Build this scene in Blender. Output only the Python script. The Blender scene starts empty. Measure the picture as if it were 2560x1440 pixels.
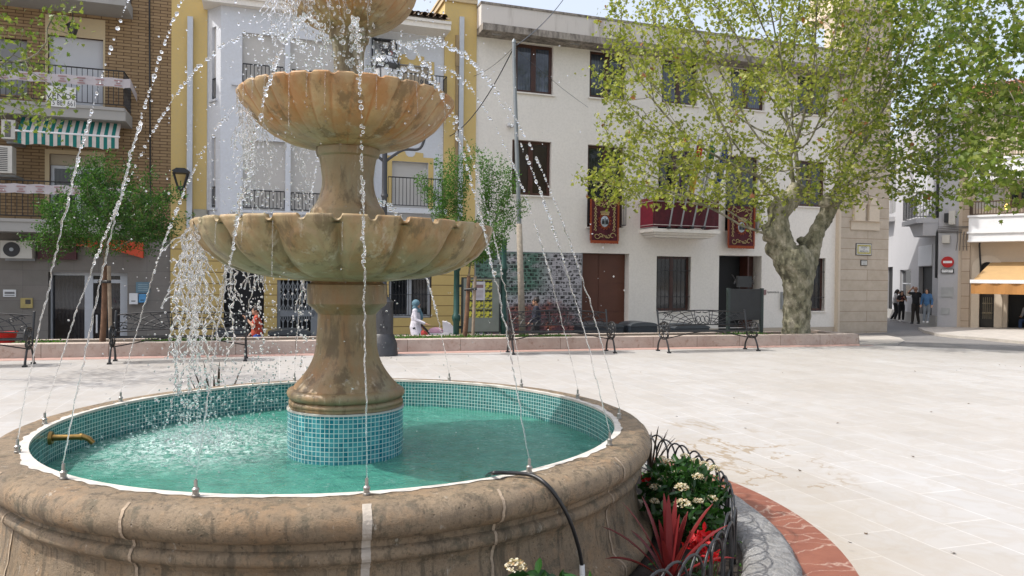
import bpy, bmesh, math, random
import numpy as np
from mathutils import Vector, Matrix, noise
R = math.radians
random.seed(7); rng = np.random.default_rng(7)
C = bpy.context.scene.collection
SC = bpy.context.scene

# ---------------------------------------------------------------- camera
CAM = Vector((0, 0, 1.6)); FPX = 1850.0
RM = Matrix.Rotation(R(90 - 0.774), 3, 'X') @ Matrix.Rotation(0.0105, 3, 'Z')
cam_d = bpy.data.cameras.new('camera'); cam = bpy.data.objects.new('camera', cam_d); C.objects.link(cam)
cam.matrix_world = Matrix.Translation(CAM) @ RM.to_4x4()
cam_d.sensor_width = 36; cam_d.lens = FPX / 2560 * 36; cam_d.clip_end = 2000; cam_d.clip_start = 0.05
SC.camera = cam

# ---------------------------------------------------------------- sky, sun, exposure
SUN_EL, SUN_AZ = R(54), R(10)            # the sun stands left of the square, a little towards the viewer
sdir = Vector((-math.cos(SUN_AZ) * math.cos(SUN_EL), -math.sin(SUN_AZ) * math.cos(SUN_EL), math.sin(SUN_EL)))
w = bpy.data.worlds.new("World"); SC.world = w; w.use_nodes = True
wn = w.node_tree; bg = wn.nodes['Background']
sky = wn.nodes.new('ShaderNodeTexSky'); sky.sky_type = 'NISHITA'; sky.sun_disc = False
sky.sun_elevation = SUN_EL; sky.sun_rotation = math.atan2(sdir.x, sdir.y)
sky.air_density = 1.0; sky.dust_density = 5.0; sky.ozone_density = 1.0
veil = wn.nodes.new('ShaderNodeMix'); veil.data_type = 'RGBA'; veil.inputs[0].default_value = 0.34     # a high thin milky veil over the blue
veil.inputs[7].default_value = (6.0, 6.0, 6.1, 1); wn.links.new(sky.outputs[0], veil.inputs[6]); wn.links.new(veil.outputs[2], bg.inputs[0]); bg.inputs[1].default_value = 0.15
sl = bpy.data.lights.new('sun', 'SUN'); sl.energy = 2.35; sl.angle = R(0.5); sl.color = (1, 0.97, 0.925)
so = bpy.data.objects.new('sun', sl); C.objects.link(so); so.rotation_euler = sdir.to_track_quat('Z', 'Y').to_euler()
so.location = sdir * 60
vs = SC.view_settings; vs.view_transform = 'Standard'; vs.look = 'None'; vs.exposure = 0.76; vs.gamma = 1
try:
    SC.cycles.max_bounces = 10; SC.cycles.transmission_bounces = 8; SC.cycles.transparent_max_bounces = 12
    SC.cycles.use_denoising = True; SC.cycles.sample_clamp_indirect = 8
except Exception: pass

# ---------------------------------------------------------------- from the photograph's pixels to places in the world
def ray(px, py): return RM @ Vector(((px - 1280) / FPX, -(py - 720) / FPX, -1))
def on_z(px, py, z=0.0):
    d = ray(px, py); return CAM + d * ((z - CAM.z) / d.z)
def at_y(px, py, Y):
    d = ray(px, py); return CAM + d * (Y / d.y)
class Frame:                                # a vertical plane: u along it, v into it, z up
    def __init__(s, ox, oy, ang):
        s.o = Vector((ox, oy, 0)); s.u = Vector((math.cos(ang), math.sin(ang), 0)); s.n = Vector((math.sin(ang), -math.cos(ang), 0))
        s.ang = ang; s.M = Matrix.Translation(s.o) @ Matrix.Rotation(ang, 4, 'Z')
    def uz(s, px, py, off=0.0):
        d = ray(px, py); p0 = s.o + s.n * off
        p = CAM + d * ((p0 - CAM).dot(s.n) / d.dot(s.n)); return (p - s.o).dot(s.u), p.z
    def rect(s, xl, yt, xr, yb, off=0.0):
        a = s.uz(xl, yt, off); b = s.uz(xl, yb, off); c = s.uz(xr, (yt + yb) / 2, off); return a[0], c[0], b[1], a[1]
    def p(s, u, v, z): return s.M @ Vector((u, v, z))
FAC = Frame(0, 25.0, math.atan(0.34))
def ustreet(u): return -0.85 + (u + 11.6) * 0.41 / 28
WALLA = math.atan(0.28)
WF = Frame(0, 16.4, WALLA)                  # front face of the low planter wall
def sstep(t): t = max(0, min(1, t)); return t * t * (3 - 2 * t)
def street_z(x, y):
    p = Vector((x, y, 0)); u = (p - FAC.o).dot(FAC.u)
    d = -(p - WF.o).dot(WF.n)
    if x > 8.8: d += 0.69 * (x - 8.8)
    L = 0.5 + 10.5 * sstep((x - 7) / 3.5)
    return -0.006 + ustreet(u) * sstep(d / L)

# ---------------------------------------------------------------- mesh builder
_ico = {}
def ico(sub):
    if sub not in _ico:
        bm = bmesh.new(); bmesh.ops.create_icosphere(bm, subdivisions=sub, radius=1)
        bm.verts.index_update(); _ico[sub] = (np.array([v.co[:] for v in bm.verts]), [tuple(v.index for v in f.verts) for f in bm.faces]); bm.free()
    return _ico[sub]
def org(o):
    p = Vector((0, 0, 0))
    while o is not None: p = p + o.location; o = o.parent
    return p
class MB:
    def __init__(s, M=None): s.v = []; s.f = []; s.uv = []; s.mi = []; s.M = M; s.cm = 0; s.grp = None; s.col = []
    def add(s, vs, fs, uvs=None):
        b = len(s.v)
        if s.M is not None: vs = [s.M @ Vector(q) for q in vs]
        s.v += [tuple(q) for q in vs]
        for k, f in enumerate(fs):
            s.f.append(tuple(b + i for i in f)); s.mi.append(s.cm); s.uv.append(uvs[k] if uvs else None)
        return b
    def quad(s, a, b, c, d, uv=None): s.add([a, b, c, d], [(0, 1, 2, 3)], [uv] if uv else None)
    def poly(s, pts): s.add(pts, [tuple(range(len(pts)))])
    def box(s, x0, x1, y0, y1, z0, z1):
        if x1 < x0: x0, x1 = x1, x0
        if y1 < y0: y0, y1 = y1, y0
        if z1 < z0: z0, z1 = z1, z0
        v = [(x0, y0, z0), (x1, y0, z0), (x1, y1, z0), (x0, y1, z0), (x0, y0, z1), (x1, y0, z1), (x1, y1, z1), (x0, y1, z1)]
        f = [(0, 3, 2, 1), (4, 5, 6, 7), (0, 1, 5, 4), (1, 2, 6, 5), (2, 3, 7, 6), (3, 0, 4, 7)]
        ax = [(0, 1), (0, 1), (0, 2), (1, 2), (0, 2), (1, 2)]
        s.add(v, f, [[(v[i][a], v[i][b]) for i in q] for q, (a, b) in zip(f, ax)])
    def prism(s, pts, y0, y1):              # pts (x, z) anticlockwise seen from -y
        n = len(pts); v = [(x, y0, z) for x, z in pts] + [(x, y1, z) for x, z in pts]
        f = [tuple(range(n)), tuple(range(2 * n - 1, n - 1, -1))] + [(i, i + n, (i + 1) % n + n, (i + 1) % n) for i in range(n)]
        s.add(v, f, [[(v[i][0] + v[i][1], v[i][2]) for i in q] for q in f])
    def flat(s, pts, z0, z1):               # pts (x, y) anticlockwise seen from above
        n = len(pts); v = [(x, y, z0) for x, y in pts] + [(x, y, z1) for x, y in pts]
        f = [tuple(range(n - 1, -1, -1)), tuple(range(n, 2 * n))] + [(i, (i + 1) % n, (i + 1) % n + n, i + n) for i in range(n)]
        s.add(v, f, [[(v[i][0], v[i][1]) for i in q] for q in f])
    def tube(s, pts, r, n=8, caps=True, close=False):
        P = [Vector(p) for p in pts]; m = len(P)
        rr = list(r) if hasattr(r, '__len__') else [r] * m
        T = []
        for i in range(m):
            a = P[(i - 1) % m] if (i or close) else P[i]; b = P[(i + 1) % m] if (i < m - 1 or close) else P[i]
            t = b - a; T.append(t.normalized() if t.length > 1e-9 else Vector((0, 0, 1)))
        nn = T[0].orthogonal().normalized(); vs = []; L = 0; us = []
        for i in range(m):
            nn = nn - T[i] * nn.dot(T[i]); nn = nn.normalized() if nn.length > 1e-6 else T[i].orthogonal().normalized()
            bb = T[i].cross(nn)
            if i: L += (P[i] - P[i - 1]).length
            us.append(L)
            for k in range(n):
                a = 2 * math.pi * k / n; vs.append(P[i] + (nn * math.cos(a) + bb * math.sin(a)) * rr[i])
        fs = []; uvs = []
        for i in range(m if close else m - 1):
            j = (i + 1) % m
            for k in range(n):
                k2 = (k + 1) % n; fs.append((i * n + k, i * n + k2, j * n + k2, j * n + k))
                c0 = 2 * math.pi * rr[i] * k / n; c1 = 2 * math.pi * rr[i] * (k + 1) / n
                uvs.append([(c0, us[i]), (c1, us[i]), (c1, us[j]), (c0, us[j])])
        if caps and not close:
            fs.append(tuple(range(n - 1, -1, -1))); uvs.append(None)
            fs.append(tuple((m - 1) * n + k for k in range(n))); uvs.append(None)
        s.add(vs, fs, uvs)
    def bar(s, a, b, w, d=None): s.tube([a, b], (w if d is None else w), 4)
    def lathe(s, prof, n=48, c=(0, 0), a0=0.0, a1=2 * math.pi, rad=None):
        full = abs(a1 - a0 - 2 * math.pi) < 1e-6; m = len(prof); vs = []; cols = n if full else n + 1
        for k in range(cols):
            a = a0 + (a1 - a0) * k / n
            for j, (r, z) in enumerate(prof):
                q = r if rad is None else rad(r, z, a, j)
                vs.append((c[0] + q * math.cos(a), c[1] + q * math.sin(a), z))
        L = [0]
        for j in range(1, m): L.append(L[-1] + math.hypot(prof[j][0] - prof[j - 1][0], prof[j][1] - prof[j - 1][1]))
        rm = max(p[0] for p in prof); fs = []; uvs = []
        for k in range(n):
            k2 = (k + 1) % cols; u0 = (a0 + (a1 - a0) * k / n) * rm; u1 = (a0 + (a1 - a0) * (k + 1) / n) * rm
            for j in range(m - 1):
                fs.append((k * m + j, k2 * m + j, k2 * m + j + 1, k * m + j + 1)); uvs.append([(u0, L[j]), (u1, L[j]), (u1, L[j + 1]), (u0, L[j + 1])])
        s.add(vs, fs, uvs)
    def ball(s, c, r, sub=1, sc=(1, 1, 1)):
        V, F = ico(sub); s.add([(c[0] + q[0] * r * sc[0], c[1] + q[1] * r * sc[1], c[2] + q[2] * r * sc[2]) for q in V], F)
    def balls(s, cs, rs, sub=1, el=None):
        V, F = ico(sub); cs = np.asarray(cs); rs = np.asarray(rs)
        E = np.ones((len(cs), 3)) if el is None else np.asarray(el)
        A = cs[:, None, :] + V[None] * rs[:, None, None] * E[:, None, :]; b = len(s.v); nv = len(V)
        s.v += [tuple(q) for q in A.reshape(-1, 3).tolist()]
        for i in range(len(cs)):
            o = b + i * nv; s.f += [(o + a, o + c, o + d) for a, c, d in F]
        k = len(cs) * len(F); s.uv += [None] * k; s.mi += [s.cm] * k
    def build(s, name, mat, parent=None, smooth=False, loc=None, mods=None):
        me = bpy.data.meshes.new(name); o = bpy.data.objects.new(name, me); C.objects.link(o)
        base = Vector((0, 0, 0))
        if parent is not None: o.parent = parent; base = org(parent)
        if loc is not None: o.location = Vector(loc) - base; base = Vector(loc)
        me.from_pydata([(q[0] - base.x, q[1] - base.y, q[2] - base.z) for q in s.v], [], s.f)
        lay = me.uv_layers.new(name='UVMap'); buf = []
        for f, u in zip(s.f, s.uv): buf += [c for q in (u or [(0, 0)] * len(f)) for c in q]
        lay.data.foreach_set('uv', buf)
        for m in (mat if isinstance(mat, (list, tuple)) else [mat]): me.materials.append(m)
        if any(s.mi): me.polygons.foreach_set('material_index', s.mi)
        if smooth:
            me.polygons.foreach_set('use_smooth', [True] * len(s.f))
            if smooth is not True: me.set_sharp_from_angle(angle=R(smooth))
        me.update(); return o
def thing(name, label, cat, loc=(0, 0, 0), rotz=0.0, group=None):
    o = bpy.data.objects.new(name, None); C.objects.link(o); o.location = loc; o.rotation_euler = (0, 0, rotz); o.empty_display_size = 0.2
    return tag(o, label, cat, group)
def tag(o, label, cat, group=None, kind=None):
    o['label'] = label; o['category'] = cat
    if group: o['group'] = group
    if kind: o['kind'] = kind
    return o
def struct(o): o['kind'] = 'structure'; return o
def copy_tree(o, parent=None):
    c = o.copy(); C.objects.link(c); c.parent = parent
    for ch in list(o.children): copy_tree(ch, c)
    return c
_txt = {}
def text_geo(t, size=1.0):
    if t not in _txt:
        cu = bpy.data.curves.new('t', 'FONT'); cu.body = t; cu.align_x = 'CENTER'; cu.align_y = 'CENTER'; cu.resolution_u = 2
        ob = bpy.data.objects.new('t', cu); C.objects.link(ob); dg = bpy.context.evaluated_depsgraph_get()
        me = bpy.data.meshes.new_from_object(ob.evaluated_get(dg)); _txt[t] = ([tuple(v.co) for v in me.vertices], [tuple(p.vertices) for p in me.polygons])
        bpy.data.objects.remove(ob); bpy.data.curves.remove(cu); bpy.data.meshes.remove(me)
    V, F = _txt[t]; return [(x * size, y * size) for x, y, z in V], F
def put_text(mb, t, x, y, z, size, sx=1.0):   # in the builder's frame, on the plane y, reading from -y
    V, F = text_geo(t, size); mb.add([(x + a * sx, y, z + b) for a, b in V], F)

# ---------------------------------------------------------------- materials
class NT:
    def __init__(s, name):
        s.m = bpy.data.materials.new(name); s.m.use_nodes = True; s.t = s.m.node_tree; s.b = s.t.nodes['Principled BSDF']; s.out = s.t.nodes['Material Output']
    def n(s, typ, *ins, **kw):
        nd = s.t.nodes.new('ShaderNode' + typ)
        for k, v in kw.items():
            if k[0].islower(): setattr(nd, k, v)
            else: s.set(nd.inputs[k.replace('_', ' ')], v)
        for i, v in enumerate(ins):
            if v is not None: s.set(nd.inputs[i], v)
        return nd
    def set(s, sock, v):
        if isinstance(v, bpy.types.NodeSocket): s.t.links.new(v, sock)
        elif isinstance(v, bpy.types.Node): s.t.links.new(v.outputs[0], sock)
        else:
            if sock.type == 'RGBA' and len(v) == 3: v = (*v, 1)
            sock.default_value = v
    def p(s, **kw):
        for k, v in kw.items(): s.set(s.b.inputs[k.replace('_', ' ')], v)
        return s.m
    def co(s, what='Object', sc=(1, 1, 1), rot=(0, 0, 0)):
        t = s.n('TexCoord'); mp = s.n('Mapping', Vector=t.outputs[what], Scale=sc, Rotation=rot); return mp.outputs[0]
    def noise(s, sc=5, det=4, rough=.55, v=None, **k): return s.n('TexNoise', Vector=v if v is not None else s.co(), Scale=sc, Detail=det, Roughness=rough, **k).outputs[0]
    def ramp(s, fac, stops):
        r = s.n('ValToRGB', fac); e = r.color_ramp.elements
        while len(e) < len(stops): e.new(0.5)
        for q, (p, c) in zip(e, stops):
            q.position = p; q.color = (*c, 1) if hasattr(c, '__len__') else (c, c, c, 1)
        return r.outputs[0]
    def mix(s, f, a, b, mode='MIX'):
        x = s.n('Mix', data_type='RGBA', blend_type=mode); s.set(x.inputs[0], f); s.set(x.inputs[6], a); s.set(x.inputs[7], b); return x.outputs[2]
    def math(s, op, a, b=0.0, c=0.0, clamp=False): x = s.n('Math', a, b, c, operation=op, use_clamp=clamp); return x.outputs[0]
    def bump(s, h, st=.3, dist=.01): s.set(s.b.inputs['Normal'], s.n('Bump', Strength=st, Distance=dist, Height=h).outputs[0])
def V3(c, k): return tuple(min(1, max(0, x * k)) for x in c)
def simple(name, col, rough=.6, metal=0, var=.12, sc=4, bump=0, bsc=60, spec=.5, det=5):
    g = NT(name); nz = g.noise(sc, det)
    g.p(Base_Color=g.mix(g.ramp(nz, [(.3, 0), (.7, 1)]), V3(col, 1 - var), V3(col, 1 + var)), Roughness=rough, Metallic=metal)
    g.b.inputs['Specular IOR Level'].default_value = spec
    if bump: g.bump(g.noise(bsc, 3), bump, .01)
    return g.m
def plaster(name, col, stain=(.35, .32, .28), amt=.35):
    g = NT(name); big = g.ramp(g.noise(.35, 5, .6), [(.4, 0), (.75, 1)])
    st = g.ramp(g.noise(1.6, 6, .7, g.co(sc=(1, 1, .22))), [(.55, 0), (.8, 1)])
    c = g.mix(g.math('MULTIPLY', big, .5), col, V3(col, .9)); c = g.mix(g.math('MULTIPLY', st, amt), c, V3(col, .78))
    fine = g.noise(14, 4); c = g.mix(g.math('MULTIPLY', g.ramp(fine, [(.35, 1), (.6, 0)]), .12), c, stain)
    g.p(Base_Color=c, Roughness=.85); g.bump(g.noise(45, 3), .12, .01); return g.m
def glassy(name, col, rough=.04, spec=.6):
    g = NT(name); g.p(Base_Color=g.mix(g.noise(.8, 2), V3(col, .7), V3(col, 1.3)), Roughness=rough); g.b.inputs['Specular IOR Level'].default_value = spec
    g.bump(g.noise(1.3, 1), .03, .05); return g.m
def leafmat(name, cols, trans=.35, rough=.5):
    g = NT(name); geo = g.n('NewGeometry'); rnd = geo.outputs['Random Per Island']
    n = len(cols); c = g.ramp(rnd, [((i + .5) / n, q) for i, q in enumerate(cols)])
    g.p(Base_Color=c, Roughness=rough); g.b.inputs['Specular IOR Level'].default_value = .35
    tr = g.n('BsdfTranslucent', Color=g.mix(.5, c, g.mix(1.0, c, (1.5, 1.6, .5), 'MULTIPLY')))
    mx = g.n('MixShader', trans, g.b.outputs[0], tr.outputs[0]); g.t.links.new(mx.outputs[0], g.out.inputs[0]); return g.m
MT = {}
def m_(k, *a, **kw):
    if k not in MT: MT[k] = simple(k, *a, **kw)
    return MT[k]
iron = m_('black iron', (.016, .017, .019), .42, 0, .3, 9, .15, 90)
MT['white plaster'] = plaster('white plaster', (.81, .765, .70))
MT['cool plaster'] = plaster('cool plaster', (.62, .64, .68))
MT['yellow plaster'] = plaster('yellow plaster', (.60, .44, .17))
MT['cream plaster'] = plaster('cream plaster', (.55, .44, .27))
MT['stone ashlar'] = plaster('stone ashlar', (.62, .53, .42), amt=.5)
MT['beige plaster'] = plaster('beige plaster', (.55, .46, .36))
brown = m_('brown timber', (.055, .018, .012), .4, 0, .25, 6)
doorbrown = m_('brown door', (.105, .035, .018), .5, 0, .1, 2)
dark = m_('painted dark interior', (.006, .006, .007), .7)  # near-black colour standing for the shade inside openings
def drapeglass(name, c1, c2):
    g = NT(name); wv = g.n('TexWave', Vector=g.co('Object', rot=(0, 0, R(-18.8))), Scale=3.2, Distortion=2.5, Detail=2.0, wave_type='BANDS', bands_direction='X').outputs[1]; low = g.ramp(g.noise(.9, 4, .6), [(.42, 0), (.6, 1)])
    g.p(Base_Color=g.mix(low, g.mix(wv, c1, c2), V3(c1, .35)), Roughness=.05); g.b.inputs['Specular IOR Level'].default_value = .7; g.bump(g.noise(1.3, 1), .04, .05); return g.m
glass = drapeglass('window glass', (.016, .019, .025), (.034, .036, .04)); glass_sky = drapeglass('sky-tinted window glass', (.05, .062, .092), (.085, .10, .135))  # upper panes: bluish sky reflection and curtain folds put into the colour
grey = m_('grey metal', (.30, .32, .34), .45, .3)
lgrey = m_('light grey aluminium', (.50, .52, .55), .4, .2, .06)
whitep = m_('white paint', (.72, .72, .72), .5, 0, .05)
concrete = plaster('balcony concrete', (.33, .32, .30), amt=.8); MT['concrete'] = concrete
gold = m_('gold thread', (.40, .31, .14), .5, .15, .2, 40)
redcloth = m_('maroon cloth', (.075, .006, .013), .75, 0, .3, 7, .3, 30)
redcloth_sun = m_('sun-brightened maroon cloth', (.22, .012, .032), .75, 0, .2, 7, .3, 30)  # maroon drape's sides: sunlight put into a brighter red
fringe = m_('orange fringe', (.30, .06, .018), .8, 0, .3, 60)
def brickmat(name, c1, c2, mortar, bw, bh, ms, off=.5, bumpv=.5, coord='UV', rough=.85, noiseamt=.35, bias=0.0, rot=(0, 0, 0)):
    g = NT(name); v = g.co(coord, rot=rot)
    br = g.n('TexBrick', Vector=v, Color1=c1, Color2=c2, Mortar=mortar, Scale=1.0, Mortar_Size=ms, Mortar_Smooth=.1, Bias=bias, Brick_Width=bw, Row_Height=bh)
    br.offset = off; br.squash = 1
    nz = g.ramp(g.noise(3, 6, .65), [(.3, 0), (.75, 1)])
    c = g.mix(g.math('MULTIPLY', nz, noiseamt), br.outputs[0], g.mix(1.0, br.outputs[0], (.6, .55, .5), 'MULTIPLY'))
    g.p(Base_Color=c, Roughness=rough); g.bump(br.outputs[1], -bumpv, .01); return g.m
# ================================================================ the setting
def plaza_mat():
    g = NT('pale marble paving'); v = g.co('Object', rot=(0, 0, -R(90 + 17.4)))
    br = g.n('TexBrick', Vector=v, Color1=(.388, .378, .366), Color2=(.428, .420, .410), Mortar=(.54, .535, .525), Scale=1.0, Mortar_Size=.006, Mortar_Smooth=.4, Bias=0.0, Brick_Width=.95, Row_Height=.42)
    br.offset = .37; br.squash = 1
    vein = g.ramp(g.noise(2.2, 7, .65, Distortion=1.2), [(.42, 0), (.5, 1), (.58, 0)])
    c = g.mix(g.math('MULTIPLY', vein, .22), br.outputs[0], (.32, .26, .19))
    big = g.ramp(g.noise(.28, 5, .6), [(.4, 0), (.7, 1)]); c = g.mix(g.math('MULTIPLY', big, .55), c, (.34, .31, .27))
    dirt = g.ramp(g.noise(1.1, 8, .75), [(.6, 0), (.72, 1)]); c = g.mix(g.math('MULTIPLY', dirt, .38), c, (.26, .215, .16))
    # damp, earth-coloured run-off next to the fountain kerb
    t = g.n('TexCoord').outputs['Object']; d = g.n('VectorMath', t, (-1.047, 4.7, 0), operation='DISTANCE').outputs['Value']
    near = g.ramp(g.math('DIVIDE', d, 6.0), [(.5, 1), (.72, 0)])
    c = g.mix(g.math('MULTIPLY', g.math('MULTIPLY', near, g.ramp(g.noise(.9, 6, .7), [(.35, .25), (.65, 1)])), .6), c, (.33, .275, .20))
    dd = g.n('VectorMath', g.n('VectorMath', t, (2.0, 6.6, 0), operation='SUBTRACT').outputs[0], (1.0, .45, 1), operation='MULTIPLY').outputs[0]; dl = g.n('VectorMath', dd, (0, 0, 0), operation='DISTANCE').outputs['Value']
    rdg = g.math('ABSOLUTE', g.math('SUBTRACT', g.noise(.62, 6, .6, Distortion=.5), .5)); trick = g.math('MULTIPLY', g.ramp(rdg, [(.005, 1), (.014, 0)]), g.ramp(dl, [(.6, 1), (.95, 0)])); c = g.mix(g.math('MULTIPLY', trick, .8), c, (.27, .21, .14))
    g.p(Base_Color=c, Roughness=g.ramp(g.noise(3, 4), [(.3, .42), (.7, .65)])); g.b.inputs['Specular IOR Level'].default_value = .3
    g.bump(br.outputs[1], .12, .004); return g.m
mb = MB(); mb.flat([(-40, -40), (60, -40), (60, -3.06), (8.8, 18.86), (-40, 5.2)], -.3, 0)
plaza = struct(mb.build('plaza', plaza_mat()))
asph = NT('asphalt'); a_ = asph.mix(asph.ramp(asph.noise(.5, 5), [(.3, 0), (.7, 1)]), (.16, .155, .15), (.23, .22, .21))
asph.p(Base_Color=asph.mix(asph.math('MULTIPLY', asph.noise(90, 2), .4), a_, (.09, .09, .09)), Roughness=.9); asph.bump(asph.noise(160, 2), .3)
mb = MB(); xs = np.arange(-45, 76, 1.0); ys = np.arange(4, 66, 1.0)
vv = [(x, y, street_z(x, y)) for y in ys for x in xs]; nx = len(xs)
mb.add(vv, [(j * nx + i, j * nx + i + 1, (j + 1) * nx + i + 1, (j + 1) * nx + i) for j in range(len(ys) - 1) for i in range(nx - 1)])
struct(mb.build('street', asph.m, smooth=True))
mb = MB(); mb.quad((-900, -900, -1.6), (900, -900, -1.6), (900, 900, -1.6), (-900, 900, -1.6)); struct(mb.build('ground', simple('bare ground', (.22, .19, .15), .95)))
def on_street(px, py, dz=0.0):
    z = -.4
    for _ in range(12):
        p = on_z(px, py, z); z = street_z(p.x, p.y) + dz
    return on_z(px, py, z)
pave = simple('pavement slabs', (.42, .39, .35), .85, 0, .12, 3, .1)
mb = MB(); pp = [on_street(*q, .05) for q in ((2149, 860), (2244, 857.5), (2262, 852), (2250, 844), (2212, 837.5), (2090, 837.5), (2149, 844))]
mb.poly(pp); mb.poly([q - Vector((0, 0, .12)) for q in pp][::-1])
for i in range(len(pp)): a, b = pp[i], pp[(i + 1) % len(pp)]; mb.quad(a - Vector((0, 0, .12)), b - Vector((0, 0, .12)), b, a)
struct(mb.build('pavement', pave))

# low stone wall with the planting strip behind it
WM = WF.M
wallstone = NT('pinkish kerb stone'); n1 = wallstone.noise(3, 6, .65)
c = wallstone.mix(wallstone.ramp(n1, [(.3, 0), (.7, 1)]), (.40, .32, .27), (.52, .46, .40)); c = wallstone.mix(wallstone.math('MULTIPLY', wallstone.ramp(wallstone.noise(9, 7, .7), [(.55, 0), (.7, 1)]), .7), c, (.24, .15, .10))
jt = wallstone.n('TexBrick', Vector=wallstone.co('UV'), Color1=(1, 1, 1), Color2=(.92, .9, .9), Mortar=(.35, .3, .27), Scale=1.0, Mortar_Size=.006, Brick_Width=1.15, Row_Height=3.0); jt.offset = 0
wallstone.p(Base_Color=wallstone.mix(1.0, c, jt.outputs[0], 'MULTIPLY'), Roughness=.85); wallstone.bump(wallstone.noise(30, 5), .35)
ue = WF.uz(2147, 862)[0]; us = -16.0
t = thing('planter_wall', 'low pinkish stone planter wall running behind the benches', 'wall', WF.p(-3, 0, 0))
mb = MB(WM); mb.box(us, ue, 0, .34, -.3, .26); mb.build('wall', wallstone.m, t)
mb = MB(WM); mb.box(us, ue, 1.75, 1.95, -1.0, .20); mb.build('rear_wall', wallstone.m, t)
mb = MB(WM); mb.box(ue - .34, ue - .003, .343, 1.747, -.3, .257); mb.build('end_wall', wallstone.m, t)
mb = MB(WM); mb.box(us, ue - .345, .342, 1.748, -.4, .19); struct(mb.build('planting_soil', simple('dark soil', (.05, .035, .022), .95, 0, .3, 12, .6, 50)))
pink = simple('pink granite', (.42, .27, .23), .6, 0, .15, 5)
mb = MB(WM); mb.box(us, ue + .1, -.42, -.002, -.1, .004); struct(mb.build('paving_strip', pink))
# ================================================================ the buildings
def wall_holes(mb, u0, u1, z0, z1, holes, v0=0.0, dep=.22, plain=False):
    us = sorted({u0, u1, *[x for h in holes for x in h[:2] if u0 < x < u1]}); zs = sorted({z0, z1, *[x for h in holes for x in h[2:4] if z0 < x < z1]})
    for i in range(len(us) - 1):
        for j in range(len(zs) - 1):
            a, b, c, d = us[i], us[i + 1], zs[j], zs[j + 1]; mu, mz = (a + b) / 2, (c + d) / 2
            if any(h[0] < mu < h[1] and h[2] < mz < h[3] for h in holes): continue
            mb.quad((a, v0, c), (b, v0, c), (b, v0, d), (a, v0, d), [(a, c), (b, c), (b, d), (a, d)])
    for h in ([] if plain else holes):
        a, b, c, d = h[:4]; e = v0 + (h[4] if len(h) > 4 else dep)
        mb.quad((a, v0, c), (a, v0, d), (a, e, d), (a, e, c)); mb.quad((b, v0, c), (b, e, c), (b, e, d), (b, v0, d))
        mb.quad((a, v0, d), (b, v0, d), (b, e, d), (a, e, d)); mb.quad((a, v0, c), (a, e, c), (b, e, c), (b, v0, c))
        mb.quad((a, e + .09, c), (b, e + .09, c), (b, e + .09, d), (a, e + .09, d))
def shell(mb, u0, u1, z0, z1, v0, v1):
    mb.quad((u0, v0, z0), (u0, v0, z1), (u0, v1, z1), (u0, v1, z0)); mb.quad((u1, v0, z0), (u1, v1, z0), (u1, v1, z1), (u1, v0, z1))
    mb.quad((u0, v0, z1), (u1, v0, z1), (u1, v1, z1), (u0, v1, z1)); mb.quad((u0, v1, z0), (u0, v1, z1), (u1, v1, z1), (u1, v1, z0))
def window(bld, F, h, fm, pm, dep=.14, fw=.075, nm=2, name='window', sill=None, sillm=None, label=None, mid=None, rows=0, curtain=None):
    a, b, c, d = h[:4]; v0 = dep; mb = MB(F.M)
    mb.box(a + .002, a + fw, v0, v0 + .06, c + .002, d - .002); mb.box(b - fw, b - .002, v0, v0 + .06, c + .002, d - .002)
    mb.box(a + fw, b - fw, v0, v0 + .06, c + .002, c + fw); mb.box(a + fw, b - fw, v0, v0 + .06, d - fw, d - .002)
    for k in range(1, nm): x = a + (b - a) * k / nm; mb.box(x - fw * .8, x + fw * .8, v0 - .008, v0 + .055, c + fw, d - fw)
    for k in range(1, rows + 1): z = c + (d - c) * k / (rows + 1); mb.box(a + fw, b - fw, v0 + .002, v0 + .05, z - .025, z + .025)
    o = mb.build(name, fm, bld)
    if label: o['label'] = label
    mb = MB(F.M); mb.box(a + fw * .7, b - fw * .7, v0 + .025, v0 + .034, c + fw * .7, d - fw * .7); mb.build('pane', pm, o)
    if curtain:
        mb = MB(F.M); n = 24; w = (b - a - 2 * fw)
        pts = [(a + fw + w * i / n, v0 + .05 + .012 * math.sin(i * 1.9)) for i in range(n + 1)]
        for p, q in zip(pts, pts[1:]): mb.quad((p[0], p[1], c + fw), (q[0], q[1], c + fw), (q[0], q[1], d - fw), (p[0], p[1], d - fw))
        mb.build('curtain', curtain, o)
    if sill:
        mb = MB(F.M); mb.box(a - .06, b + .06, -sill, -.0015, c - .05, c - .002); mb.build('sill', sillm or whitep, o)
    return o
def shuttermat(name, col):
    g = NT(name); wv = g.n('TexWave', Vector=g.co('Object'), Scale=11.0, Distortion=0.0, wave_type='BANDS', bands_direction='Z', wave_profile='SIN').outputs[1]
    g.p(Base_Color=g.mix(g.math('MULTIPLY', g.ramp(wv, [(0, 1), (.25, 0)]), .55), g.mix(g.noise(1.2, 4), V3(col, .9), V3(col, 1.08)), V3(col, .35)), Roughness=.6); g.bump(wv, .4, .012); return g.m
sh_white = shuttermat('white shutter', (.62, .63, .65)); sh_beige = shuttermat('beige shutter', (.56, .535, .50)); sh_tan = shuttermat('tan shutter', (.45, .38, .28)); sh_grey = shuttermat('grey shutter', (.28, .28, .28))
def shutter(bld, F, h, m, dep=.12, name='shutter', zb=None):
    a, b, c, d = h[:4]; c = c if zb is None else zb; mb = MB(F.M); mb.box(a + .003, b - .003, dep, dep + .05, c + .003, d - .003); return mb.build(name, m, bld)
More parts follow.
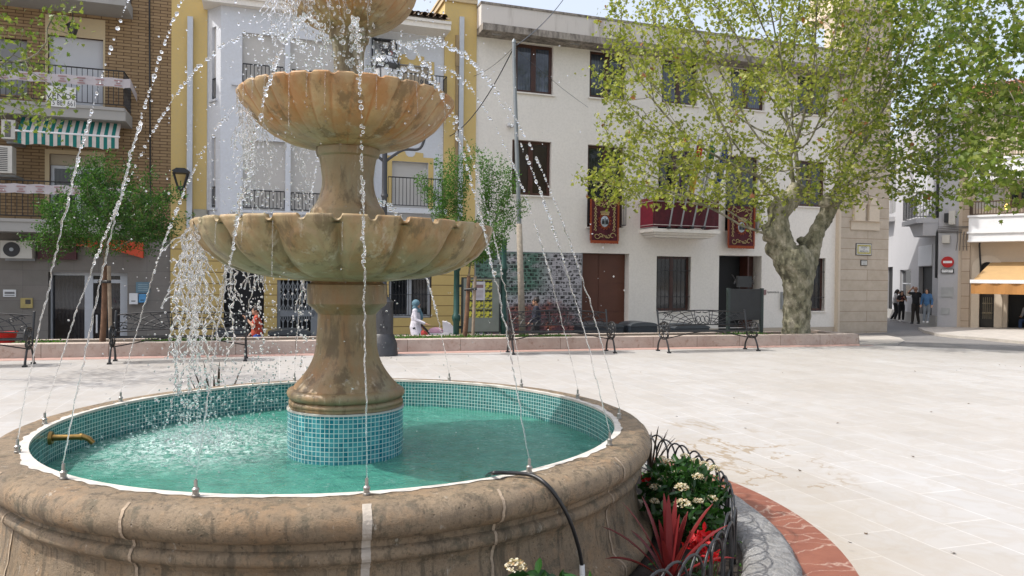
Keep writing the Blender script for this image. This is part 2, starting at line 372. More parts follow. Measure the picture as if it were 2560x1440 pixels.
def railing(mb, a, b, z0, z1, step=.11, r=.009, top=.018):
    a, b = Vector(a), Vector(b); L = (b - a).length; n = max(2, round(L / step)); up = Vector((0, 0, 1))
    mb.tube([a + up * z1, b + up * z1], top, 6); mb.tube([a + up * z0, b + up * z0], r * 1.3, 6)
    for k in range(n + 1): p = a + (b - a) * k / n; mb.tube([p + up * z0, p + up * z1], r, 5)

UA, UB, UCc, UD = FAC.uz(427, 500)[0], FAC.uz(1187, 500)[0], FAC.uz(2095, 500)[0], FAC.uz(2213, 700)[0]
rc = FAC.rect
# ---- brick flats on the left
brickm = brickmat('ochre brick', (.34, .235, .125), (.27, .18, .09), (.10, .055, .03), .38, .088, .011, bumpv=.6)
greytile = brickmat('grey wall tiles', (.20, .185, .165), (.225, .205, .185), (.13, .12, .11), .62, .42, .004, off=0, bumpv=.2)
ba = thing('brick_apartment_building', 'ochre brick apartment block with balconies and dark shop front', 'building', FAC.p(-14, 0, -.85))
ZB = FAC.uz(300, 588)[1]; UL = UA - 13; ZT = 10.5
zf2 = FAC.uz(113, 278)[1]; zf1 = FAC.uz(113, 556)[1]
d2 = rc(120, 86, 258, 276); d1 = rc(124, 384, 260, 552); l2 = rc(-60, 88, 68, 230); l1 = rc(-190, 384, -60, 540)
d3 = (d2[0], d2[1], d2[2] + 3.15, d2[3] + 3.15)
mb = MB(FAC.M); wall_holes(mb, UL, UA, ZB, ZT, [d2, d1, l2, l1, d3]); shell(mb, UL, UA, ZB, ZT, 0, 9); mb.build('wall', brickm, ba)
sx = rc(120, 680, 318, 866)
mb = MB(FAC.M); wall_holes(mb, UL, UA, -1.2, ZB - .02, [(sx[0], sx[1], -1.0, sx[3], .5)], .02); shell(mb, UL, UA, -1.2, ZB - .02, .02, 9); mb.build('ground_floor_wall', greytile, ba)
for h in (d2, d1):                                   # cream render round the balcony doors
    mb = MB(FAC.M); a = rc(113, 60, 263, 300); wall_holes(mb, a[0], a[1], h[2] + .02, h[3] + (.55 if h is d2 else .12), [h], -.012, plain=True)
    mb.build('rendered_panel', MT['cream plaster'], ba)
for h in (d2, l2, d3): shutter(ba, FAC, h, sh_white if h is not l2 else sh_grey)
window(ba, FAC, (d1[0], d1[1], d1[2], d1[3] - .3), lgrey, glass, .12, .09, 2, curtain=m_('lace curtain', (.25, .25, .24), .9))
shutter(ba, FAC, (d1[0], d1[1], d1[3] - .3, d1[3]), sh_tan, .06, 'shutter_box'); window(ba, FAC, l1, lgrey, glass, .12)
def balcony(bld, uL, uR, zt, prj, hgt, rail=True, th=.33):
    mb = MB(FAC.M); mb.box(uL, uR, -prj, -.003, zt - th, zt); o = mb.build('balcony_slab', concrete, bld)
    mb = MB(FAC.M); mb.box(uL + .02, uR - .02, -prj - .03, -prj - .001, zt - .07, zt + .012); mb.build('slab_edge', concrete, o)
    mb = MB(FAC.M); q = .05
    railing(mb, (uL + q, -prj + q, zt), (uR - q, -prj + q, zt), .1, hgt, .125); railing(mb, (uR - q, -prj + q, zt), (uR - q, -.01, zt), .1, hgt, .125)
    mb.build('railing', iron, o); return o
ur = FAC.uz(333, 300)[0]
for k, zt in enumerate((zf1, zf2, zf2 + 3.12)): balcony(ba, UL, ur - .02, zt, 1.15, 1.02)
mb = MB(FAC.M); mb.tube([FAC.p(*q) and q for q in ((FAC.uz(378, 300)[0], -.03, ZB + .1), (FAC.uz(372, 300)[0], -.03, ZT))], .022, 6); mb.build('drain_pipe', iron, ba)
# shop front in the ground floor
vS = .3; s0, s1 = sx[0], sx[1]; zt = FAC.uz(120, 680)[1]
mb = MB(FAC.M); f = lambda x: FAC.uz(x, 760)[0]
mb.box(s0, s1, vS, vS + .1, zt - .09, zt - .002)
for a, b in ((120, 124), (206, 227), (296, 317)): mb.box(f(a), f(b), vS - .02, vS + .08, -1.0, zt - .091)
mb.box(f(227), f(296), vS, vS + .06, zt - .3, zt - .2)
o = mb.build('shop_front', lgrey, ba)
mb = MB(FAC.M); mb.box(s0 + .01, s1 - .01, vS + .09, vS + .10, -1.0, zt - .1); mb.build('pane', glass, o)
mb = MB(FAC.M); mb.box(f(236), f(240), vS - .1, vS - .04, -.1, .42); mb.build('door_handle', whitep, o)
mb = MB(FAC.M); a = rc(125, 722, 200, 750); mb.box(a[0], a[1], vS + .105, vS + .12, a[2], a[3]); mb.build('window_blind', m_('pale blind', (.28, .28, .28), .8), o)
# things fixed to the flats
a = rc(195, 592, 360, 643)
t = thing('shop_sign', 'orange shop fascia sign behind the left young tree', 'sign', FAC.p(a[0], 0, a[2]))
mb = MB(FAC.M); mb.prism([(a[0], a[3]), (a[0], a[2] + .32), (a[0] + .9, a[2] + .22), (a[1], a[2]), (a[1], a[3] - .12)], -.22, -.02); mb.build('board', m_('orange sign', (.62, .07, .02), .5, 0, .05), t)
a2 = rc(98, 596, 194, 648); mb = MB(FAC.M); mb.box(a2[0], a2[1], -.16, -.02, a2[2], a2[3]); mb.build('panel', m_('dark red sign', (.06, .006, .008), .45), t)
def acunit(label, h, prj, kind, grp='air conditioning units on the brick flats'):
    t = thing('air_conditioner', label, 'air conditioner', FAC.p(h[0], 0, h[2]), 0, grp); a, b, c, d = h
    mb = MB(FAC.M); mb.box(a, b, -prj, -prj + .36, c, d); mb.build('case', m_('ivory casing', (.52, .50, .45), .5, 0, .06), t)
    mb = MB(FAC.M); mb.box(a + .02, b - .02, -prj + .36, -.003, c - .06, c - .003); mb.build('bracket', grey, t)
    cx, cz = (a + (b - a) * .36, (c + d) / 2); rr = min(b - a, d - c) * .42
    if kind:
        mb = MB(FAC.M); n = 28; ring = [(cx + rr * math.cos(2 * math.pi * i / n), cz + rr * math.sin(2 * math.pi * i / n)) for i in range(n)]; mb.prism(ring, -prj - .012, -prj - .002); mb.build('fan_grille', m_('fan dark', (.02, .02, .022), .5), t)
        mb = MB(FAC.M); ring = [(cx + rr * .25 * math.cos(2 * math.pi * i / n), cz + rr * .25 * math.sin(2 * math.pi * i / n)) for i in range(n)]; mb.prism(ring, -prj - .03, -prj - .013); mb.build('fan_hub', grey, t)
    else:
        mb = MB(FAC.M); n = 13
        for i in range(n): z = c + .06 + (d - c - .12) * i / (n - 1); mb.box(a + .08, b - .1, -prj - .006, -prj - .001, z - .011, z + .011)
        mb.build('grille', m_('grille dark', (.03, .03, .032), .5), t)
acunit('ivory air conditioner with round fan above the shop paper notice', rc(0, 601, 80, 645, .4), .4, 1)
acunit('louvred air conditioner on the balcony, lower of the pair by the striped awning', rc(-30, 362, 30, 430, 1.1), 1.1, 0)
acunit('small louvred air conditioner just left of the striped awning', rc(3, 298, 38, 346, 1.0), 1.0, 0)
# striped awning under the balcony
t = thing('striped_awning', 'green and white striped awning with scalloped valance below balcony', 'awning', FAC.p(-12, -.6, 2))
aw = rc(46, 303, 298, 328, 1.05); strip = [m_('awning green', (.0, .13, .11), .8, 0, .12, 8), m_('awning cream', (.52, .46, .42), .8, 0, .1, 8)]
mb = MB(FAC.M); N = 26; zb = aw[2]; zt2 = zf2 - .34
for i in range(N):
    mb.cm = i % 2; a = aw[0] + (aw[1] - aw[0]) * i / N; b = aw[0] + (aw[1] - aw[0]) * (i + 1) / N
    mb.quad((a, -1.12, zb), (b, -1.12, zb), (b, -.75, zt2), (a, -.75, zt2))
mb.build('canopy', strip, t)
mb = MB(FAC.M)
for i in range(N):
    mb.cm = i % 2
    for j in range(4):
        x0 = aw[0] + (aw[1] - aw[0]) * (i + j / 4) / N; x1 = aw[0] + (aw[1] - aw[0]) * (i + (j + 1) / 4) / N
        w0 = .045 * abs(math.sin(x0 * 5.2)); w1 = .045 * abs(math.sin(x1 * 5.2)); mb.quad((x0, -1.135, zb - .36 + w0), (x1, -1.135, zb - .36 + w1), (x1, -1.135, zb - .02), (x0, -1.135, zb - .02))
mb.build('valance', strip, t)
mb = MB(FAC.M); mb.tube([(aw[0] - .05, -1.13, zb), (aw[1] + .03, -1.13, zb)], .028, 8); mb.build('front_bar', whitep, t)
# banners along the balcony rails, sign, carriage lamp, papers
def banner(label, pl, pr, ht, off):
    u0, z0 = FAC.uz(*pl, off); u1, z1 = FAC.uz(*pr, off); t = thing('balcony_banner', label, 'banner', FAC.p(u0, -off, z0), 0, 'white crested banners along the balcony rails')
    mb = MB(FAC.M); n = 30
    def q(i): s = i / n; return u0 + (u1 - u0) * s, z0 + (z1 - z0) * s + .012 * math.sin(i * 1.7), -off - .008 * math.sin(i * 2.3)
    for i in range(n): a, b = q(i), q(i + 1); mb.quad((a[0], a[2], a[1] - ht), (b[0], b[2], b[1] - ht), (b[0], b[2], b[1]), (a[0], a[2], a[1]))
    e = q(n); mb.quad((e[0], e[2], e[1] - ht), (u1, -.05, z1 - ht * 1.5), (u1, -.05, z1 - ht * .6), (e[0], e[2], e[1])); mb.build('cloth', m_('banner white', (.46, .42, .43), .85, 0, .06), t)
    mb = MB(FAC.M)
    for i in range(4, n, 3):
        a = q(i)
        for dz, ww in ((.06, .10), (.13, .05), (.19, .09)): mb.box(a[0] - ww, a[0] + ww, -off - .022, -off - .016, a[1] - dz - .018, a[1] - dz + .012)
    mb.build('crest', m_('banner print', (.33, .20, .20), .85), t)
banner('white crested banner on the rail above the striped awning', (-160, 162), (326, 198), .24, 1.2)
banner('white crested banner on the lower balcony rail behind the young tree', (-160, 452), (312, 469), .24, 1.2)
a = rc(118, 215, 191, 266, 1.12); t = thing('for_sale_sign', 'white handwritten for sale board hung on the balcony railing', 'sign', FAC.p(a[0], -1.1, a[2]))
mb = MB(FAC.M); mb.box(a[0], a[1], -1.19, -1.175, a[2], a[3]); mb.build('board', m_('sign white', (.62, .62, .6), .6, 0, .04), t)
mb = MB(FAC.M); cx = (a[0] + a[1]) / 2; hh = a[3] - a[2]
put_text(mb, 'SE', cx, -1.193, a[3] - hh * .2, .22); put_text(mb, 'VENDE', cx, -1.193, a[3] - hh * .5, .23); put_text(mb, '615 889 661', cx, -1.193, a[3] - hh * .82, .2, .68); mb.build('lettering', iron, t)
def lantern_small(label, u, z, v):
    t = thing('carriage_lamp', label, 'lamp', FAC.p(u, v, z)); mb = MB(FAC.M)
    mb.lathe([(.001, .20), (.05, .17), (.17, .08), (.165, .05)], 6, (u, v)); 
    mb.v = [(q[0], q[1], q[2] + (z if abs(q[2]) < 1 else 0)) for q in mb.v]; mb.build('cap', iron, t)
    mb = MB(FAC.M); mb.lathe([(.07, -.18 + z), (.135, .045 + z)], 6, (u, v)); mb.build('glass', m_('smoked glass', (.05, .045, .04), .2), t)
    mb = MB(FAC.M); mb.tube([(u, v, z + .2), (u, v, z + .42)], .015, 6); mb.build('stem', iron, t)
    mb = MB(FAC.M)
    for k in range(6): A = k * math.pi / 3; mb.tube([(u + .075 * math.cos(A), v + .075 * math.sin(A), z - .18), (u + .14 * math.cos(A), v + .14 * math.sin(A), z + .05)], .012, 4)
    mb.build('frame', iron, t)
q = FAC.uz(182, 70, .6); lantern_small('black hexagonal carriage lamp hanging under the top balcony', q[0], q[1], -.6)
for nm, lab, px, mm, pr in (('paper_notice', 'white printed notice stuck on the grey shop wall', (8, 724, 40, 742), whitep, .012), ('meter_box', 'ochre meter box set in the grey shop wall', (52, 745, 82, 770), m_('ochre box', (.42, .33, .12), .6), .03),
                        ('letter_box', 'white letter box on the grey wall by the shop door', (325, 733, 346, 760), whitep, .14), ('letter_box', 'small blue letter box beside the white one', (348, 735, 366, 756), m_('blue box', (.09, .30, .55), .5), .10), ('wall_plaque', 'faded blue plaque above the letter boxes', (340, 705, 375, 732), m_('faded blue', (.13, .22, .27), .6), .012)):
    a = rc(*px); t = thing(nm, lab, nm.replace('_', ' '), FAC.p(a[0], 0, a[2])); mb = MB(FAC.M); mb.box(a[0], a[1], -pr, .017, a[2], a[3]); mb.build('body', mm, t)
    mb = MB(FAC.M); w_, h_ = a[1] - a[0], a[3] - a[2]
    if nm == 'paper_notice':
        for k, zz in enumerate((.2, .45, .55, .65)): mb.box(a[0] + w_ * .12, a[1] - w_ * .1, -pr - .003, -pr - .001, a[2] + h_ * zz - .012, a[2] + h_ * zz + .012)
        mb.build('print', m_('grey print', (.2, .2, .2), .8), t)
    elif nm == 'letter_box': mb.box(a[0] + w_ * .25, a[1] - w_ * .25, -pr - .004, -pr - .001, a[2] + h_ * .25, a[2] + h_ * .33); mb.build('slot', dark, t)
    elif nm == 'meter_box': mb.box(a[0] + w_ * .4, a[1] - w_ * .15, -pr - .004, -pr - .001, a[2] + h_ * .4, a[2] + h_ * .85); mb.build('glass_pane', m_('smoked glass', (.05, .045, .04), .2), t)
    else:
        for k in range(4): mb.box(a[0] + w_ * .15, a[1] - w_ * .15, -pr - .003, -pr - .001, a[2] + h_ * (.2 + k * .18), a[2] + h_ * (.26 + k * .18))
        mb.build('print', m_('pale print', (.3, .38, .42), .7), t)
p = on_z(18, 868, .0); p = at_y(12, 868, 14.55)
t = thing('plastic_tub', 'bright red plastic tub standing behind the left end bench', 'tub', (p.x, 14.55, .19)); mb = MB()
mb.lathe([(.001, .19), (.16, .19), (.21, .42), (.22, .42), (.235, .45), (.21, .45), (.19, .4), (.14, .23), (.001, .23)], 24, (p.x, 14.55)); mb.build('tub', m_('red plastic', (.55, .02, .015), .4, 0, .06), t, smooth=40)
mb = MB(); mb.tube([(p.x - .34, 14.55, .6), (p.x - .36, 14.47, .5), (p.x - .34, 13.9, .6)], .012, 6); mb.build('handle', m_('red plastic', (.55, .02, .015)), t)
def disc(mb, cx, cz, r, v0, v1, n=40, el=1.0): mb.prism([(cx + r * math.cos(2 * math.pi * i / n), cz + r * el * math.sin(2 * math.pi * i / n)) for i in range(n)], v0, v1)
# ---- yellow house with the white bay
yh = thing('yellow_house', 'yellow and white house with shuttered bay windows behind the fountain', 'house', FAC.p(-5, 0, -.8))
u_ = lambda x, y=400: FAC.uz(x, y)[0]
z_ = lambda x, y: FAC.uz(x, y)[1]
ZG = z_(560, 590); uW0, uW1 = u_(517), u_(1108); ZE = z_(560, 30)
yel = MT['yellow plaster']; coolp = MT['cool plaster']
gtile = brickmat('yellow banded render', (.56, .41, .155), (.585, .43, .165), (.16, .10, .04), 60, .335, .012, bumpv=.8, noiseamt=.25)
hg1 = (*rc(560, 642, 660, 858), .35); hg2 = (*rc(693, 700, 805, 858), .3); hg3 = (*rc(972, 690, 1078, 795), .18)
hg1 = (hg1[0], hg1[1], -.95, hg1[3], .35); hg2 = (hg2[0], hg2[1], -.95, hg2[3], .3)
mb = MB(FAC.M); wall_holes(mb, UA, UB, -.25, ZG, [(h[0], h[1], max(-.25, h[2]), *h[3:]) for h in (hg1, hg2, hg3)], -.03); shell(mb, UA, UB, -.25, ZG, -.03, 8); mb.build('ground_floor_wall', gtile, yh)
mb = MB(FAC.M); wall_holes(mb, UA, UB, -1.3, -.252, [(h[0], h[1], h[2], -.252, *h[4:]) for h in (hg1, hg2)], -.06); mb.build('plinth', MT['stone ashlar'], yh)
mb = MB(FAC.M); mb.box(UA, UB, -.10, .2, ZG + .002, ZG + .16); mb.build('string_course', yel, yh)
zt_ = z_(1145, 8)
mb = MB(FAC.M); mb.box(UA, uW0, -.02, 6, ZG + .162, ZE + .9); mb.build('left_pilaster', yel, yh); mb = MB(FAC.M); mb.box(uW1, UB - .004, -.06, 6, ZG + .162, zt_); mb.build('party_wall', yel, yh)
mb = MB(FAC.M); mb.box(uW1 - .06, UB - .004, -.14, 6, zt_ + .002, zt_ + .16); mb.box(uW1 - .1, UB - .005, -.18, 6, zt_ + .162, zt_ + .24); mb.build('coping', MT['cream plaster'], yh)
# white front with its openings and the bay
w2a = rc(982, 158, 1072, 262); w1a = rc(980, 402, 1070, 520)
uB0, uB1, uB2, uB3 = u_(520), u_(553), u_(905), u_(938); PB = .55
mb = MB(FAC.M); wall_holes(mb, uW0 + .002, uW1 - .002, ZG + .162, ZE, [w1a, w2a]); shell(mb, uW0 + .002, uW1 - .002, ZG + .162, ZE, 0, 6); mb.build('wall', coolp, yh)
BF = lambda x, y: FAC.uz(x, y, PB)
bl2 = FAC.rect(606, 80, 712, 208, PB); br2 = FAC.rect(726, 94, 836, 222, PB); bl1 = FAC.rect(607, 348, 713, 524, PB); br1 = FAC.rect(727, 352, 840, 530, PB)
mb = MB(FAC.M); wall_holes(mb, uB1, uB2, ZG + .164, ZE, [bl2, br2, bl1, br1], -PB, .2)
mb.quad((uB2, -PB, ZG + .164), (uB3, -.002, ZG + .164), (uB3, -.002, ZE), (uB2, -PB, ZE)); mb.quad((uB0, -.002, ZG + .164), (uB1, -PB, ZG + .164), (uB2, -PB, ZG + .164), (uB3, -.002, ZG + .164))
sd = Vector((uB1 - uB0, -PB, 0)); Ls = sd.length; SF = FAC.M @ Matrix.Translation((uB0, -.002, 0)) @ Matrix.Rotation(math.atan2(-PB, uB1 - uB0), 4, 'Z')
hs = [(Ls * .28, Ls * .62, z_(535, 254), z_(535, 74)), (Ls * .28, Ls * .62, z_(535, 522), z_(535, 345))]
mb.M = SF; wall_holes(mb, 0, Ls, ZG + .164, ZE, hs, 0, .12); mb.build('bay', coolp, yh)
for h in hs:
    mb = MB(SF); mb.box(h[0] + .002, h[1] - .002, .08, .1, h[2], h[3]); o = mb.build('shutter', sh_beige, yh)
    mb = MB(SF); railing(mb, (h[0], .03, h[2]), (h[1], .03, h[2]), .06, .62, .075, .011); mb.build('railing', iron, o)
    mb = MB(SF); mb.box(h[0] - .08, h[1] + .1, -.06, .06, h[2] - .06, h[2] - .002); mb.build('sill', coolp, o)
for h in (bl2, br2, bl1, br1):
    mb = MB(FAC.M); mb.box(h[0] + .003, h[1] - .003, -PB + .12, -PB + .16, h[2], h[3]); o = mb.build('shutter', sh_beige, yh)
    mb = MB(FAC.M); railing(mb, (h[0] + .02, -PB + .02, h[2]), (h[1] - .02, -PB + .02, h[2]), .07, .58, .105, .011); mb.build('railing', iron, o)
for h in (bl2, bl1): mb = MB(FAC.M); mb.box(uB1 + .3, uB2 - .1, -PB - .1, -PB - .002, h[2] - .09, h[2] - .004); mb.build('bay_sill', coolp, yh)
for k, h in enumerate((w1a, w2a)):
    m_w = .17; mb = MB(FAC.M)
    wall_holes(mb, h[0] - m_w, h[1] + m_w, h[2], h[3] + .16, [(h[0], h[1], h[2] - .01, h[3])], -.025, plain=True)
    cx = (h[0] + h[1]) / 2; mb.prism([(cx - .42, h[3] + .16), (cx + .42, h[3] + .16), (cx + .42, h[3] + .3), (cx + .17, h[3] + .32)] + [(cx + .17 * math.cos(a), h[3] + .32 + .17 * -math.sin(a)) for a in np.linspace(0, math.pi, 9)[1:-1]] + [(cx - .17, h[3] + .32), (cx - .42, h[3] + .3)], -.025, -.002)
    mb.build('window_surround', yel, yh); shutter(yh, FAC, h, sh_beige if k == 0 else sh_tan)
    a, b = u_(962), u_(1112) - .03; zz = h[2] - .02
    mb = MB(FAC.M); mb.box(a, b, -.5, -.004, zz - .16, zz); o = mb.build('balcony_slab', coolp, yh)
    mb = MB(FAC.M); railing(mb, (a + .04, -.46, zz), (b - .04, -.46, zz), .08, .95, .115, .010); railing(mb, (b - .04, -.46, zz), (b - .04, -.01, zz), .08, .95, .115, .010); mb.build('railing', iron, o)
# ground floor openings
mb = MB(FAC.M); mb.box(hg1[0] + .002, hg1[1] - .002, .2, .22, hg1[2], hg1[3] - .002); mb.build('entrance', dark, yh)  # dark panel painted in place of the unlit room behind
mb = MB(FAC.M); mb.box(hg2[0] + .002, hg2[1] - .002, .2, .22, hg2[2], hg2[3] - .002); mb.build('garage_opening', dark, yh)  # dark panel standing for the shade inside the garage
mb = MB(FAC.M); a, b, c, d = hg2[:4]; n = 9
for i in range(n + 1): x = a + .04 + (b - a - .08) * i / n; mb.box(x - .012, x + .012, .03, .05, c, d)
for i in range(n):
    x = a + .04 + (b - a - .08) * i / n; x2 = x + (b - a - .08) / n
    for zz in (c + .3, c + 1.1, d - .65):
        mb.tube([(x, .025, zz), (x2, .025, zz + .3)], .009, 4); mb.tube([(x2, .022, zz), (x, .022, zz + .3)], .009, 4); mb.tube([(x, .025, zz + .3), (x2, .025, zz + .6)], .009, 4); mb.tube([(x2, .022, zz + .3), (x, .022, zz + .6)], .009, 4)
mb.box(a, b, .055, .075, c + 1.3, c + 1.48); mb.box(b - .32, b - .02, .055, .08, c, d); mb.box(a, a + .1, .055, .08, c, d); mb.build('folding_gate', grey, yh)
o = window(yh, FAC, hg3, lgrey, glass, .12, .1, 2); mb = MB(FAC.M); railing(mb, (hg3[0] + .03, .01, hg3[2]), (hg3[1] - .03, .01, hg3[2]), .08, hg3[3] - hg3[2] - .08, .1, .009, .012)
mb.tube([(hg3[0], .01, hg3[2] + .75), (hg3[1], .01, hg3[2] + .75)], .01, 4); mb.build('grille', iron, o)
# eaves, tiled roof, pipes
mb = MB(FAC.M); mb.box(uW0 - .1, uW1 + .02, -PB - .25, 0, ZE + .002, ZE + .16); mb.box(uW0 - .1, uW1 + .02, -PB - .32, .1, ZE + .162, ZE + .25); mb.build('eaves', MT['white plaster'], yh)
rt = NT('roof tiles'); rc1 = rt.ramp(rt.n('NewGeometry').outputs['Random Per Island'], [(0, (.12, .075, .05)), (.35, (.20, .13, .085)), (.7, (.27, .185, .12)), (1, (.34, .26, .18))])
rt.p(Base_Color=rt.mix(rt.math('MULTIPLY', rt.noise(8, 6, .7), .7), rc1, (.07, .055, .045)), Roughness=.9)
def tile_roof(bld, M, u0, u1, v0, v1, z0, slope, mat, step=.21, rl=.42):
    mb = MB(M); n = int((u1 - u0) / step); nr = int((v1 - v0) / rl)
    for i in range(n):
        x = u0 + (i + .5) * step
        for j in range(nr):
            a = v0 + j * rl; pts = []
            for vq, rr in ((a - .05, .095), (a + rl, .075)): pts.append([(x + rr * math.cos(t), vq, z0 + (vq - v0) * slope + .02 + rr * math.sin(t) + (0.03 if vq == a - .05 else .0)) for t in np.linspace(0, math.pi, 7)])
            vs_ = pts[0] + pts[1]; mb.add(vs_, [(k, k + 7, k + 8, k + 1) for k in range(6)])
            lo = [[(x + step / 2 + .075 * math.cos(t), vq, z0 + (vq - v0) * slope + .035 - .05 * math.sin(t)) for t in np.linspace(0, math.pi, 5)] for vq in (a - .02, a + rl)]
            mb.add(lo[0] + lo[1], [(k, k + 1, k + 6, k + 5) for k in range(4)])
    mb.quad((u0, v0, z0 - .02), (u1, v0, z0 - .02), (u1, v1, z0 + (v1 - v0) * slope - .02), (u0, v1, z0 + (v1 - v0) * slope - .02))
    return mb.build('roof', mat, bld, smooth=50)
tile_roof(yh, FAC.M, uW0 - .1, uW1 - .02, -PB - .36, 3.2, ZE + .3, .33, rt.m)
for x in (475, 1149): mb = MB(FAC.M); u = u_(x); mb.box(u - .075, u + .075, -.16, -.065 if x > 1000 else -.025, ZG + .2, z_(x, 45)); mb.build('drain_pipe', lgrey, yh)
mb = MB(FAC.M); u = u_(1139); mb.box(u - .06, u + .06, -.12, -.065, z_(1139, 167), z_(1139, 90)); mb.box(u - .045, u + .045, -.11, -.065, ZG + .2, z_(1139, 168)); mb.build('cable_duct', m_('ochre duct', (.32, .23, .12), .6), yh)
a = rc(929, 98, 990, 162, .1); mb = MB(FAC.M)
for q in ((a[0], a[0] + .03, a[2], a[3]), (a[1] - .03, a[1], a[2], a[3]), (a[0], a[1], a[2], a[2] + .03), (a[0], a[1], a[3] - .03, a[3])): mb.box(q[0], q[1], -.3, -.06, q[2], q[3])
o = mb.build('display_frame', iron, yh); mb = MB(FAC.M); mb.box(a[0] + .03, a[1] - .03, -.09, -.07, a[2] + .03, a[3] - .03); mb.build('backing', m_('speckled grey', (.22, .22, .22), .5, 0, .5, 20), o); mb = MB(FAC.M); disc(mb, a[1] - .18, (a[2] + a[3]) / 2 + .03, .075, -.10, -.091); mb.build('red_sticker', m_('sticker red', (.35, .06, .07), .6), o)
a = rc(492, 528, 508, 546); t = thing('electric_cabinet', 'grey cabinet on the yellow pilaster above the lower bowl', 'cabinet', FAC.p(a[0], 0, a[2])); mb = MB(FAC.M); mb.box(a[0] - .08, a[1] + .12, -.12, -.022, a[2] - .15, a[3] + .05); mb.build('body', m_('cabinet grey', (.33, .31, .25), .6), t)
mb = MB(FAC.M); mb.box(a[0] - .05, a[1] + .09, -.13, -.121, a[2] - .12, a[3] + .02); mb.build('door', m_('cabinet grey', (.33, .31, .25), .6), t)
# black wall lamp of the yellow pilaster
u, zz = FAC.uz(452, 455, .45); t = thing('wall_lamp', 'black open-framed lantern bracketed to the yellow pilaster', 'lamp', FAC.p(u, -.02, zz))
mb = MB(FAC.M); mb.prism([(u - .17, zz + .24), (u + .2, zz + .24), (u + .24, zz + .30), (u + .12, zz + .38), (u - .1, zz + .38), (u - .22, zz + .30)], -.66, -.26); mb.build('cap', iron, t)
mb = MB(FAC.M)
for sx_ in (-1, 1):
    for vv_ in (-.62, -.3): mb.tube([(u + sx_ * .19, vv_, zz + .25), (u + sx_ * .08, -.46 + (vv_ + .46) * .45, zz - .14)], .025, 6)
mb.build('frame', iron, t)
mb = MB(FAC.M); mb.box(u - .1, u + .1, -.55, -.36, zz - .22, zz - .12); mb.tube([(u, -.46, zz - .2), (u + .03, -.4, zz - .36), (u + .06, -.2, zz - .42), (u + .07, -.03, zz - .36)], .045, 8); mb.build('bracket', iron, t)

# ---- town hall
th = thing('town_hall', 'white plastered town hall with brown windows and stained ledge', 'town hall', FAC.p(4, 0, -.6))
wp = MT['white plaster']
TW = [rc(1290, 105, 1383, 229), rc(1475, 123, 1565, 243), rc(1656, 142, 1744, 257), rc(1828, 160, 1912, 270), rc(1994, 178, 2072, 283)]
z1 = [rc(1281, 348, 1378, 486), rc(1470, 361, 1560, 567), rc(1647, 374, 1732, 586), rc(1815, 387, 1896, 577), rc(1994, 400, 2064, 515)]
g_door = (*rc(1453, 632, 1572, 838), .3); g_win = rc(1642, 640, 1727, 778); g_open = (*rc(1798, 638, 1903, 838), .45); g_win2 = rc(1985, 644, 2063, 778)
g_door = (g_door[0], g_door[1], -.62, g_door[3], .45); g_open = (g_open[0], g_open[1], -.58, g_open[3], .6)
ZL0 = FAC.uz(1215, 78, .6)[1]; ZL1 = FAC.uz(1215, 58, .7)[1]; ZP = FAC.uz(1195, 9, .5)[1]
mb = MB(FAC.M); wall_holes(mb, UB, UCc, -.2, ZL0, [*TW, *z1, (*g_door[:2], -.2, *g_door[3:]), g_win, (*g_open[:2], -.2, *g_open[3:]), g_win2]); shell(mb, UB, UCc, -.2, ZL0, 0, 11); mb.build('wall', wp, th)
mb = MB(FAC.M); dado = plaster('tan dado', (.50, .42, .33)); zd = z_(1600, 806)
wall_holes(mb, UB, UCc, -1.2, -.201, [(*g_door[:2], -.62, -.201, .45), (*g_open[:2], -.58, -.201, .6)], -.02); mb.build('plinth', dado, th)
stainl = NT('lichen stained ledge'); nn_ = stainl.ramp(stainl.noise(5, 7, .75, stainl.co(sc=(1, 1, .35))), [(.32, 0), (.62, 1)]); stainl.p(Base_Color=stainl.mix(nn_, (.06, .05, .04), (.36, .32, .28)), Roughness=.9)
mb = MB(FAC.M); mb.box(UB, UCc - .003, -.75, .3, ZL0 + .001, ZL1); mb.build('ledge', stainl.m, th)
par = NT('stained parapet'); ps = par.ramp(par.noise(2.2, 7, .7, par.co(sc=(1, 1, .15))), [(.5, 0), (.72, 1)]); par.p(Base_Color=par.mix(par.math('MULTIPLY', ps, .6), (.60, .56, .52), (.22, .18, .14)), Roughness=.9)
mb = MB(FAC.M); mb.box(UB, UCc - .003, -.55, .2, ZL1 + .002, ZP); mb.build('parapet', par.m, th)
mb = MB(FAC.M); mb.box(UB - .02, UCc - .003, -.58, .25, ZP + .002, ZP + .075); mb.build('coping', stainl.m, th)
for i, h in enumerate(TW): window(th, FAC, h, brown, glass_sky, .13, .11, 2, sill=.07, sillm=wp)
z1w = [z1[0], z1[1], z1[2], z1[3], z1[4]]
for i, h in enumerate(z1w): window(th, FAC, h, brown, glass if i else m_('dim glass', (.03, .02, .018), .12), .14, .1, 2, sill=.07 if i != 2 else None, sillm=wp, curtain=m_('dark drape', (.06, .035, .03), .9) if i == 0 else None)
for i in (1, 3):
    h = z1[i]; mb = MB(FAC.M); railing(mb, (h[0] - .01, -.16, h[2] + .03), (h[1] + .01, -.16, h[2] + .03), .06, 1.05, .1, .01); railing(mb, (h[1] + .01, -.16, h[2] + .03), (h[1] + .01, .1, h[2] + .03), .06, 1.05, .1, .01); mb.build('window_railing', iron, th)
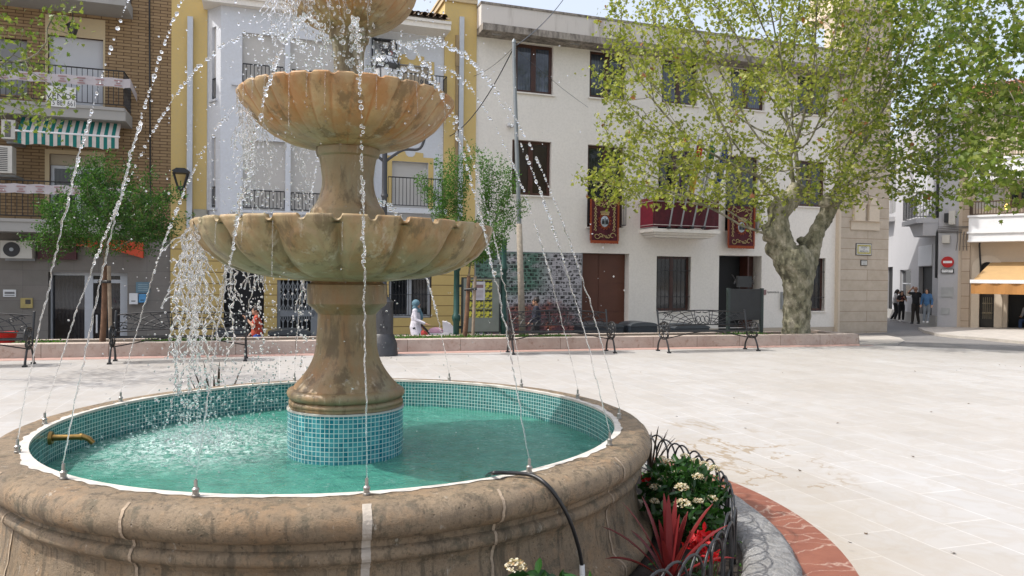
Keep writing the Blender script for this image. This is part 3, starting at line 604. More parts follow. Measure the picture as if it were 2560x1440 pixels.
for h in (g_win, g_win2):
    o = window(th, FAC, h, brown, glass, .17, .1, 2, sill=.05, sillm=wp); mb = MB(FAC.M); n = 9
    for k in range(n): x = h[0] + .05 + (h[1] - h[0] - .1) * k / (n - 1); mb.tube([(x, .05, h[2]), (x, .05, h[3])], .011, 5)
    for q in (.26, .74): z = h[2] + (h[3] - h[2]) * q; mb.box(h[0], h[1], .035, .065, z - .012, z + .012)
    mb.build('grille', iron, o)
a, b, c, d = g_door[:4]; ur_ = u_(1557, 740); mb = MB(FAC.M); mid = (a + ur_) / 2
mb.box(a + .004, b - .003, .335, .36, c, d - .004)
for x0, x1 in ((a + .02, mid - .02), (mid + .02, b - .02)):
    for q0, q1 in ((.01, .33), (.34, .655), (.665, .99)): mb.box(x0, x1, .32, .334, c + (d - c) * q0, c + (d - c) * q1)
o = mb.build('door', doorbrown, th); o['label'] = 'closed reddish brown double door'
mb = MB(FAC.M)
for k in range(9): mb.ball((a + random.uniform(.3, 1.5), .318, c + random.uniform(.5, 2.6)), .018, 1)
mb.build('stud', whitep, o)
a, b, c, d = g_open[:4]; mb = MB(FAC.M); mb.box(a + .003, b - .003, .55, .58, c, d - .003); o = mb.build('doorway', dark, th)  # dark sheet across the doorway stands for the unlit interior
mb = MB(FAC.M); mb.box(b - .62, b - .57, -.02 + .03, .5, c, d - .004); mb.box(b - .6, b - .02, .5, .54, c, d - .01); mb.build('door_leaf', brown, o)
# rusticated corner pier that carries on up as the bell tower
PT = z_(2130, 30); mb = MB(FAC.M); nz_ = 26; zc0 = -.5; hh = .415
ash = brickmat('cut stone', (.50, .43, .345), (.54, .47, .385), (.25, .18, .12), 30, hh, .008, bumpv=1.0, noiseamt=.5)
mb.box(UCc, UD, -.14, .9, -1.2, PT); mb.build('corner_pier', ash, th); mb = MB(FAC.M); mb.box(UCc + .002, UD - .01, .902, 11, -1.2, ZL0 + 1.2); mb.build('side_wing', wp, th)
mb = MB(FAC.M); mb.box(UCc - .09, UCc - .002, -.20, .3, -1.2, ZL0); mb.build('pier_edge', MT['stone ashlar'], th)
mb = MB(FAC.M); mb.box(UCc - .15, UD + .15, -.3, 2, PT + .002, PT + .35); mb.box(UCc, UD, -.1, 1.8, PT + .352, PT + 2.5); mb.build('tower_top', MT['stone ashlar'], th)
mb = MB(FAC.M); a = rc(2127, 482, 2197, 574, .14); w_ = a[1] - a[0]; mb.box(a[0], a[1], -.2, -.142, a[2], a[2] + .34)
for k in (0, 1): x = a[0] + w_ * (.08 + .5 * k); mb.box(x, x + w_ * .36, -.27, -.142, a[2] + .36, a[2] + 1.0); mb.box(x - .03, x + w_ * .36 + .03, -.3, -.142, a[2] + 1.002, a[2] + 1.06); mb.box(x + .08, x + w_ * .28, -.25, -.142, a[2] + 1.062, a[2] + 1.35)
mb.box(a[0] - .06, a[1] + .06, -.3, -.142, a[2] + .342, a[2] + .358); mb.build('carved_relief', MT['stone ashlar'], th)
def facing_tile(nm, label, px, off, mats, lines, border=None):
    a = rc(*px, off); t = thing(nm, label, 'sign', FAC.p(a[0], -off, a[2])); mb = MB(FAC.M); mb.box(a[0], a[1], -off - .03, -off - .002, a[2], a[3]); mb.build('frame', iron, t)
    mb = MB(FAC.M); e = .025; mb.box(a[0] + e, a[1] - e, -off - .036, -off - .031, a[2] + e, a[3] - e); mb.build('tile_panel', mats[0], t); w_, h_ = a[1] - a[0], a[3] - a[2]
    if border:
        mb = MB(FAC.M)
        for k in range(40):
            s = k / 40 * 4; i = int(s); f_ = s - i; x, z = [(f_, 0), (1, f_), (1 - f_, 1), (0, 1 - f_)][i]; mb.ball((a[0] + .09 + (w_ - .18) * x, -off - .037, a[2] + .09 + (h_ - .18) * z), .04, 1, (1, .15, 1))
        mb.build('glazed_border', border, t)
    mb = MB(FAC.M); cx = (a[0] + a[1]) / 2
    for tx, zr, sz, sx_ in lines: put_text(mb, tx, cx, -off - .039, a[2] + h_ * zr, h_ * sz, sx_)
    mb.build('lettering', m_('ink blue', (.03, .04, .08), .6), t)
facing_tile('street_name_tiles', 'ceramic street name panel with yellow floral border on the corner pier', (2139, 608, 2178, 638), .14, [m_('tile white', (.55, .55, .52), .3, 0, .05)], [('PLAZA', .66, .2, 1.0), ('DE', .5, .12, 1.0), ('ANDALUCIA', .33, .2, .8)], m_('yellow glaze', (.38, .33, .08), .3, 0, .4, 20))
facing_tile('old_street_plaque', 'small old white plaque below the ceramic street name', (2151, 650, 2167, 664), .14, [m_('tile white', (.5, .5, .5))], [('PLAZA DE', .68, .26, .7), ('ESPAÑA', .3, .26, .7)])
# tapestries, balcony, flags
def tapestry(label, px):
    a = rc(*px, .25); A, B_, Cc, D = a; t = thing('tapestry', label, 'tapestry', FAC.p(A, -.24, Cc), 0, 'crested tapestries hung from the town hall windows'); mb = MB(FAC.M); n = 16; W = B_ - A; H = D - Cc
    vf = lambda s, r: -.23 - .018 * math.sin(s * 16) * (.4 + r)
    for i in range(n):
        for j in range(6):
            s0, s1, r0, r1 = i / n, (i + 1) / n, j / 6, (j + 1) / 6; mb.quad((A + W * s0, vf(s0, r0), D - H * r0), (A + W * s0, vf(s0, r1), D - H * r1), (A + W * s1, vf(s1, r1), D - H * r1), (A + W * s1, vf(s1, r0), D - H * r0))
    mb.build('cloth', redcloth, t, smooth=True)
    mb = MB(FAC.M); fr = random.Random(3)
    for k in range(70):
        z = Cc - .02; x = A + W * k / 69; mb.box(x - .007, x + .007, -.26, -.235, z - .06 - fr.random() * .02, z + .03)
    for side in (A, B_):
        for k in range(60): z = Cc + H * k / 60; mb.box(side - .035, side + .03, -.262, -.235, z, z + H / 60 * .8)
    mb.build('fringe', fringe, t)
    mb = MB(FAC.M); v = -.262
    def curl(cx, cz, r, a0, s): mb.tube([(cx + r * (1 - .72 * k / 12) * math.cos(a0 + s * k * .45), v, cz + r * (1 - .72 * k / 12) * math.sin(a0 + s * k * .45)) for k in range(13)], .014, 5)
    m = W * .16
    for sx_ in (0, 1):
        X = lambda q: A + q if sx_ == 0 else B_ - q; sg = 1 if sx_ == 0 else -1
        for zc, sz in ((Cc + .17, -1), (D - .17, 1)):
            curl(X(m + .06), zc, .13, 0, sg * sz); curl(X(W * .36), zc, .09, math.pi, sg * sz); curl(X(W * .44), zc + .02 * sz, .06, 0, -sg * sz)
        for k in range(7): z = Cc + .36 + (H - .72) * k / 6; curl(X(m), z, .055, (0 if k % 2 else math.pi), 1 if k % 2 else -1); mb.ball((X(m), v, z + .08), .028, 1, (1, .4, 1))
    cx, cz = (A + B_) / 2, Cc + H * .47
    for k in range(9): mb.tube([(cx - .13 + .26 * k / 8, v, cz + .24), (cx - .17 + .34 * k / 8, v, cz + .34 + .03 * math.sin(k * math.pi / 8))], .014, 5)
    mb.tube([(cx - .15, v, cz + .23), (cx + .15, v, cz + .23)], .02, 5); mb.build('embroidery', gold, t)
    mb = MB(FAC.M); mb.ball((cx, v + .01, cz), .2, 2, (.8, .1, 1)); o = mb.build('crest', m_('crest silver', (.42, .47, .52), .5, 0, .2, 14), t)
    mb = MB(FAC.M)
    for k in range(14): A_ = k / 14 * 2 * math.pi; curl(cx + .2 * math.cos(A_), cz + .245 * math.sin(A_), .05, A_, 1)
    mb.build('crest_mantling', fringe, o)
    mb = MB(FAC.M)
    for dx in (-.075, .075): mb.box(cx + dx - .045, cx + dx + .045, v - .02, v - .012, cz - .1, cz + .02); mb.box(cx + dx - .03, cx + dx + .03, v - .022, v - .012, cz + .025, cz + .07)
    mb.box(cx - .012, cx + .012, v - .022, v - .012, cz - .12, cz + .12); mb.build('crest_towers', iron, o)
tapestry('maroon crested tapestry above the brown double door', (1478, 497, 1546, 601))
tapestry('maroon crested tapestry above the open doorway, near the plane trunk', (1822, 514, 1886, 614))
a = rc(1603, 588, 1784, 610, 0); bu0 = FAC.uz(1622, 570)[0]; PR = .95
q0 = FAC.uz(1634, 572, PR); q1 = FAC.uz(1795, 588, PR); zt = q0[1] + .02; bA, bB = q0[0], q1[0]
mb = MB(FAC.M)
for k, (e, h0, h1) in enumerate(((.0, -.12, 0), (.10, -.20, -.122), (.2, -.28, -.202))): mb.box(bA - .06 + e, bB + .06 - e, -PR + e - .05, -.003, zt + h0, zt + h1)
o = mb.build('balcony_slab', MT['white plaster'], th)
mb = MB(FAC.M); railing(mb, (bA + .02, -PR + .05, zt), (bB - .02, -PR + .05, zt), .08, 1.05, .12, .01); railing(mb, (bA + .02, -PR + .05, zt), (bA + .02, 0, zt), .08, 1.05, .12, .01); railing(mb, (bB - .02, -PR + .05, zt), (bB - .02, 0, zt), .08, 1.05, .12, .01); mb.build('railing', iron, o)
t = thing('balcony_drape', 'maroon cloth draped over the town hall balcony railing', 'drape', FAC.p(bA, -PR, zt)); mb = MB(FAC.M); n = 40
for i in range(n):
    x0 = bA + (bB - bA) * i / n; x1 = bA + (bB - bA) * (i + 1) / n; y0 = -PR - .0 - .012 * math.sin(i * 1.1); y1 = -PR - .0 - .012 * math.sin((i + 1) * 1.1); mb.quad((x0, y0, zt + .06), (x1, y1, zt + .06), (x1, y1, zt + 1.08), (x0, y0, zt + 1.08))
mb.build('front_cloth', redcloth, t)
for x in (bA - .02, bB + .02): mb = MB(FAC.M); mb.quad((x, -.02, zt + .06), (x, -PR, zt + .06), (x, -PR, zt + 1.08), (x, -.02, zt + 1.08)); mb.build('side_cloth', redcloth_sun, t)  # side cloths coloured brighter to stand for sun on them
mb = MB(FAC.M)
for z in (zt + .13, zt + .95): mb.tube([(bA - .035, -.05, z), (bA - .035, -PR - .03, z)], .012, 5); mb.tube([(bA - .035, -PR - .03, z), (bB + .03, -PR - .03, z)], .012, 5)
mb.build('cord', m_('pale cord', (.6, .5, .48), .8), t)
fl = [('purple flag hanging on the balcony pole nearest the drape centre', (.05, .02, .10), None), ('red and yellow flag on the second balcony flagpole', (.36, .03, .02), (.42, .26, .03)), ('green and white flag on the third balcony flagpole', (.02, .13, .07), (.45, .45, .45)), ('blue flag on the flagpole furthest right', (.02, .045, .2), None)]
for k, (lab, c1, c2) in enumerate(fl):
    a0 = FAC.uz(1675 + k * 29, 566, PR + .15); t = thing('flag', lab, 'flag', FAC.p(a0[0], -PR - .1, a0[1]), 0, 'flags leaning from the town hall balcony'); b0 = FAC.uz(1712 + k * 32, 335 + 5 * k, PR + .75)
    P0 = Vector((a0[0], -PR - .1, a0[1] - .05)); P1 = Vector((b0[0], -PR - .8, b0[1])); mb = MB(FAC.M); mb.tube([P0, P1], .03, 7); mb.ball(P1, .05, 1); mb.build('pole', grey, t)
    mb = MB(FAC.M); mb.box(P0.x - .05, P0.x + .05, P0.y - .04, -PR + .02, P0.z - .03, P0.z + .05); mb.build('socket', iron, t)
    mb = MB(FAC.M); D_ = P1 - P0; n = 7
    for i in range(n):
        for j in range(2):
            mb.cm = 1 if (c2 and j == 1) else 0; f0 = 1 - .55 * j / 2; f1 = 1 - .55 * (j + 1) / 2; w0, w1 = .2 * i / n, .2 * (i + 1) / n
            g_ = lambda f_, w_, ii: (P0 + D_ * f_ + Vector((w_, .05 * math.sin(ii * 2.1), -w_ * 2.4)))[:]
            mb.quad(g_(f1, w0, i), g_(f1, w1, i + 1), g_(f0, w1, i + 1), g_(f0, w0, i))
    mb.build('cloth', [m_('flag %d' % k, c1, .8), m_('flag %db' % k, c2 or c1, .8)], t)
# floodlights below the ledge
for x, y, lab in ((1240, 77, 'black floodlight under the ledge, leftmost beside the yellow house'), (1437, 101, 'black floodlight under the ledge between the first and second top windows'), (1620, 121, 'black floodlight under the ledge between the second and third top windows'), (1795, 140, 'black floodlight under the ledge deep in the plane tree foliage')):
    u, z = FAC.uz(x, y, .4); t = thing('floodlight', lab, 'floodlight', FAC.p(u, -.4, z), 0, 'floodlights under the town hall ledge'); mb = MB(FAC.M); mb.prism([(u - .19, z - .1), (u + .19, z - .1), (u + .19, z + .12), (u - .19, z + .12)], -.52, -.3); mb.build('housing', iron, t)
    mb = MB(FAC.M); mb.box(u - .16, u + .16, -.5, -.33, z - .125, z - .102); mb.build('lens', m_('lamp lens', (.2, .2, .2), .15), t)
    mb = MB(FAC.M); mb.box(u - .21, u + .21, -.43, -.39, z + .03, z + .05); mb.box(u - .215, u - .195, -.43, -.39, z + .03, ZL0); mb.box(u + .195, u + .215, -.43, -.39, z + .03, ZL0); mb.build('bracket', iron, t)
a = FAC.uz(1274, 315); t = thing('security_camera', 'small white camera on the wall between the two left windows', 'camera', FAC.p(a[0], 0, a[1])); mb = MB(FAC.M); mb.ball((a[0], -.16, a[1] - .03), .09, 2, (1.1, 1, .7)); mb.build('dome', m_('cam grey', (.5, .5, .5), .4), t); mb = MB(FAC.M); mb.box(a[0] - .1, a[0] + .04, -.14, -.002, a[1] - .02, a[1] + .07); mb.build('mount', whitep, t)
a = rc(1911, 727, 1948, 733); t = thing('wall_inscription', 'small black lettering on the white wall left of the plane trunk', 'sign', FAC.p(a[0], 0, a[2])); mb = MB(FAC.M); put_text(mb, 'Ayuntamiento de', (a[0] + a[1]) / 2 + .05, -.012, (a[2] + a[3]) / 2, .14, .55); mb.build('lettering', iron, t)
mb = MB(FAC.M); mb.prism([(a[0] - .06, a[2] - .04), (a[0] + .02, a[2] - .08), (a[0] + .08, a[2] - .04), (a[0] + .08, a[3] + .04), (a[0] - .06, a[3] + .04)], -.014, -.003); mb.build('emblem', m_('emblem', (.25, .15, .14), .6), t)
a = rc(1951, 730, 1960, 773); t = thing('wall_ashtray', 'narrow steel box fixed to the wall left of the plane trunk', 'box', FAC.p(a[0], 0, a[2])); mb = MB(FAC.M); mb.box(a[0], a[1], -.14, -.002, a[2], a[3]); mb.build('body', grey, t); mb = MB(FAC.M); mb.box(a[1] - .03, a[1] + .015, -.16, -.142, a[2], a[3]); mb.build('rail', iron, t)
# photo mosaic mural
mur = NT('photo mosaic'); uvm = mur.co('Object', rot=(R(90), 0, 0)); ob = mur.n('TexCoord').outputs['Object']
sep = mur.n('SeparateXYZ', ob); U_, Z_ = sep.outputs[0], sep.outputs[2]
br = mur.n('TexBrick', Vector=mur.n('CombineXYZ', U_, Z_, 0.0).outputs[0], Color1=(.11, .105, .11), Color2=(.50, .48, .51), Mortar=(.4, .4, .4), Scale=1.0, Mortar_Size=.014, Brick_Width=.19, Row_Height=.13, Bias=0.0)
tint = mur.math('MULTIPLY', mur.n('RGBToBW', br.outputs[0]).outputs[0], 1.0)
pic = mur.ramp(mur.noise(7.5, 2, .5, mur.n('CombineXYZ', U_, mur.math('MULTIPLY', Z_, 1.5), mur.math('MULTIPLY', tint, 9.0)).outputs[0]), [(.44, .10), (.50, .9), (.56, 1.0)])
bw = mur.mix(1.0, br.outputs[0], pic, 'MULTIPLY'); bw = mur.mix(br.outputs[1], bw, (.40, .39, .41))
leaf = mur.ramp(mur.noise(1.1, 5, .6, mur.n('CombineXYZ', mur.math('MULTIPLY', U_, .55), mur.math('ADD', mur.math('MULTIPLY', Z_, 1.4), mur.math('MULTIPLY', U_, -.35)), 0.0).outputs[0]), [(.36, 0), (.5, 1), (.58, 1), (.72, 0)])
top = mur.ramp(mur.math('MULTIPLY', Z_, .34), [(.45, 0), (.6, 1)]); left = mur.ramp(mur.math('MULTIPLY', U_, .26), [(.55, 1), (.72, 0)])
gm = mur.math('MULTIPLY', mur.math('MULTIPLY', leaf, top), left)
cc = mur.n('VectorMath', mur.n('CombineXYZ', mur.math('MULTIPLY', mur.math('SUBTRACT', U_, 2.1), .5), mur.math('SUBTRACT', Z_, .55), 0.0).outputs[0], (0, 0, 0), operation='DISTANCE').outputs['Value']
fm_ = mur.ramp(mur.math('ADD', cc, mur.math('MULTIPLY', mur.math('SUBTRACT', mur.noise(2.0, 5, .7), .5), 1.3)), [(.65, 1), (.95, 0)])
c = mur.mix(mur.math('MULTIPLY', gm, .9), bw, mur.mix(1.0, bw, (.14, .42, .27), 'MULTIPLY'))
fcol = mur.ramp(mur.noise(3.2, 3), [(.3, (.14, .07, .10)), (.5, (.40, .12, .13)), (.68, (.85, .24, .08)), (.8, (.3, .2, .28))])
c = mur.mix(mur.math('MULTIPLY', fm_, .92), c, mur.mix(1.0, bw, fcol, 'MULTIPLY')); mur.p(Base_Color=c, Roughness=.5)
a = rc(1188, 625, 1452, 838); a = (a[0], a[1], -.55, z_(1440, 634)); t = thing('photo_mosaic_mural', 'large mural made of many tiny photographs left of the brown door', 'mural')
mb = MB(); mb.box(0, a[1] - a[0], 0, .035, 0, a[3] - a[2]); mb.build('panel', mur.m, t); mb = MB(); W_, H_ = a[1] - a[0], a[3] - a[2]
mb.box(-.02, 0, -.01, .04, 0, H_); mb.box(W_, W_ + .02, -.01, .04, 0, H_); mb.box(-.02, W_ + .02, -.01, .04, H_, H_ + .02); mb.build('edging', grey, t); t.location = FAC.p(a[0], -.05, a[2]); t.rotation_euler = (0, 0, FAC.ang)
# ---- lane and the buildings on the right
EA = Vector((18.3, 31.8)); EB = Vector((21.4, 43.7)); ea = math.atan2(EA.y - EB.y, EA.x - EB.x); EF = Frame(EB.x, EB.y, ea); LE = (EA - EB).length
GF = Frame(EA.x, EA.y, math.atan2(-.78, 1.0)); zs_ = -.42
wl = thing('white_lane_house', 'white corner house with iron balcony where the lane begins', 'house', (EA.x, EA.y, zs_))
lanewhite = plaster('lane white', (.44, .44, .455))  # white walls' base colour darkened to stand for the lane's shade
ex = lambda x, y=600: EF.uz(x, y)[0]
eh = [EF.rect(2216, 668, 2231, 800), EF.rect(2250, 675, 2277, 742), EF.rect(2297, 667, 2330, 803), EF.rect(2278, 400, 2318, 530), EF.rect(2226, 420, 2240, 535)]
mb = MB(EF.M); wall_holes(mb, -2, LE, -1, 9.2, [(max(-1.9, h[0]), min(LE - .3, h[1]), h[2], h[3]) for h in eh]); mb.build('wall', lanewhite, wl)
gx = GF.uz(2394, 700)[0]
mb = MB(GF.M); wall_holes(mb, 0, gx, -1, 9.2, []); mb.quad((gx, 0, -1), (gx, 6, -1), (gx, 6, 9.2), (gx, 0, 9.2)); mb.quad((0, 0, 9.2), (gx, 0, 9.2), (gx, 6, 9.2), (0, 6, 9.2)); mb.build('corner_wall', lanewhite, wl)
mb = MB(EF.M); h = eh[0]; mb.box(h[0], h[1], .15, .17, h[2], h[3]); h = eh[2]; mb.box(h[0] + .002, h[1] - .002, .18, .2, h[2], h[3]); mb.build('doorway', dark, wl)  # dark sheets in the openings stand for shade indoors
window(wl, EF, eh[1], lgrey, glass, .12, .06, 1, rows=1); h = eh[2]; shutter(wl, EF, (h[0], h[1], h[3] + .02, h[3] + .95), sh_white, -.04, 'shutter'); shutter(wl, EF, eh[3], sh_white); shutter(wl, EF, eh[4], sh_grey)
q0 = EF.uz(2255, 538, .9); q1 = EF.uz(2345, 528, .9); zz = q1[1] - .02
mb = MB(EF.M); mb.box(q0[0], LE - .02, -.9, -.003, zz - .2, zz); mb.prism([(q0[0] + .1, zz - .202), (q0[0] + .9, zz - .75), (LE - .1, zz - .75), (LE - .04, zz - .202)], -.6, -.003); o = mb.build('balcony_slab', lanewhite, wl)
mb = MB(EF.M); railing(mb, (q0[0] + .04, -.86, zz), (LE - .06, -.86, zz), .08, 1.0, .12, .012); railing(mb, (q0[0] + .04, -.86, zz), (q0[0] + .04, 0, zz), .08, 1.0, .12, .012); railing(mb, (LE - .06, -.86, zz), (LE - .06, 0, zz), .08, 1.0, .12, .012); mb.build('railing', iron, o)
q0 = EF.uz(2222, 545, .1); mb = MB(EF.M); mb.box(-2, q0[0] + .9, -.5, -.003, q0[1] - .25, q0[1]); o = mb.build('balcony_slab', lanewhite, wl); mb = MB(EF.M); railing(mb, (-2, -.46, q0[1]), (q0[0] + .86, -.46, q0[1]), .08, 1.05, .12, .012); mb.build('railing', iron, o)
mb = MB(EF.M); mb.tube([(LE - .12, -.05, z) for z in (EF.uz(2347, 695)[1], 8.9)], .05, 8); mb.build('drain_pipe', iron, wl)
mb = MB(EF.M); mb.box(-2, LE - .02, -.05, -.003, -1, .15); mb.build('plinth', MT['concrete'], wl)
bh = thing('beige_corner_house', 'beige stone-trimmed house with arched door and white balcony fascias', 'house', GF.p(gx + 2, 0, zs_))
bp = MT['beige plaster']; gr = lambda *p: GF.rect(*p)
dA = gr(2450, 655, 2486, 818); hA = (dA[0], dA[1], -.35, dA[3], .3); sB = gr(2520, 690, 2600, 835); hB = (sB[0], sB[1] + 2, -.45, sB[3], .6); wB = (gr(2440, 462, 2512, 522)); wB2 = gr(2525, 470, 2600, 520)
gw = gx + 9
mb = MB(GF.M); wall_holes(mb, gx + .002, gw, -1, 9.0, [hA, hB, wB, wB2]); mb.quad((gw, 0, -1), (gw, 8, -1), (gw, 8, 9), (gw, 0, 9)); mb.build('wall', bp, bh)
mb = MB(GF.M); pu = [GF.uz(x, 700)[0] for x in (2404, 2424)]; hq = .52
ashp = brickmat('pier stone', (.46, .37, .28), (.50, .41, .32), (.22, .16, .11), 30, hq, .012, bumpv=1.0)
mb.box(pu[0], pu[1], -.10, -.002, -1, 8.4); mb.build('stone_pier', ashp, bh)
cx = (hA[0] + hA[1]) / 2; ra = (hA[1] - hA[0]) / 2; zs0 = hA[3] - ra; mb = MB(GF.M)
arch = [(cx + (ra + .28) * math.cos(t), zs0 + (ra + .28) * math.sin(t)) for t in np.linspace(0, math.pi, 15)]; inn = [(cx + ra * math.cos(t), zs0 + ra * math.sin(t)) for t in np.linspace(0, math.pi, 15)]
for i in range(14): mb.prism([inn[i], arch[i], arch[i + 1], inn[i + 1]], -.06, .28)
mb.box(hA[0] - .28, hA[0], -.06, .28, -.4, zs0); mb.box(hA[1], hA[1] + .28, -.06, .28, -.4, zs0)
for i in range(14): mb.prism([inn[i + 1], inn[i], (inn[i][0], hA[3] + .002), (inn[i + 1][0], hA[3] + .002)][::-1], .0, .2)
mb.build('arch_surround', MT['stone ashlar'], bh)
mb = MB(GF.M); mb.box(hA[0], hA[1], .24, .26, hA[2], hA[3]); o = mb.build('arched_door', m_('dark bronze', (.02, .017, .014), .35), bh); mb = MB(GF.M)
for k in range(5):
    x = hA[0] + .12 + (hA[1] - hA[0] - .24) * k / 4; mb.tube([(x, .22, .1), (x, .22, 1.0)], .012, 5); mb.ball((x, .22, .35), .05, 1); mb.ball((x, .22, .75), .04, 1)
mb.build('door_grille', m_('worn brass', (.30, .26, .18), .4, .4), o)
mb = MB(GF.M); mb.box(hB[0] + .01, hB[1], .4, .42, hB[2], hB[3]); mb.build('shop_opening', dark, bh)  # dark sheet stands for the unlit shop interior
shutter(bh, GF, wB, sh_beige); window(bh, GF, wB2, m_('bronze frame', (.12, .08, .03), .4), glass, .12, .06, 3)
for (pa, pb, th_) in (((2424, 545), (2424, 602), .9), ((2424, 405), (2424, 452), .9)):
    zA, zB_ = GF.uz(*pa, .6)[1], GF.uz(*pb, .6)[1]; uS = GF.uz(2424, 560, .6)[0]; mb = MB(GF.M)
    n = 4; hh_ = (zA - zB_) / n
    mb.box(uS, gw - .1, -.9, -.003, zB_, zA)
    mb.box(uS - .05, gw - .1, -.96, -.002, zB_ + (zA - zB_) * .30, zB_ + (zA - zB_) * .38); mb.box(uS - .04, gw - .1, -.95, -.002, zA + .001, zA + .08); mb.box(uS - .03, gw - .1, -.93, -.002, zB_ - .06, zB_ - .001); o = mb.build('balcony_fascia', whitep, bh)
    mb = MB(GF.M); railing(mb, (uS + .03, -.85, zA + .08), (gw - .2, -.85, zA + .08), .05, .55, .1, .014, .03); railing(mb, (uS + .03, -.85, zA + .08), (uS + .03, 0, zA + .08), .05, .55, .1, .014, .03); mb.build('railing', m_('rusty rail', (.07, .04, .02), .5), o)
zr = GF.uz(2424, 232, .5)[1]
mb = MB(GF.M); mb.box(gx - .05, gw, -.55, 1, 9.0 - .2, 9.0 + .002); mb.build('cornice', whitep, bh)
terr = NT('terracotta tiles'); tc = terr.ramp(terr.n('NewGeometry').outputs['Random Per Island'], [(0, (.24, .09, .05)), (.5, (.36, .15, .08)), (1, (.42, .22, .13))]); terr.p(Base_Color=tc, Roughness=.9)
tile_roof(bh, GF.M, gx - .1, gw, -.6, 3.4, 9.05, .4, terr.m)
q = GF.uz(2518, 517, .9); t = thing('balcony_lamp', 'glowing amber lamp above the white balcony fascia', 'lamp', GF.p(q[0], -.9, q[1])); lm = NT('amber glow'); lm.p(Base_Color=(.8, .5, .12), Emission_Color=(1, .62, .15), Emission_Strength=1.6)
mb = MB(GF.M); mb.ball((q[0], -.9, q[1]), .1, 2, (1, 1, 1.25)); mb.build('globe', lm.m, t); mb = MB(GF.M); mb.tube([(q[0], -.9, q[1] - .25), (q[0], -.9, q[1] - .1)], .03, 6); mb.build('base', iron, t)
t = thing('shop_awning', 'ochre yellow shop awning with hanging valance over the bar terrace', 'awning', GF.p(gx + 1.5, -1, 2.2))
A0 = GF.uz(2428, 704, 1.9); R0 = GF.uz(2478, 655, .02); ymat = m_('ochre awning', (.44, .285, .13), .8, 0, .06, 4); yd = m_('orange valance', (.40, .19, .055), .8, 0, .06, 4)
u0, u1 = A0[0], A0[0] + 5.0; zf = A0[1]; zb_ = R0[1]
mb = MB(GF.M); ub_ = R0[0]; mb.quad((u0, -1.9, zf), (u1, -1.9, zf), (u1, -.01, zb_), (ub_, -.01, zb_)); mb.quad((u0, -1.9, zf - .01), (ub_, -.01, zb_ - .01), (u1, -.01, zb_ - .01), (u1, -1.9, zf - .01)); mb.build('canopy', ymat, t)
mb = MB(GF.M); mb.box(u0 - .04, u1, -1.97, -1.9, zf - .06, zf + .08); mb.build('front_bar', whitep, t); mb = MB(GF.M); n = 40
for i in range(n):
    x0, x1 = u0 + (u1 - u0) * i / n, u0 + (u1 - u0) * (i + 1) / n; g0, g1 = (-1.94 + .03 * math.sin(i * 1.2), -1.94 + .03 * math.sin((i + 1) * 1.2)); mb.quad((x0, g0, zf - .48), (x1, g1, zf - .48), (x1, g1, zf - .04), (x0, g0, zf - .04))
mb.build('valance', yd, t, smooth=True)
mb = MB(GF.M); 
for x in (u0 + .15, u1 - .3): mb.tube([(x, -1.88, zf - .02), (x, -.9, zf + .05), (x, -.03, zf - .3)], .025, 6)
mb.build('arm', whitep, t)
# no entry sign and boxes on the corner wall
q = GF.uz(2369, 655, .08); rr = GF.uz(2385, 655, .08)[0] - q[0]; t = thing('no_entry_sign', 'round red no entry sign with white bar on the lane corner', 'road sign', GF.p(q[0], -.08, q[1]))
mb = MB(GF.M); disc(mb, q[0], q[1], rr * 1.0, -.09, -.06); mb.build('disc', m_('sign red', (.42, .008, .008), .4, 0, .05), t); mb = MB(GF.M); mb.box(q[0] - rr * .7, q[0] + rr * .7, -.095, -.0915, q[1] - rr * .2, q[1] + rr * .2); mb.build('bar', whitep, t)
mb = MB(GF.M); mb.box(q[0] - .05, q[0] + .05, -.058, -.002, q[1] - .2, q[1] + .2); mb.build('bracket', grey, t)
a = GF.rect(2353, 672, 2385, 683); t = thing('supplementary_plate', 'white rectangular plate of black text under the no entry sign', 'road sign', GF.p(a[0], -.06, a[2])); mb = MB(GF.M); mb.box(a[0], a[1], -.07, -.002, a[2], a[3]); mb.build('frame', iron, t); mb = MB(GF.M); mb.box(a[0] + .03, a[1] - .03, -.076, -.071, a[2] + .03, a[3] - .03); mb.build('plate', whitep, t)
mb = MB(GF.M); w_ = a[1] - a[0]; h_ = a[3] - a[2]; put_text(mb, 'EXCEPTO AUTORIZADOS', a[0] + w_ / 2, -.079, a[2] + h_ * .66, h_ * .34, .45); put_text(mb, 'Y VADOS', a[0] + w_ / 2, -.079, a[2] + h_ * .3, h_ * .3, .55); mb.build('lettering', iron, t)
for nm, lab, px, mm, pr in (('meter_cover', 'square grey meter cover below the no entry sign', (2353, 718, 2383, 743), m_('cover grey', (.36, .37, .37), .6), .03), ('meter_cover', 'lower smaller grey meter cover near the pavement', (2353, 770, 2373, 785), m_('cover grey', (.36, .37, .37), .6), .03),
                        ('junction_box', 'ivory junction box trailing cables above the no entry sign', (2357, 588, 2376, 608), m_('ivory casing', (.52, .50, .45)), .2), ('junction_box', 'tall ivory junction box beside the black cable coil', (2374, 528, 2390, 562), m_('ivory casing', (.52, .50, .45)), .22), ('cable_box', 'black cable box on the lane corner wall', (2362, 534, 2373, 557), iron, .18)):
    a = GF.rect(*px); t = thing(nm, lab, nm.replace('_', ' '), GF.p(a[0], 0, a[2])); mb = MB(GF.M); mb.box(a[0], a[1], -pr, -.002, a[2], a[3]); mb.build('body', mm, t); mb = MB(GF.M); w_, h_ = a[1] - a[0], a[3] - a[2]
    mb.box(a[0] + w_ * .08, a[1] - w_ * .08, -pr - .008, -pr - .001, a[2] + h_ * .08, a[3] - h_ * .08)
    mb.build('lid', mm, t)
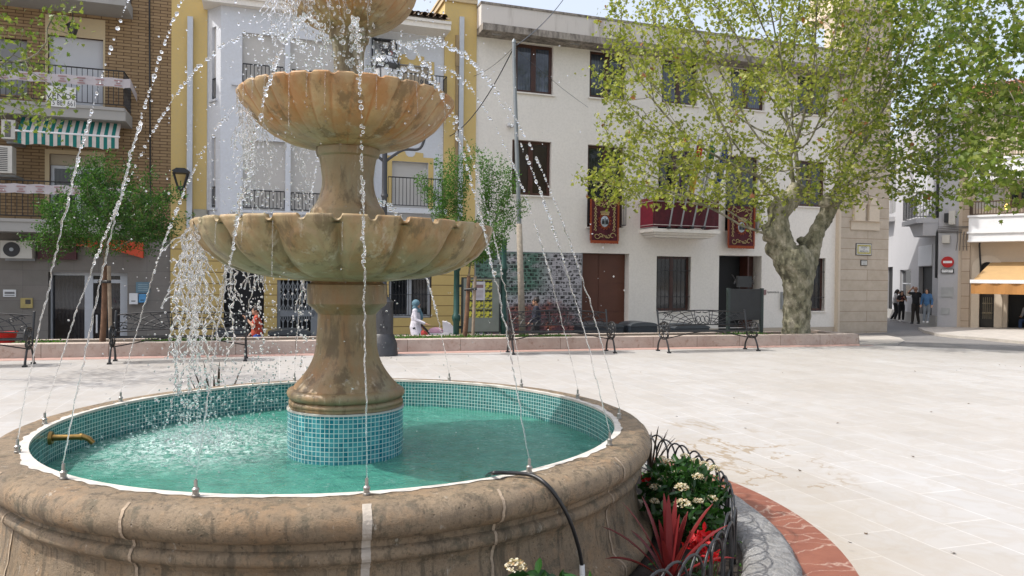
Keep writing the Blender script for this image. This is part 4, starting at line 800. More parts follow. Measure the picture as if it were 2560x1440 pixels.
t = thing('wall_cables', 'bundle of grey cables strung along the lane corner walls', 'cables', GF.p(0, 0, 4)); mb = MB(GF.M)
zc = GF.uz(2380, 580)[1]
for k in range(5):
    mb.tube([(-.02 + x, -.05 - .02 * k, zc + .05 * k - .03 * math.sin(x * 1.9 + k)) for x in np.linspace(0, gw - 1, 24)], .016, 5)
for k in range(4): mb.tube([(.7 + .12 * k, -.12, zc), (.72 + .1 * k, -.2, zc - .35), (.66 + .13 * k, -.12, zc - .8)], .018, 5)
mb.build('bundle', m_('old cable', (.16, .15, .14), .7), t); mb = MB(GF.M); mb.tube([(1.55, -.07, zc + .1), (1.5, -.12, zc - .6), (1.58, -.06, zc - 1.9)], .035, 6); mb.build('black_cable', iron, t)
# pavement kerb in front of the lane corner
kp = [on_street(*q, .1) for q in ((2296, 818), (2310, 826), (2345, 834), (2390, 839), (2450, 843), (2560, 853), (2700, 868))]
back = [GF.p(12, -.01, 0), GF.p(0, -.01, 0)]
mb = MB(); pts = [(q.x, q.y) for q in kp] + [(q.x, q.y) for q in back]
zk = [q.z for q in kp] + [kp[-1].z + .03, kp[1].z + .03]
top = [(x, y, z) for (x, y), z in zip(pts, zk)]; mb.poly(top)
for i in range(len(kp) - 1): a, b = kp[i], kp[i + 1]; mb.quad(a - Vector((0, 0, .3)), b - Vector((0, 0, .3)), b, a)
struct(mb.build('lane_pavement', pave))
# ================================================================ the fountain
FX, FY = -1.047, 4.70; FCN = (FX, FY)
ZR, ZW = 0.703, 0.487; RIN, ROUT = 1.697, 1.90
def stone_mat(name, base, dk, orange, green, gz, gamt, vs=1.0):
    g = NT(name); v = g.co(sc=(1, 1, 1)); big = g.ramp(g.noise(4.0 * vs, 8, .7), [(.36, 0), (.64, 1)])
    c = g.mix(big, base, dk)
    st = g.ramp(g.noise(4.5 * vs, 6, .6, g.co(sc=(1.7, 1.7, .28))), [(.47, 0), (.58, 1)]); c = g.mix(g.math('MULTIPLY', st, .65), c, orange)
    ga = g.n('Attribute', attribute_name='groove').outputs['Fac']; c = g.mix(g.math('MULTIPLY', ga, g.ramp(g.noise(6, 4), [(.25, .35), (.6, 1)])), c, orange)
    gr = g.ramp(g.noise(2.2, 5, .6, g.co(sc=(1.5, 1.5, .35))), [(.42, 0), (.62, 1)]); c = g.mix(g.math('MULTIPLY', gr, gamt), c, green)
    dk_ = g.ramp(g.noise(3.4 * vs, 8, .72, g.co(sc=(2.2, 2.2, .5))), [(.53, 0), (.60, 1)]); c = g.mix(g.math('MULTIPLY', dk_, .75), c, V3(dk, .5)); lm = g.ramp(g.noise(5.5, 8, .75, g.co(sc=(1.6, 1.6, .35))), [(.58, 0), (.64, 1)]); c = g.mix(g.math('MULTIPLY', lm, .5), c, (.50, .44, .34))
    sp = g.ramp(g.noise(42, 4, .7), [(.62, 0), (.74, 1)]); c = g.mix(g.math('MULTIPLY', sp, .5), c, (.10, .07, .05))
    g.p(Base_Color=c, Roughness=g.ramp(g.noise(5, 4), [(.35, .42), (.7, .75)])); h = g.math('ADD', g.noise(26, 6, .7), g.math('MULTIPLY', g.noise(110, 2), .35)); g.bump(h, .32, .012); return g.m
st_low = stone_mat('lower bowl stone', (.40, .285, .145), (.27, .185, .09), (.27, .14, .05), (.25, .235, .14), 0, .65)
st_mid = stone_mat('middle bowl stone', (.46, .305, .145), (.33, .20, .085), (.36, .15, .04), (.25, .21, .13), 0, .4)
st_col = stone_mat('column stone', (.28, .18, .085), (.19, .118, .054), (.26, .125, .045), (.23, .21, .125), 0, .7)
st_bas = NT('weathered basin stone'); g = st_bas
c = g.mix(g.ramp(g.noise(2.6, 8, .7), [(.34, 0), (.66, 1)]), (.305, .228, .145), (.175, .128, .08)); c = g.mix(g.math('MULTIPLY', g.ramp(g.noise(5, 6, .7), [(.5, 0), (.66, 1)]), .55), c, (.36, .225, .115))
stn = g.ramp(g.noise(7, 8, .72, g.co(sc=(2.4, 2.4, .22))), [(.52, 0), (.60, 1)]); c = g.mix(g.math('MULTIPLY', stn, .75), c, (.095, .073, .046))
lich = g.ramp(g.noise(9, 9, .8), [(.54, 0), (.585, 1)]); c = g.mix(g.math('MULTIPLY', lich, .65), c, (.10, .086, .054))
lime = g.ramp(g.noise(10, 8, .75, g.co(sc=(2.0, 2.0, .35))), [(.62, 0), (.655, 1)]); c = g.mix(g.math('MULTIPLY', lime, .6), c, (.50, .46, .39))
grain = g.noise(48, 8, .85); c = g.mix(1.0, c, g.ramp(grain, [(.36, .66), (.5, .97), (.66, 1.0)]), 'MULTIPLY'); pv_ = g.n('TexVoronoi', Vector=g.co(), Scale=46.0, Randomness=1.0).outputs['Distance']; pit = g.math('MULTIPLY', g.ramp(pv_, [(.10, 1), (.26, 0)]), g.ramp(g.noise(12, 4), [(.48, 0), (.6, 1)])); c = g.mix(g.math('MULTIPLY', pit, .6), c, (.05, .038, .026))
g.p(Base_Color=c, Roughness=g.ramp(g.noise(4, 4), [(.35, .45), (.7, .85)])); g.bump(g.math('SUBTRACT', g.math('ADD', grain, g.math('MULTIPLY', g.noise(160, 3, .8), .5)), g.math('MULTIPLY', pit, .8)), .65, .014)
def mosaic(name, c1, c2):
    g = NT(name); br = g.n('TexBrick', Vector=g.co('UV'), Color1=c1, Color2=c2, Mortar=(.46, .58, .54), Scale=1.0, Mortar_Size=.0022, Mortar_Smooth=.1, Brick_Width=.0275, Row_Height=.0275, Bias=-.1); br.offset = 0
    c = g.mix(g.math('MULTIPLY', g.ramp(g.noise(30, 3), [(.4, 0), (.7, 1)]), .3), br.outputs[0], (.16, .42, .42)); g.p(Base_Color=c, Roughness=.18); g.bump(br.outputs[1], -.35, .003); return g.m
tile_in = mosaic('teal mosaic', (.006, .095, .10), (.02, .17, .165)); tile_ped = mosaic('turquoise mosaic', (.0, .125, .17), (.05, .27, .30))
fo = thing('fountain', 'three-tiered sandstone fountain with round tiled basin and scalloped bowls', 'fountain', (FX, FY, 0))
# basin: outer profile from the ground up, over the coping and down to the tiles
def arc(cx, cz, r, a0, a1, n): return [(cx + r * math.cos(a0 + (a1 - a0) * i / n), cz + r * math.sin(a0 + (a1 - a0) * i / n)) for i in range(n + 1)]
prof = [(1.90, -.1), (1.90, .06)] + arc(1.86, .13, .065, -1.1, 1.4, 8) + [(1.865, .205), (1.85, .22)] + [(1.85 - .035 * math.sin(k / 6 * math.pi * .5), .22 + .21 * k / 6) for k in range(1, 7)] + [(1.82, .44), (1.828, .452)] \
     + arc(1.822, .487, .033, -1.4, 1.45, 7) + [(1.826, .528), (1.832, .55)] + arc(1.836, .628, .074, -1.35, 1.57, 12) + [(1.80, ZR), (1.75, ZR + .002), (RIN, ZR)]
def wob(r, z, a, j): return r + (.006 * (noise.noise(Vector((math.cos(a) * 9, math.sin(a) * 9, z * 7))) + .6 * noise.noise(Vector((math.cos(a) * 31, math.sin(a) * 31, z * 25))))) * (1 if j < len(prof) - 2 else 0)
mb = MB(); mb.lathe(prof, 300, FCN, rad=wob); mb.build('basin', st_bas.m, fo, smooth=50)
mb = MB(); mb.lathe([(RIN, ZR - .001), (RIN, .18)], 160, FCN); mb.build('basin_tiling', tile_in, fo, smooth=True)
mb = MB(); mb.lathe([(RIN, .18), (.02, .18)], 64, FCN); mb.build('basin_floor', tile_in, fo)
mb = MB(); N = 420; rr1 = []
for k in range(N):
    a = 2 * math.pi * k / N; rr1.append(max(.012 + RIN, RIN + .036 + .03 * noise.noise(Vector((math.cos(a) * 5, math.sin(a) * 5, 3))) + .022 * noise.noise(Vector((math.cos(a) * 22, math.sin(a) * 22, 1))) + .008 * noise.noise(Vector((math.cos(a) * 70, math.sin(a) * 70, 5)))))
for k in range(N):
    a, b = 2 * math.pi * k / N, 2 * math.pi * (k + 1) / N; r1, r2 = rr1[k], rr1[(k + 1) % N]; P = lambda r, t, z: (FX + r * math.cos(t), FY + r * math.sin(t), z)
    mb.quad(P(RIN - .004, a, ZR + .004), P(r1, a, ZR + .004), P(r2, b, ZR + .004), P(RIN - .004, b, ZR + .004)); mb.quad(P(RIN - .004, a, ZR - .012), P(RIN - .004, a, ZR + .004), P(RIN - .004, b, ZR + .004), P(RIN - .004, b, ZR - .012))
mb.build('grouted_edge', simple('white grout', (.50, .475, .43), .85, 0, .15, 14, .4, 60), fo)
def joint(px, py, seed, w=.022, m=None, jit=.3):
    p = on_z(px, py, ZR); a = math.atan2(p.y - FY, p.x - FX); mb = MB(); n = len(prof) - 4; rnd = random.Random(seed); vs = []
    for j in range(3, n):
        r, z = prof[j]; hw = w / 2 * (1 + rnd.uniform(-jit, jit)) / r; off = rnd.uniform(-.004, .004) * jit / .3; q = wob(r, z, a, j) + .0035
        for s in (-1, 1): t = a + off + s * hw; vs.append((FX + q * math.cos(t), FY + q * math.sin(t), z + (.004 if z > ZR - .004 else 0)))
    mb.add(vs, [(2 * i, 2 * i + 1, 2 * i + 3, 2 * i + 2) for i in range(n - 4)]); return mb.build('mortar_joint', m, fo)
mort = simple('mortar', (.36, .28, .20), .9, 0, .25, 22, .5, 70); mortw = simple('pale mortar', (.43, .38, .32), .9, 0, .12, 22, .5, 70)
o = joint(917, 1262, 2, .036, mortw, .06); o['label'] = 'straight whitish mortar strip'
for k, (x, y) in enumerate(((1248, 1225), (1516, 1140), (338, 1250), (104, 1165), (12, 1120), (1600, 1075))): joint(x, y, 5 + k, .014, mort, .12)
mortw0 = simple('pedestal grout', (.42, .42, .38), .8)
# pedestal, columns
mb = MB(); mb.lathe([(.36, .15), (.36, .778)], 96, FCN); mb.build('pedestal_tiling', tile_ped, fo, smooth=True)
mb = MB(); mb.lathe([(.3635, .771), (.3635, .782), (.335, .782)], 96, FCN); mb.build('pedestal_rim', mortw0, fo)
p1 = [(.352, .785), (.354, .80)] + arc(.335, .812, .02, -1.2, 1.3, 5) + [(.338, .834)] + arc(.332, .866, .033, -1.5, 1.5, 8) + [(.326, .902), (.318, .915)] + [(.187 + .131 * (1 - k / 12) ** 2.3, .915 + .30 * k / 12) for k in range(1, 13)] + [(.183, 1.28), (.181, 1.36)] \
   + [(.20, 1.385), (.222, 1.405), (.236, 1.415), (.247, 1.43), (.247, 1.52), (.243, 1.548), (.226, 1.556), (.215, 1.575), (.21, 1.62)]
flat8 = lambda r, z, a, j: r * (1 + .012 * math.cos(8 * a)) + .003 * noise.noise(Vector((math.cos(a) * 5, math.sin(a) * 5, z * 6)))
mb = MB(); mb.lathe(p1, 128, FCN, rad=flat8); mb.build('lower_column', st_col, fo, smooth=35)
p2c = [(.23, 1.80), (.232, 2.0), (.222, 2.025), (.205, 2.045)] + [(.158 + .047 * (1 - k / 8) ** 2, 2.045 + .16 * k / 8) for k in range(1, 9)] + [(.158, 2.22), (.168, 2.30), (.176, 2.345), (.19, 2.355), (.196, 2.375), (.196, 2.40), (.18, 2.415), (.17, 2.46)]
mb = MB(); mb.lathe(p2c, 96, FCN, rad=flat8); mb.build('middle_column', st_col, fo, smooth=35)
p3c = [(.15, 2.62), (.15, 2.78), (.125, 2.80), (.10, 2.84), (.092, 2.90), (.096, 3.02), (.108, 3.07), (.122, 3.082), (.124, 3.13), (.115, 3.145), (.105, 3.16), (.1, 3.2)]
mb = MB(); mb.lathe(p3c, 72, FCN, rad=flat8); mb.build('upper_column', st_col, fo, smooth=35)
def bowl(name, outer, inner, lobes, amp, mat, notch, petal, tw=0.0, nth=20, phase=0.0):
    # outer: (r, z) from the stem up to the lip; inner: from the lip down inside
    n = lobes * nth; mb = MB(); O = []
    for i in range(len(outer) - 1):
        for k in range(4): t = k / 4; O.append((outer[i][0] * (1 - t) + outer[i + 1][0] * t, outer[i][1] * (1 - t) + outer[i + 1][1] * t))
    O.append(outer[-1]); no = len(O); vs = []; gv = []; rl = outer[-1][0]; P = O + inner; m = len(P)
    for k in range(n):
        a0 = 2 * math.pi * (k + phase * nth) / n; x = ((k + .5) % nth) / nth * 2 - 1; lob = (1 - abs(x) ** 4.5) if petal else math.sqrt(max(0, 1 - .93 * x * x))
        for j, (r, z) in enumerate(P):
            s = min(1, j / (no - 1)) if j < no else 1; A = amp * (.25 + .75 * math.sin(min(1, s * 1.15) * math.pi * .55)) if j < no else amp * .9
            if not petal and j > no - 7: A *= max(.45, 1 - .12 * (j - no + 7))
            if petal and j > no - 8: A *= max(.12, 1 - .14 * (j - no + 8))
            q = r * (1 - A * (1 - lob)); gr = max(0, 1 - (1 - abs(x)) * 4.2) if j < no else .15
            if petal and j < no:
                e = (x / .66) ** 2 + (max(0, (s - .42)) / .40) ** 2; e0 = sstep((1.12 - e) / .22); q += r * amp * .16 * e0; gr = max(gr, .55 * max(0, 1 - abs(e - 1.02) * 5))
            zz = z
            if notch and j >= no - 3 and j < no + 3:
                xn = ((k + .5 + nth / 2) % nth) / nth * 2 - 1; d = min(abs(x) if notch == 2 else 9, 1 - abs(x)); zz -= notch_d(d) * (1 if j >= no - 1 and j <= no + 1 else .4)
            aa = a0 + tw * s; w_ = .004 * noise.noise(Vector((q * math.cos(aa) * 7, q * math.sin(aa) * 7, z * 7))); q += w_
            vs.append((FX + q * math.cos(aa), FY + q * math.sin(aa), zz + w_ * .7)); gv.append(gr)
    fs = [(k * m + j, ((k + 1) % n) * m + j, ((k + 1) % n) * m + j + 1, k * m + j + 1) for k in range(n) for j in range(m - 1)]
    mb.add(vs, fs); o = mb.build(name, mat, fo, smooth=60); at = o.data.attributes.new('groove', 'FLOAT', 'POINT'); at.data.foreach_set('value', gv); return o
notch_d = lambda d: .026 * math.sqrt(max(0, 1 - (d / .13) ** 2))
kl = .945
low_out = [(.20, 1.565), (.33, 1.575), (.50, 1.592), (.66, 1.625), (.775, 1.67), (.868, 1.735), (.93, 1.81), (.968, 1.875), (.975, 1.912)]; low_out = [(r * kl if r > .3 else r, z) for r, z in low_out]
bowl('lower_bowl', low_out, [(.967 * kl, 1.922), (.93 * kl, 1.919), (.90 * kl, 1.87), (.78 * kl, 1.76), (.55 * kl, 1.68), (.2, 1.66)], 16, .085, st_low, 2, True, nth=64, phase=.42)
mid_out = [(.16, 2.40), (.27, 2.412), (.385, 2.442), (.475, 2.485), (.558, 2.55), (.615, 2.62), (.652, 2.665), (.668, 2.695), (.67, 2.712)]
notch_d = lambda d: .012 * math.sqrt(max(0, 1 - (d / .3) ** 2))
bowl('middle_bowl', mid_out, [(.66, 2.721), (.635, 2.717), (.60, 2.67), (.5, 2.60), (.3, 2.54), (.12, 2.53)], 32, .042, st_mid, 1, False, tw=.10, nth=20)
top_out = [(.11, 3.14), (.20, 3.165), (.28, 3.205), (.34, 3.25), (.385, 3.30), (.41, 3.345), (.425, 3.39), (.428, 3.41)]
bowl('upper_bowl', top_out, [(.42, 3.418), (.40, 3.412), (.37, 3.36), (.25, 3.28), (.06, 3.26)], 24, .06, st_mid, 1, False, tw=.10, nth=20)
mb = MB(); mb.lathe([(.06, 3.24), (.06, 3.42), (.09, 3.45), (.05, 3.5), (.075, 3.58), (.085, 3.66), (.06, 3.76), (.02, 3.84), (.001, 3.86)], 40, FCN); mb.build('finial', st_mid, fo, smooth=40)
# nozzles round the coping; the brass spout
NOZ = [(70, 1130), (140, 1061), (173, 1196), (307, 1006), (489, 1243), (513, 973), (730, 950), (915, 1233), (1145, 946), (1300, 1178), (1323, 967), (1465, 996), (1509, 1113), (1539, 1048)]
RN = RIN + .045; NZ = []
for x, y in NOZ:
    p = on_z(x, y, ZR); a = math.atan2(p.y - FY, p.x - FX); NZ.append(a)
steel = m_('nozzle steel', (.34, .33, .31), .35, .8, .2, 30)
for a in NZ:
    c_ = (FX + RN * math.cos(a), FY + RN * math.sin(a)); mb = MB(); mb.lathe([(.016, ZR + .003), (.016, ZR + .010), (.0125, ZR + .012), (.0125, ZR + .026), (.0145, ZR + .029), (.0145, ZR + .035), (.0075, ZR + .041), (.007, ZR + .07), (.001, ZR + .07)], 14, c_); mb.build('nozzle', steel, fo, smooth=30)
bq = at_y(135, 1095, 4.3); a = R(194)
for _ in range(40):
    w0 = Vector((FX + RIN * math.cos(a), FY + RIN * math.sin(a), 0)); d = ray(135, 1095); k = w0.y / d.y; x_ = d.x * k
    a += .02 * (w0.x - x_)
zq = 1.6 + ray(135, 1095).z * (w0.y / ray(135, 1095).y); inw = Vector((-math.cos(a), -math.sin(a), 0)); w0.z = zq
tgt = at_y(226, 1098, w0.y + .06) - w0; tgt.z = 0; inw = (inw + tgt.normalized()).normalized()
brass = m_('old brass', (.30, .19, .06), .32, .85, .3, 30)
mb = MB(); mb.tube([w0 + inw * .0, w0 + inw * .016], [.042, .036], 16); mb.tube([w0 + inw * .016, w0 + inw * .09, w0 + inw * .175, w0 + inw * .205 - Vector((0, 0, .014)), w0 + inw * .23 - Vector((0, 0, .042))], [.020, .0165, .0175, .0165, .015], 14); mb.tube([w0 + inw * .16, w0 + inw * .172], [.022, .022], 14)
mb.build('brass_spout', brass, fo, smooth=50)
# ---------------------------------------------------------------- planting ring, kerb and red marble band
kst = NT('rough kerb stone'); g = kst; c = g.mix(g.ramp(g.noise(6, 8, .7), [(.35, 0), (.65, 1)]), (.20, .195, .185), (.33, .325, .315)); vo = g.n('TexVoronoi', Vector=g.n('VectorMath', g.co(), g.n('VectorMath', g.n('TexNoise', Vector=g.co(), Scale=9.0).outputs[1], (.12, .12, .12), operation='MULTIPLY').outputs[0], operation='ADD').outputs[0], Scale=11.0, feature='DISTANCE_TO_EDGE')
g.p(Base_Color=g.mix(g.math('MULTIPLY', g.ramp(vo.outputs['Distance'], [(.0, 1), (.06, 0)]), .45), c, (.11, .10, .09)), Roughness=.9); g.bump(g.math('ADD', vo.outputs['Distance'], g.noise(20, 6, .7)), .9, .03)
kw = lambda r, z, a, j: r + .012 * noise.noise(Vector((math.cos(a) * 14, math.sin(a) * 14, z * 9 + j)))
t = thing('flowerbed_kerb', 'rough grey stone kerb ringing the fountain flowerbed', 'kerb', (FX, FY, 0)); mb = MB()
mb.lathe([(2.72, -.05), (2.72, .05), (2.68, .085), (2.60, .105), (2.50, .11), (2.45, .10), (2.42, .06), (2.42, -.05)], 240, FCN, rad=kw); mb.build('kerb', kst.m, t, smooth=60)
rm = NT('red marble'); g = rm; vv_ = g.n('VectorMath', g.co(), g.n('VectorMath', g.n('TexNoise', Vector=g.co(), Scale=3.0, Detail=5.0).outputs[1], (.5, .5, .5), operation='MULTIPLY').outputs[0], operation='ADD').outputs[0]
vn = g.n('TexVoronoi', Vector=g.n('Mapping', Vector=vv_, Scale=(1.2, 4.5, 1)).outputs[0], Scale=1.5, feature='DISTANCE_TO_EDGE').outputs['Distance']; thin = g.ramp(vn, [(.0, 1), (.03, 0)])
c = g.mix(g.ramp(g.noise(5, 7, .65), [(.3, 0), (.7, 1)]), (.25, .095, .06), (.19, .065, .042)); g.p(Base_Color=g.mix(g.math('MULTIPLY', thin, .75), c, (.42, .31, .25)), Roughness=.45)
mb = MB(); mb.lathe([(3.03, .0045), (2.70, .0045)], 160, FCN); struct(mb.build('red_marble_band', rm.m))
mb = MB(); mb.lathe([(2.45, .06), (2.2, .075), (1.86, .08)], 160, FCN, rad=lambda r, z, a, j: r); struct(mb.build('flowerbed_soil', m_('dark soil bed', (.028, .02, .014), .95, 0, .4, 20, .8, 60)))
# hoop fence
t = thing('hoop_fence', 'low black wire fence of overlapping hoops round the flowerbed', 'fence', (FX, FY, 0)); RF = 2.37; st_ = R(3.15)
for k in range(62):
    a = R(-112) + k * st_; mb = MB(); hw = st_ * 1.02; rr_ = RF + (.008 if k % 2 else -.008); zt = .405 + random.uniform(-.01, .01); lean = random.uniform(-.012, .012); pts = []
    zs_ = [(-1, .03), (-1, .16), (-1, .27)] + [(-math.cos(q), .27 + (zt - .27) * math.sin(q)) for q in np.linspace(0, math.pi, 13)[1:-1]] + [(1, .27), (1, .16), (1, .03)]
    for s, z in zs_: A = a + s * hw; r_ = rr_ + lean * (z / .4); pts.append((FX + r_ * math.cos(A), FY + r_ * math.sin(A), z))
    mb.tube(pts, .0065, 6); mb.build('hoop', iron, t, smooth=True)
mb = MB(); mb.tube([(FX + RF * math.cos(a), FY + RF * math.sin(a), .115) for a in np.linspace(R(-114), R(84), 90)], .006, 5); mb.build('bottom_wire', iron, t, smooth=True)
# black hose over the rim
hp = [on_z(1215, 1192, ZW + .01), on_z(1217, 1190, .64), on_z(1232, 1183, ZR + .03), on_z(1262, 1182, ZR + .022), on_z(1325, 1187, ZR + .018)]
c_ = lambda px, py, r: None
def on_cyl(px, py, r):
    d = ray(px, py); a = d.x ** 2 + d.y ** 2; b = -2 * (d.x * FX + d.y * FY); c0 = FX ** 2 + FY ** 2 - r * r; k = (-b - math.sqrt(max(0, b * b - 4 * a * c0))) / (2 * a); return CAM + d * k
hp = hp[1:] + [on_cyl(1365, 1210, 1.895), on_cyl(1400, 1255, 1.935), on_cyl(1428, 1310, 1.95), on_cyl(1448, 1375, 1.95), on_cyl(1455, 1415, 1.95)]
from mathutils.geometry import interpolate_bezier
def smooth_path(P, k=6):
    P = [Vector(p) for p in P]; out = []
    for i in range(len(P) - 1):
        p0, p1, p2, p3 = P[max(0, i - 1)], P[i], P[i + 1], P[min(len(P) - 1, i + 2)]
        for j in range(k):
            s = j / k; out.append(.5 * ((2 * p1) + (p2 - p0) * s + (2 * p0 - 5 * p1 + 4 * p2 - p3) * s * s + (3 * p1 - p0 - 3 * p2 + p3) * s ** 3))
    return out + [P[-1]]
t = thing('garden_hose', 'black hose looping from the pool over the fountain rim', 'hose', (hp[2].x, hp[2].y, ZR)); mb = MB(); mb.tube(smooth_path(hp), .009, 10); mb.build('tube', m_('black rubber', (.012, .012, .013), .4, 0, .2), t, smooth=True)
e = hp[-1]; mb = MB(); mb.tube([e + Vector((0, 0, .005)), e - Vector((-.003, 0, .06)), e - Vector((-.004, 0, .08))], [.012, .013, .009], 10); mb.build('connector', whitep, t, smooth=40)
# ================================================================ trees and plants
def leaf_obj(name, mat, parent, P, size, tmpl, up=.5, nrm=None, sizes=None, droop=None):
    P = np.asarray(P, float); n = len(P); V, F = tmpl; V = np.asarray(V, float)
    N_ = rng.normal(size=(n, 3)); N_ /= np.linalg.norm(N_, axis=1)[:, None]; N_[:, 2] = N_[:, 2] * .8 + up; N_ /= np.linalg.norm(N_, axis=1)[:, None]
    T = rng.normal(size=(n, 3)); 
    if droop is not None: T[:, 2] += droop
    T -= N_ * (T * N_).sum(1)[:, None]; T /= np.linalg.norm(T, axis=1)[:, None]; B = np.cross(N_, T)
    s = size * rng.uniform(.65, 1.25, n) if sizes is None else sizes
    A = P[:, None, :] + s[:, None, None] * (V[None, :, 0:1] * B[:, None, :] + V[None, :, 1:2] * T[:, None, :] + V[None, :, 2:3] * N_[:, None, :])
    base = np.array(org(parent)); A = A.reshape(-1, 3) - base; k = len(V); me = bpy.data.meshes.new(name)
    fs = np.concatenate([np.asarray(f) for f in F]); ln = np.array([len(f) for f in F]); nf = len(F)
    loops = (fs[None, :] + (np.arange(n) * k)[:, None]).ravel(); lt = np.tile(ln, n); ls = np.concatenate([[0], np.cumsum(lt)[:-1]])
    me.vertices.add(len(A)); me.vertices.foreach_set('co', A.ravel()); me.loops.add(len(loops)); me.loops.foreach_set('vertex_index', loops.astype(np.int32))
    me.polygons.add(nf * n); me.polygons.foreach_set('loop_start', ls.astype(np.int32)); me.polygons.foreach_set('loop_total', lt.astype(np.int32)); me.update(calc_edges=True); me.validate()
    me.materials.append(mat); o = bpy.data.objects.new(name, me); C.objects.link(o); o.parent = parent; return o
# five-lobed plane leaf, folded along the midrib; oval leaf
PL = [(0, 0, 0), (.30, -.02, .06), (.52, .18, .05), (.30, .30, .07), (.42, .62, .02), (.14, .55, .04), (0, 1.0, -.08), (-.14, .55, .04), (-.42, .62, .02), (-.30, .30, .07), (-.52, .18, .05), (-.30, -.02, .06)]
plane_leaf = (PL, [(0, 1, 2, 3), (0, 3, 4, 5), (0, 5, 6), (0, 6, 7), (0, 7, 8, 9), (0, 9, 10, 11)])
oval_leaf = ([(0, 0, 0), (.22, .35, .06), (.17, .75, .04), (0, 1.05, -.05), (-.17, .75, .04), (-.22, .35, .06)], [(0, 1, 2, 3), (0, 3, 4, 5)])
def colonize(roots, attr, step, di, dk, iters, grav=0.0):
    """space colonisation: roots = [(pos, parent index)], returns node positions and parents"""
    pos = [np.array(p, float) for p, _ in roots]; par = [q for _, q in roots]; A = np.array(attr, float); alive = np.ones(len(A), bool)
    near = np.full(len(A), 1e9); nid = np.zeros(len(A), int); st = 0
    for _ in range(iters):
        new = np.array(pos[st:]); 
        if len(new):
            D = np.linalg.norm(A[:, None, :] - new[None], axis=2); m = D.argmin(1); dm = D[np.arange(len(A)), m]; up = dm < near; near[up] = dm[up]; nid[up] = m[up] + st
        alive &= near > dk; st = len(pos); act = alive & (near < di)
        if not act.any(): break
        for i in np.unique(nid[act]):
            v = A[act & (nid == i)] - pos[i]; d = (v / np.linalg.norm(v, axis=1)[:, None]).sum(0) + rng.normal(size=3) * .25; d[2] += grav; d /= np.linalg.norm(d) + 1e-9
            pos.append(pos[i] + d * step); par.append(int(i))
        if len(pos) == st: break
    return np.array(pos), par
def radii(pos, par, tip, ex=2.3, rmin=None):
    n = len(pos); acc = np.zeros(n); ch = np.zeros(n, int)
    for i in range(n - 1, 0, -1):
        if ch[i] == 0: acc[i] = tip ** ex
        if par[i] >= 0: acc[par[i]] += acc[i]; ch[par[i]] += 1
    return np.maximum(acc, tip ** ex) ** (1 / ex), ch
def limbs_mesh(mb, pos, par, rad, ch, n0=0, rcap=9):
    """chains of nodes as tapered tubes"""
    kids = [[] for _ in pos]
    for i, p in enumerate(par):
        if p >= 0: kids[p].append(i)
    stack = [(0, None)] + [(i, None) for i in range(1, len(pos)) if par[i] < 0]
    done = []
    while stack:
        i, pr = stack.pop(); chain = [pr] if pr is not None else []; cur = i
        while True:
            chain.append(cur); ks = sorted(kids[cur], key=lambda q: -rad[q])
            if not ks: break
            for q in ks[1:]: stack.append((q, cur))
            cur = ks[0]
        if len(chain) > 1:
            r = [min(rcap, rad[c]) for c in chain]
            if pr is not None: r[0] = min(r[0], r[1] * 1.15)
            k = 8 if max(r) > .06 else (5 if max(r) > .015 else 3); mb.tube([pos[c] for c in chain], r, k, caps=False)
def ellipsoid(c, r, n, inner=.0):
    q = rng.normal(size=(n, 3)); q /= np.linalg.norm(q, axis=1)[:, None]; k = rng.uniform(inner ** 3, 1, n) ** (1 / 3); return np.array(c) + q * k[:, None] * np.array(r)
bark = NT('plane bark'); g = bark; ns = g.noise(3.4, 7, .62, g.co(sc=(1.7, 1.7, .9))); c = g.ramp(ns, [(.40, (.085, .08, .052)), (.43, (.16, .155, .10)), (.50, (.18, .17, .11)), (.525, (.25, .235, .165)), (.60, (.27, .25, .18)), (.625, (.36, .33, .25))]); g.p(Base_Color=g.mix(g.math('MULTIPLY', g.ramp(g.noise(14, 5, .7), [(.55, 0), (.68, 1)]), .6), c, (.075, .06, .04)), Roughness=.9); g.bump(g.math('ADD', ns, g.noise(22, 5, .7)), .7, .03)
twig = simple('twig bark', (.17, .13, .085), .9, 0, .25, 6)
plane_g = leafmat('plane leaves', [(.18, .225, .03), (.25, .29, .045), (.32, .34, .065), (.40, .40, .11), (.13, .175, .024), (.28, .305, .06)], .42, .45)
plane_d = leafmat('shade-coloured plane leaves', [(.09, .15, .02), (.135, .19, .03), (.18, .23, .04), (.24, .27, .06), (.07, .12, .018), (.15, .19, .038)], .42, .45)  # darker copy of the plane leaves, shade put into their colour
dead = leafmat('dry leaves', [(.30, .11, .04), (.38, .17, .07), (.22, .09, .04)], .25, .7)
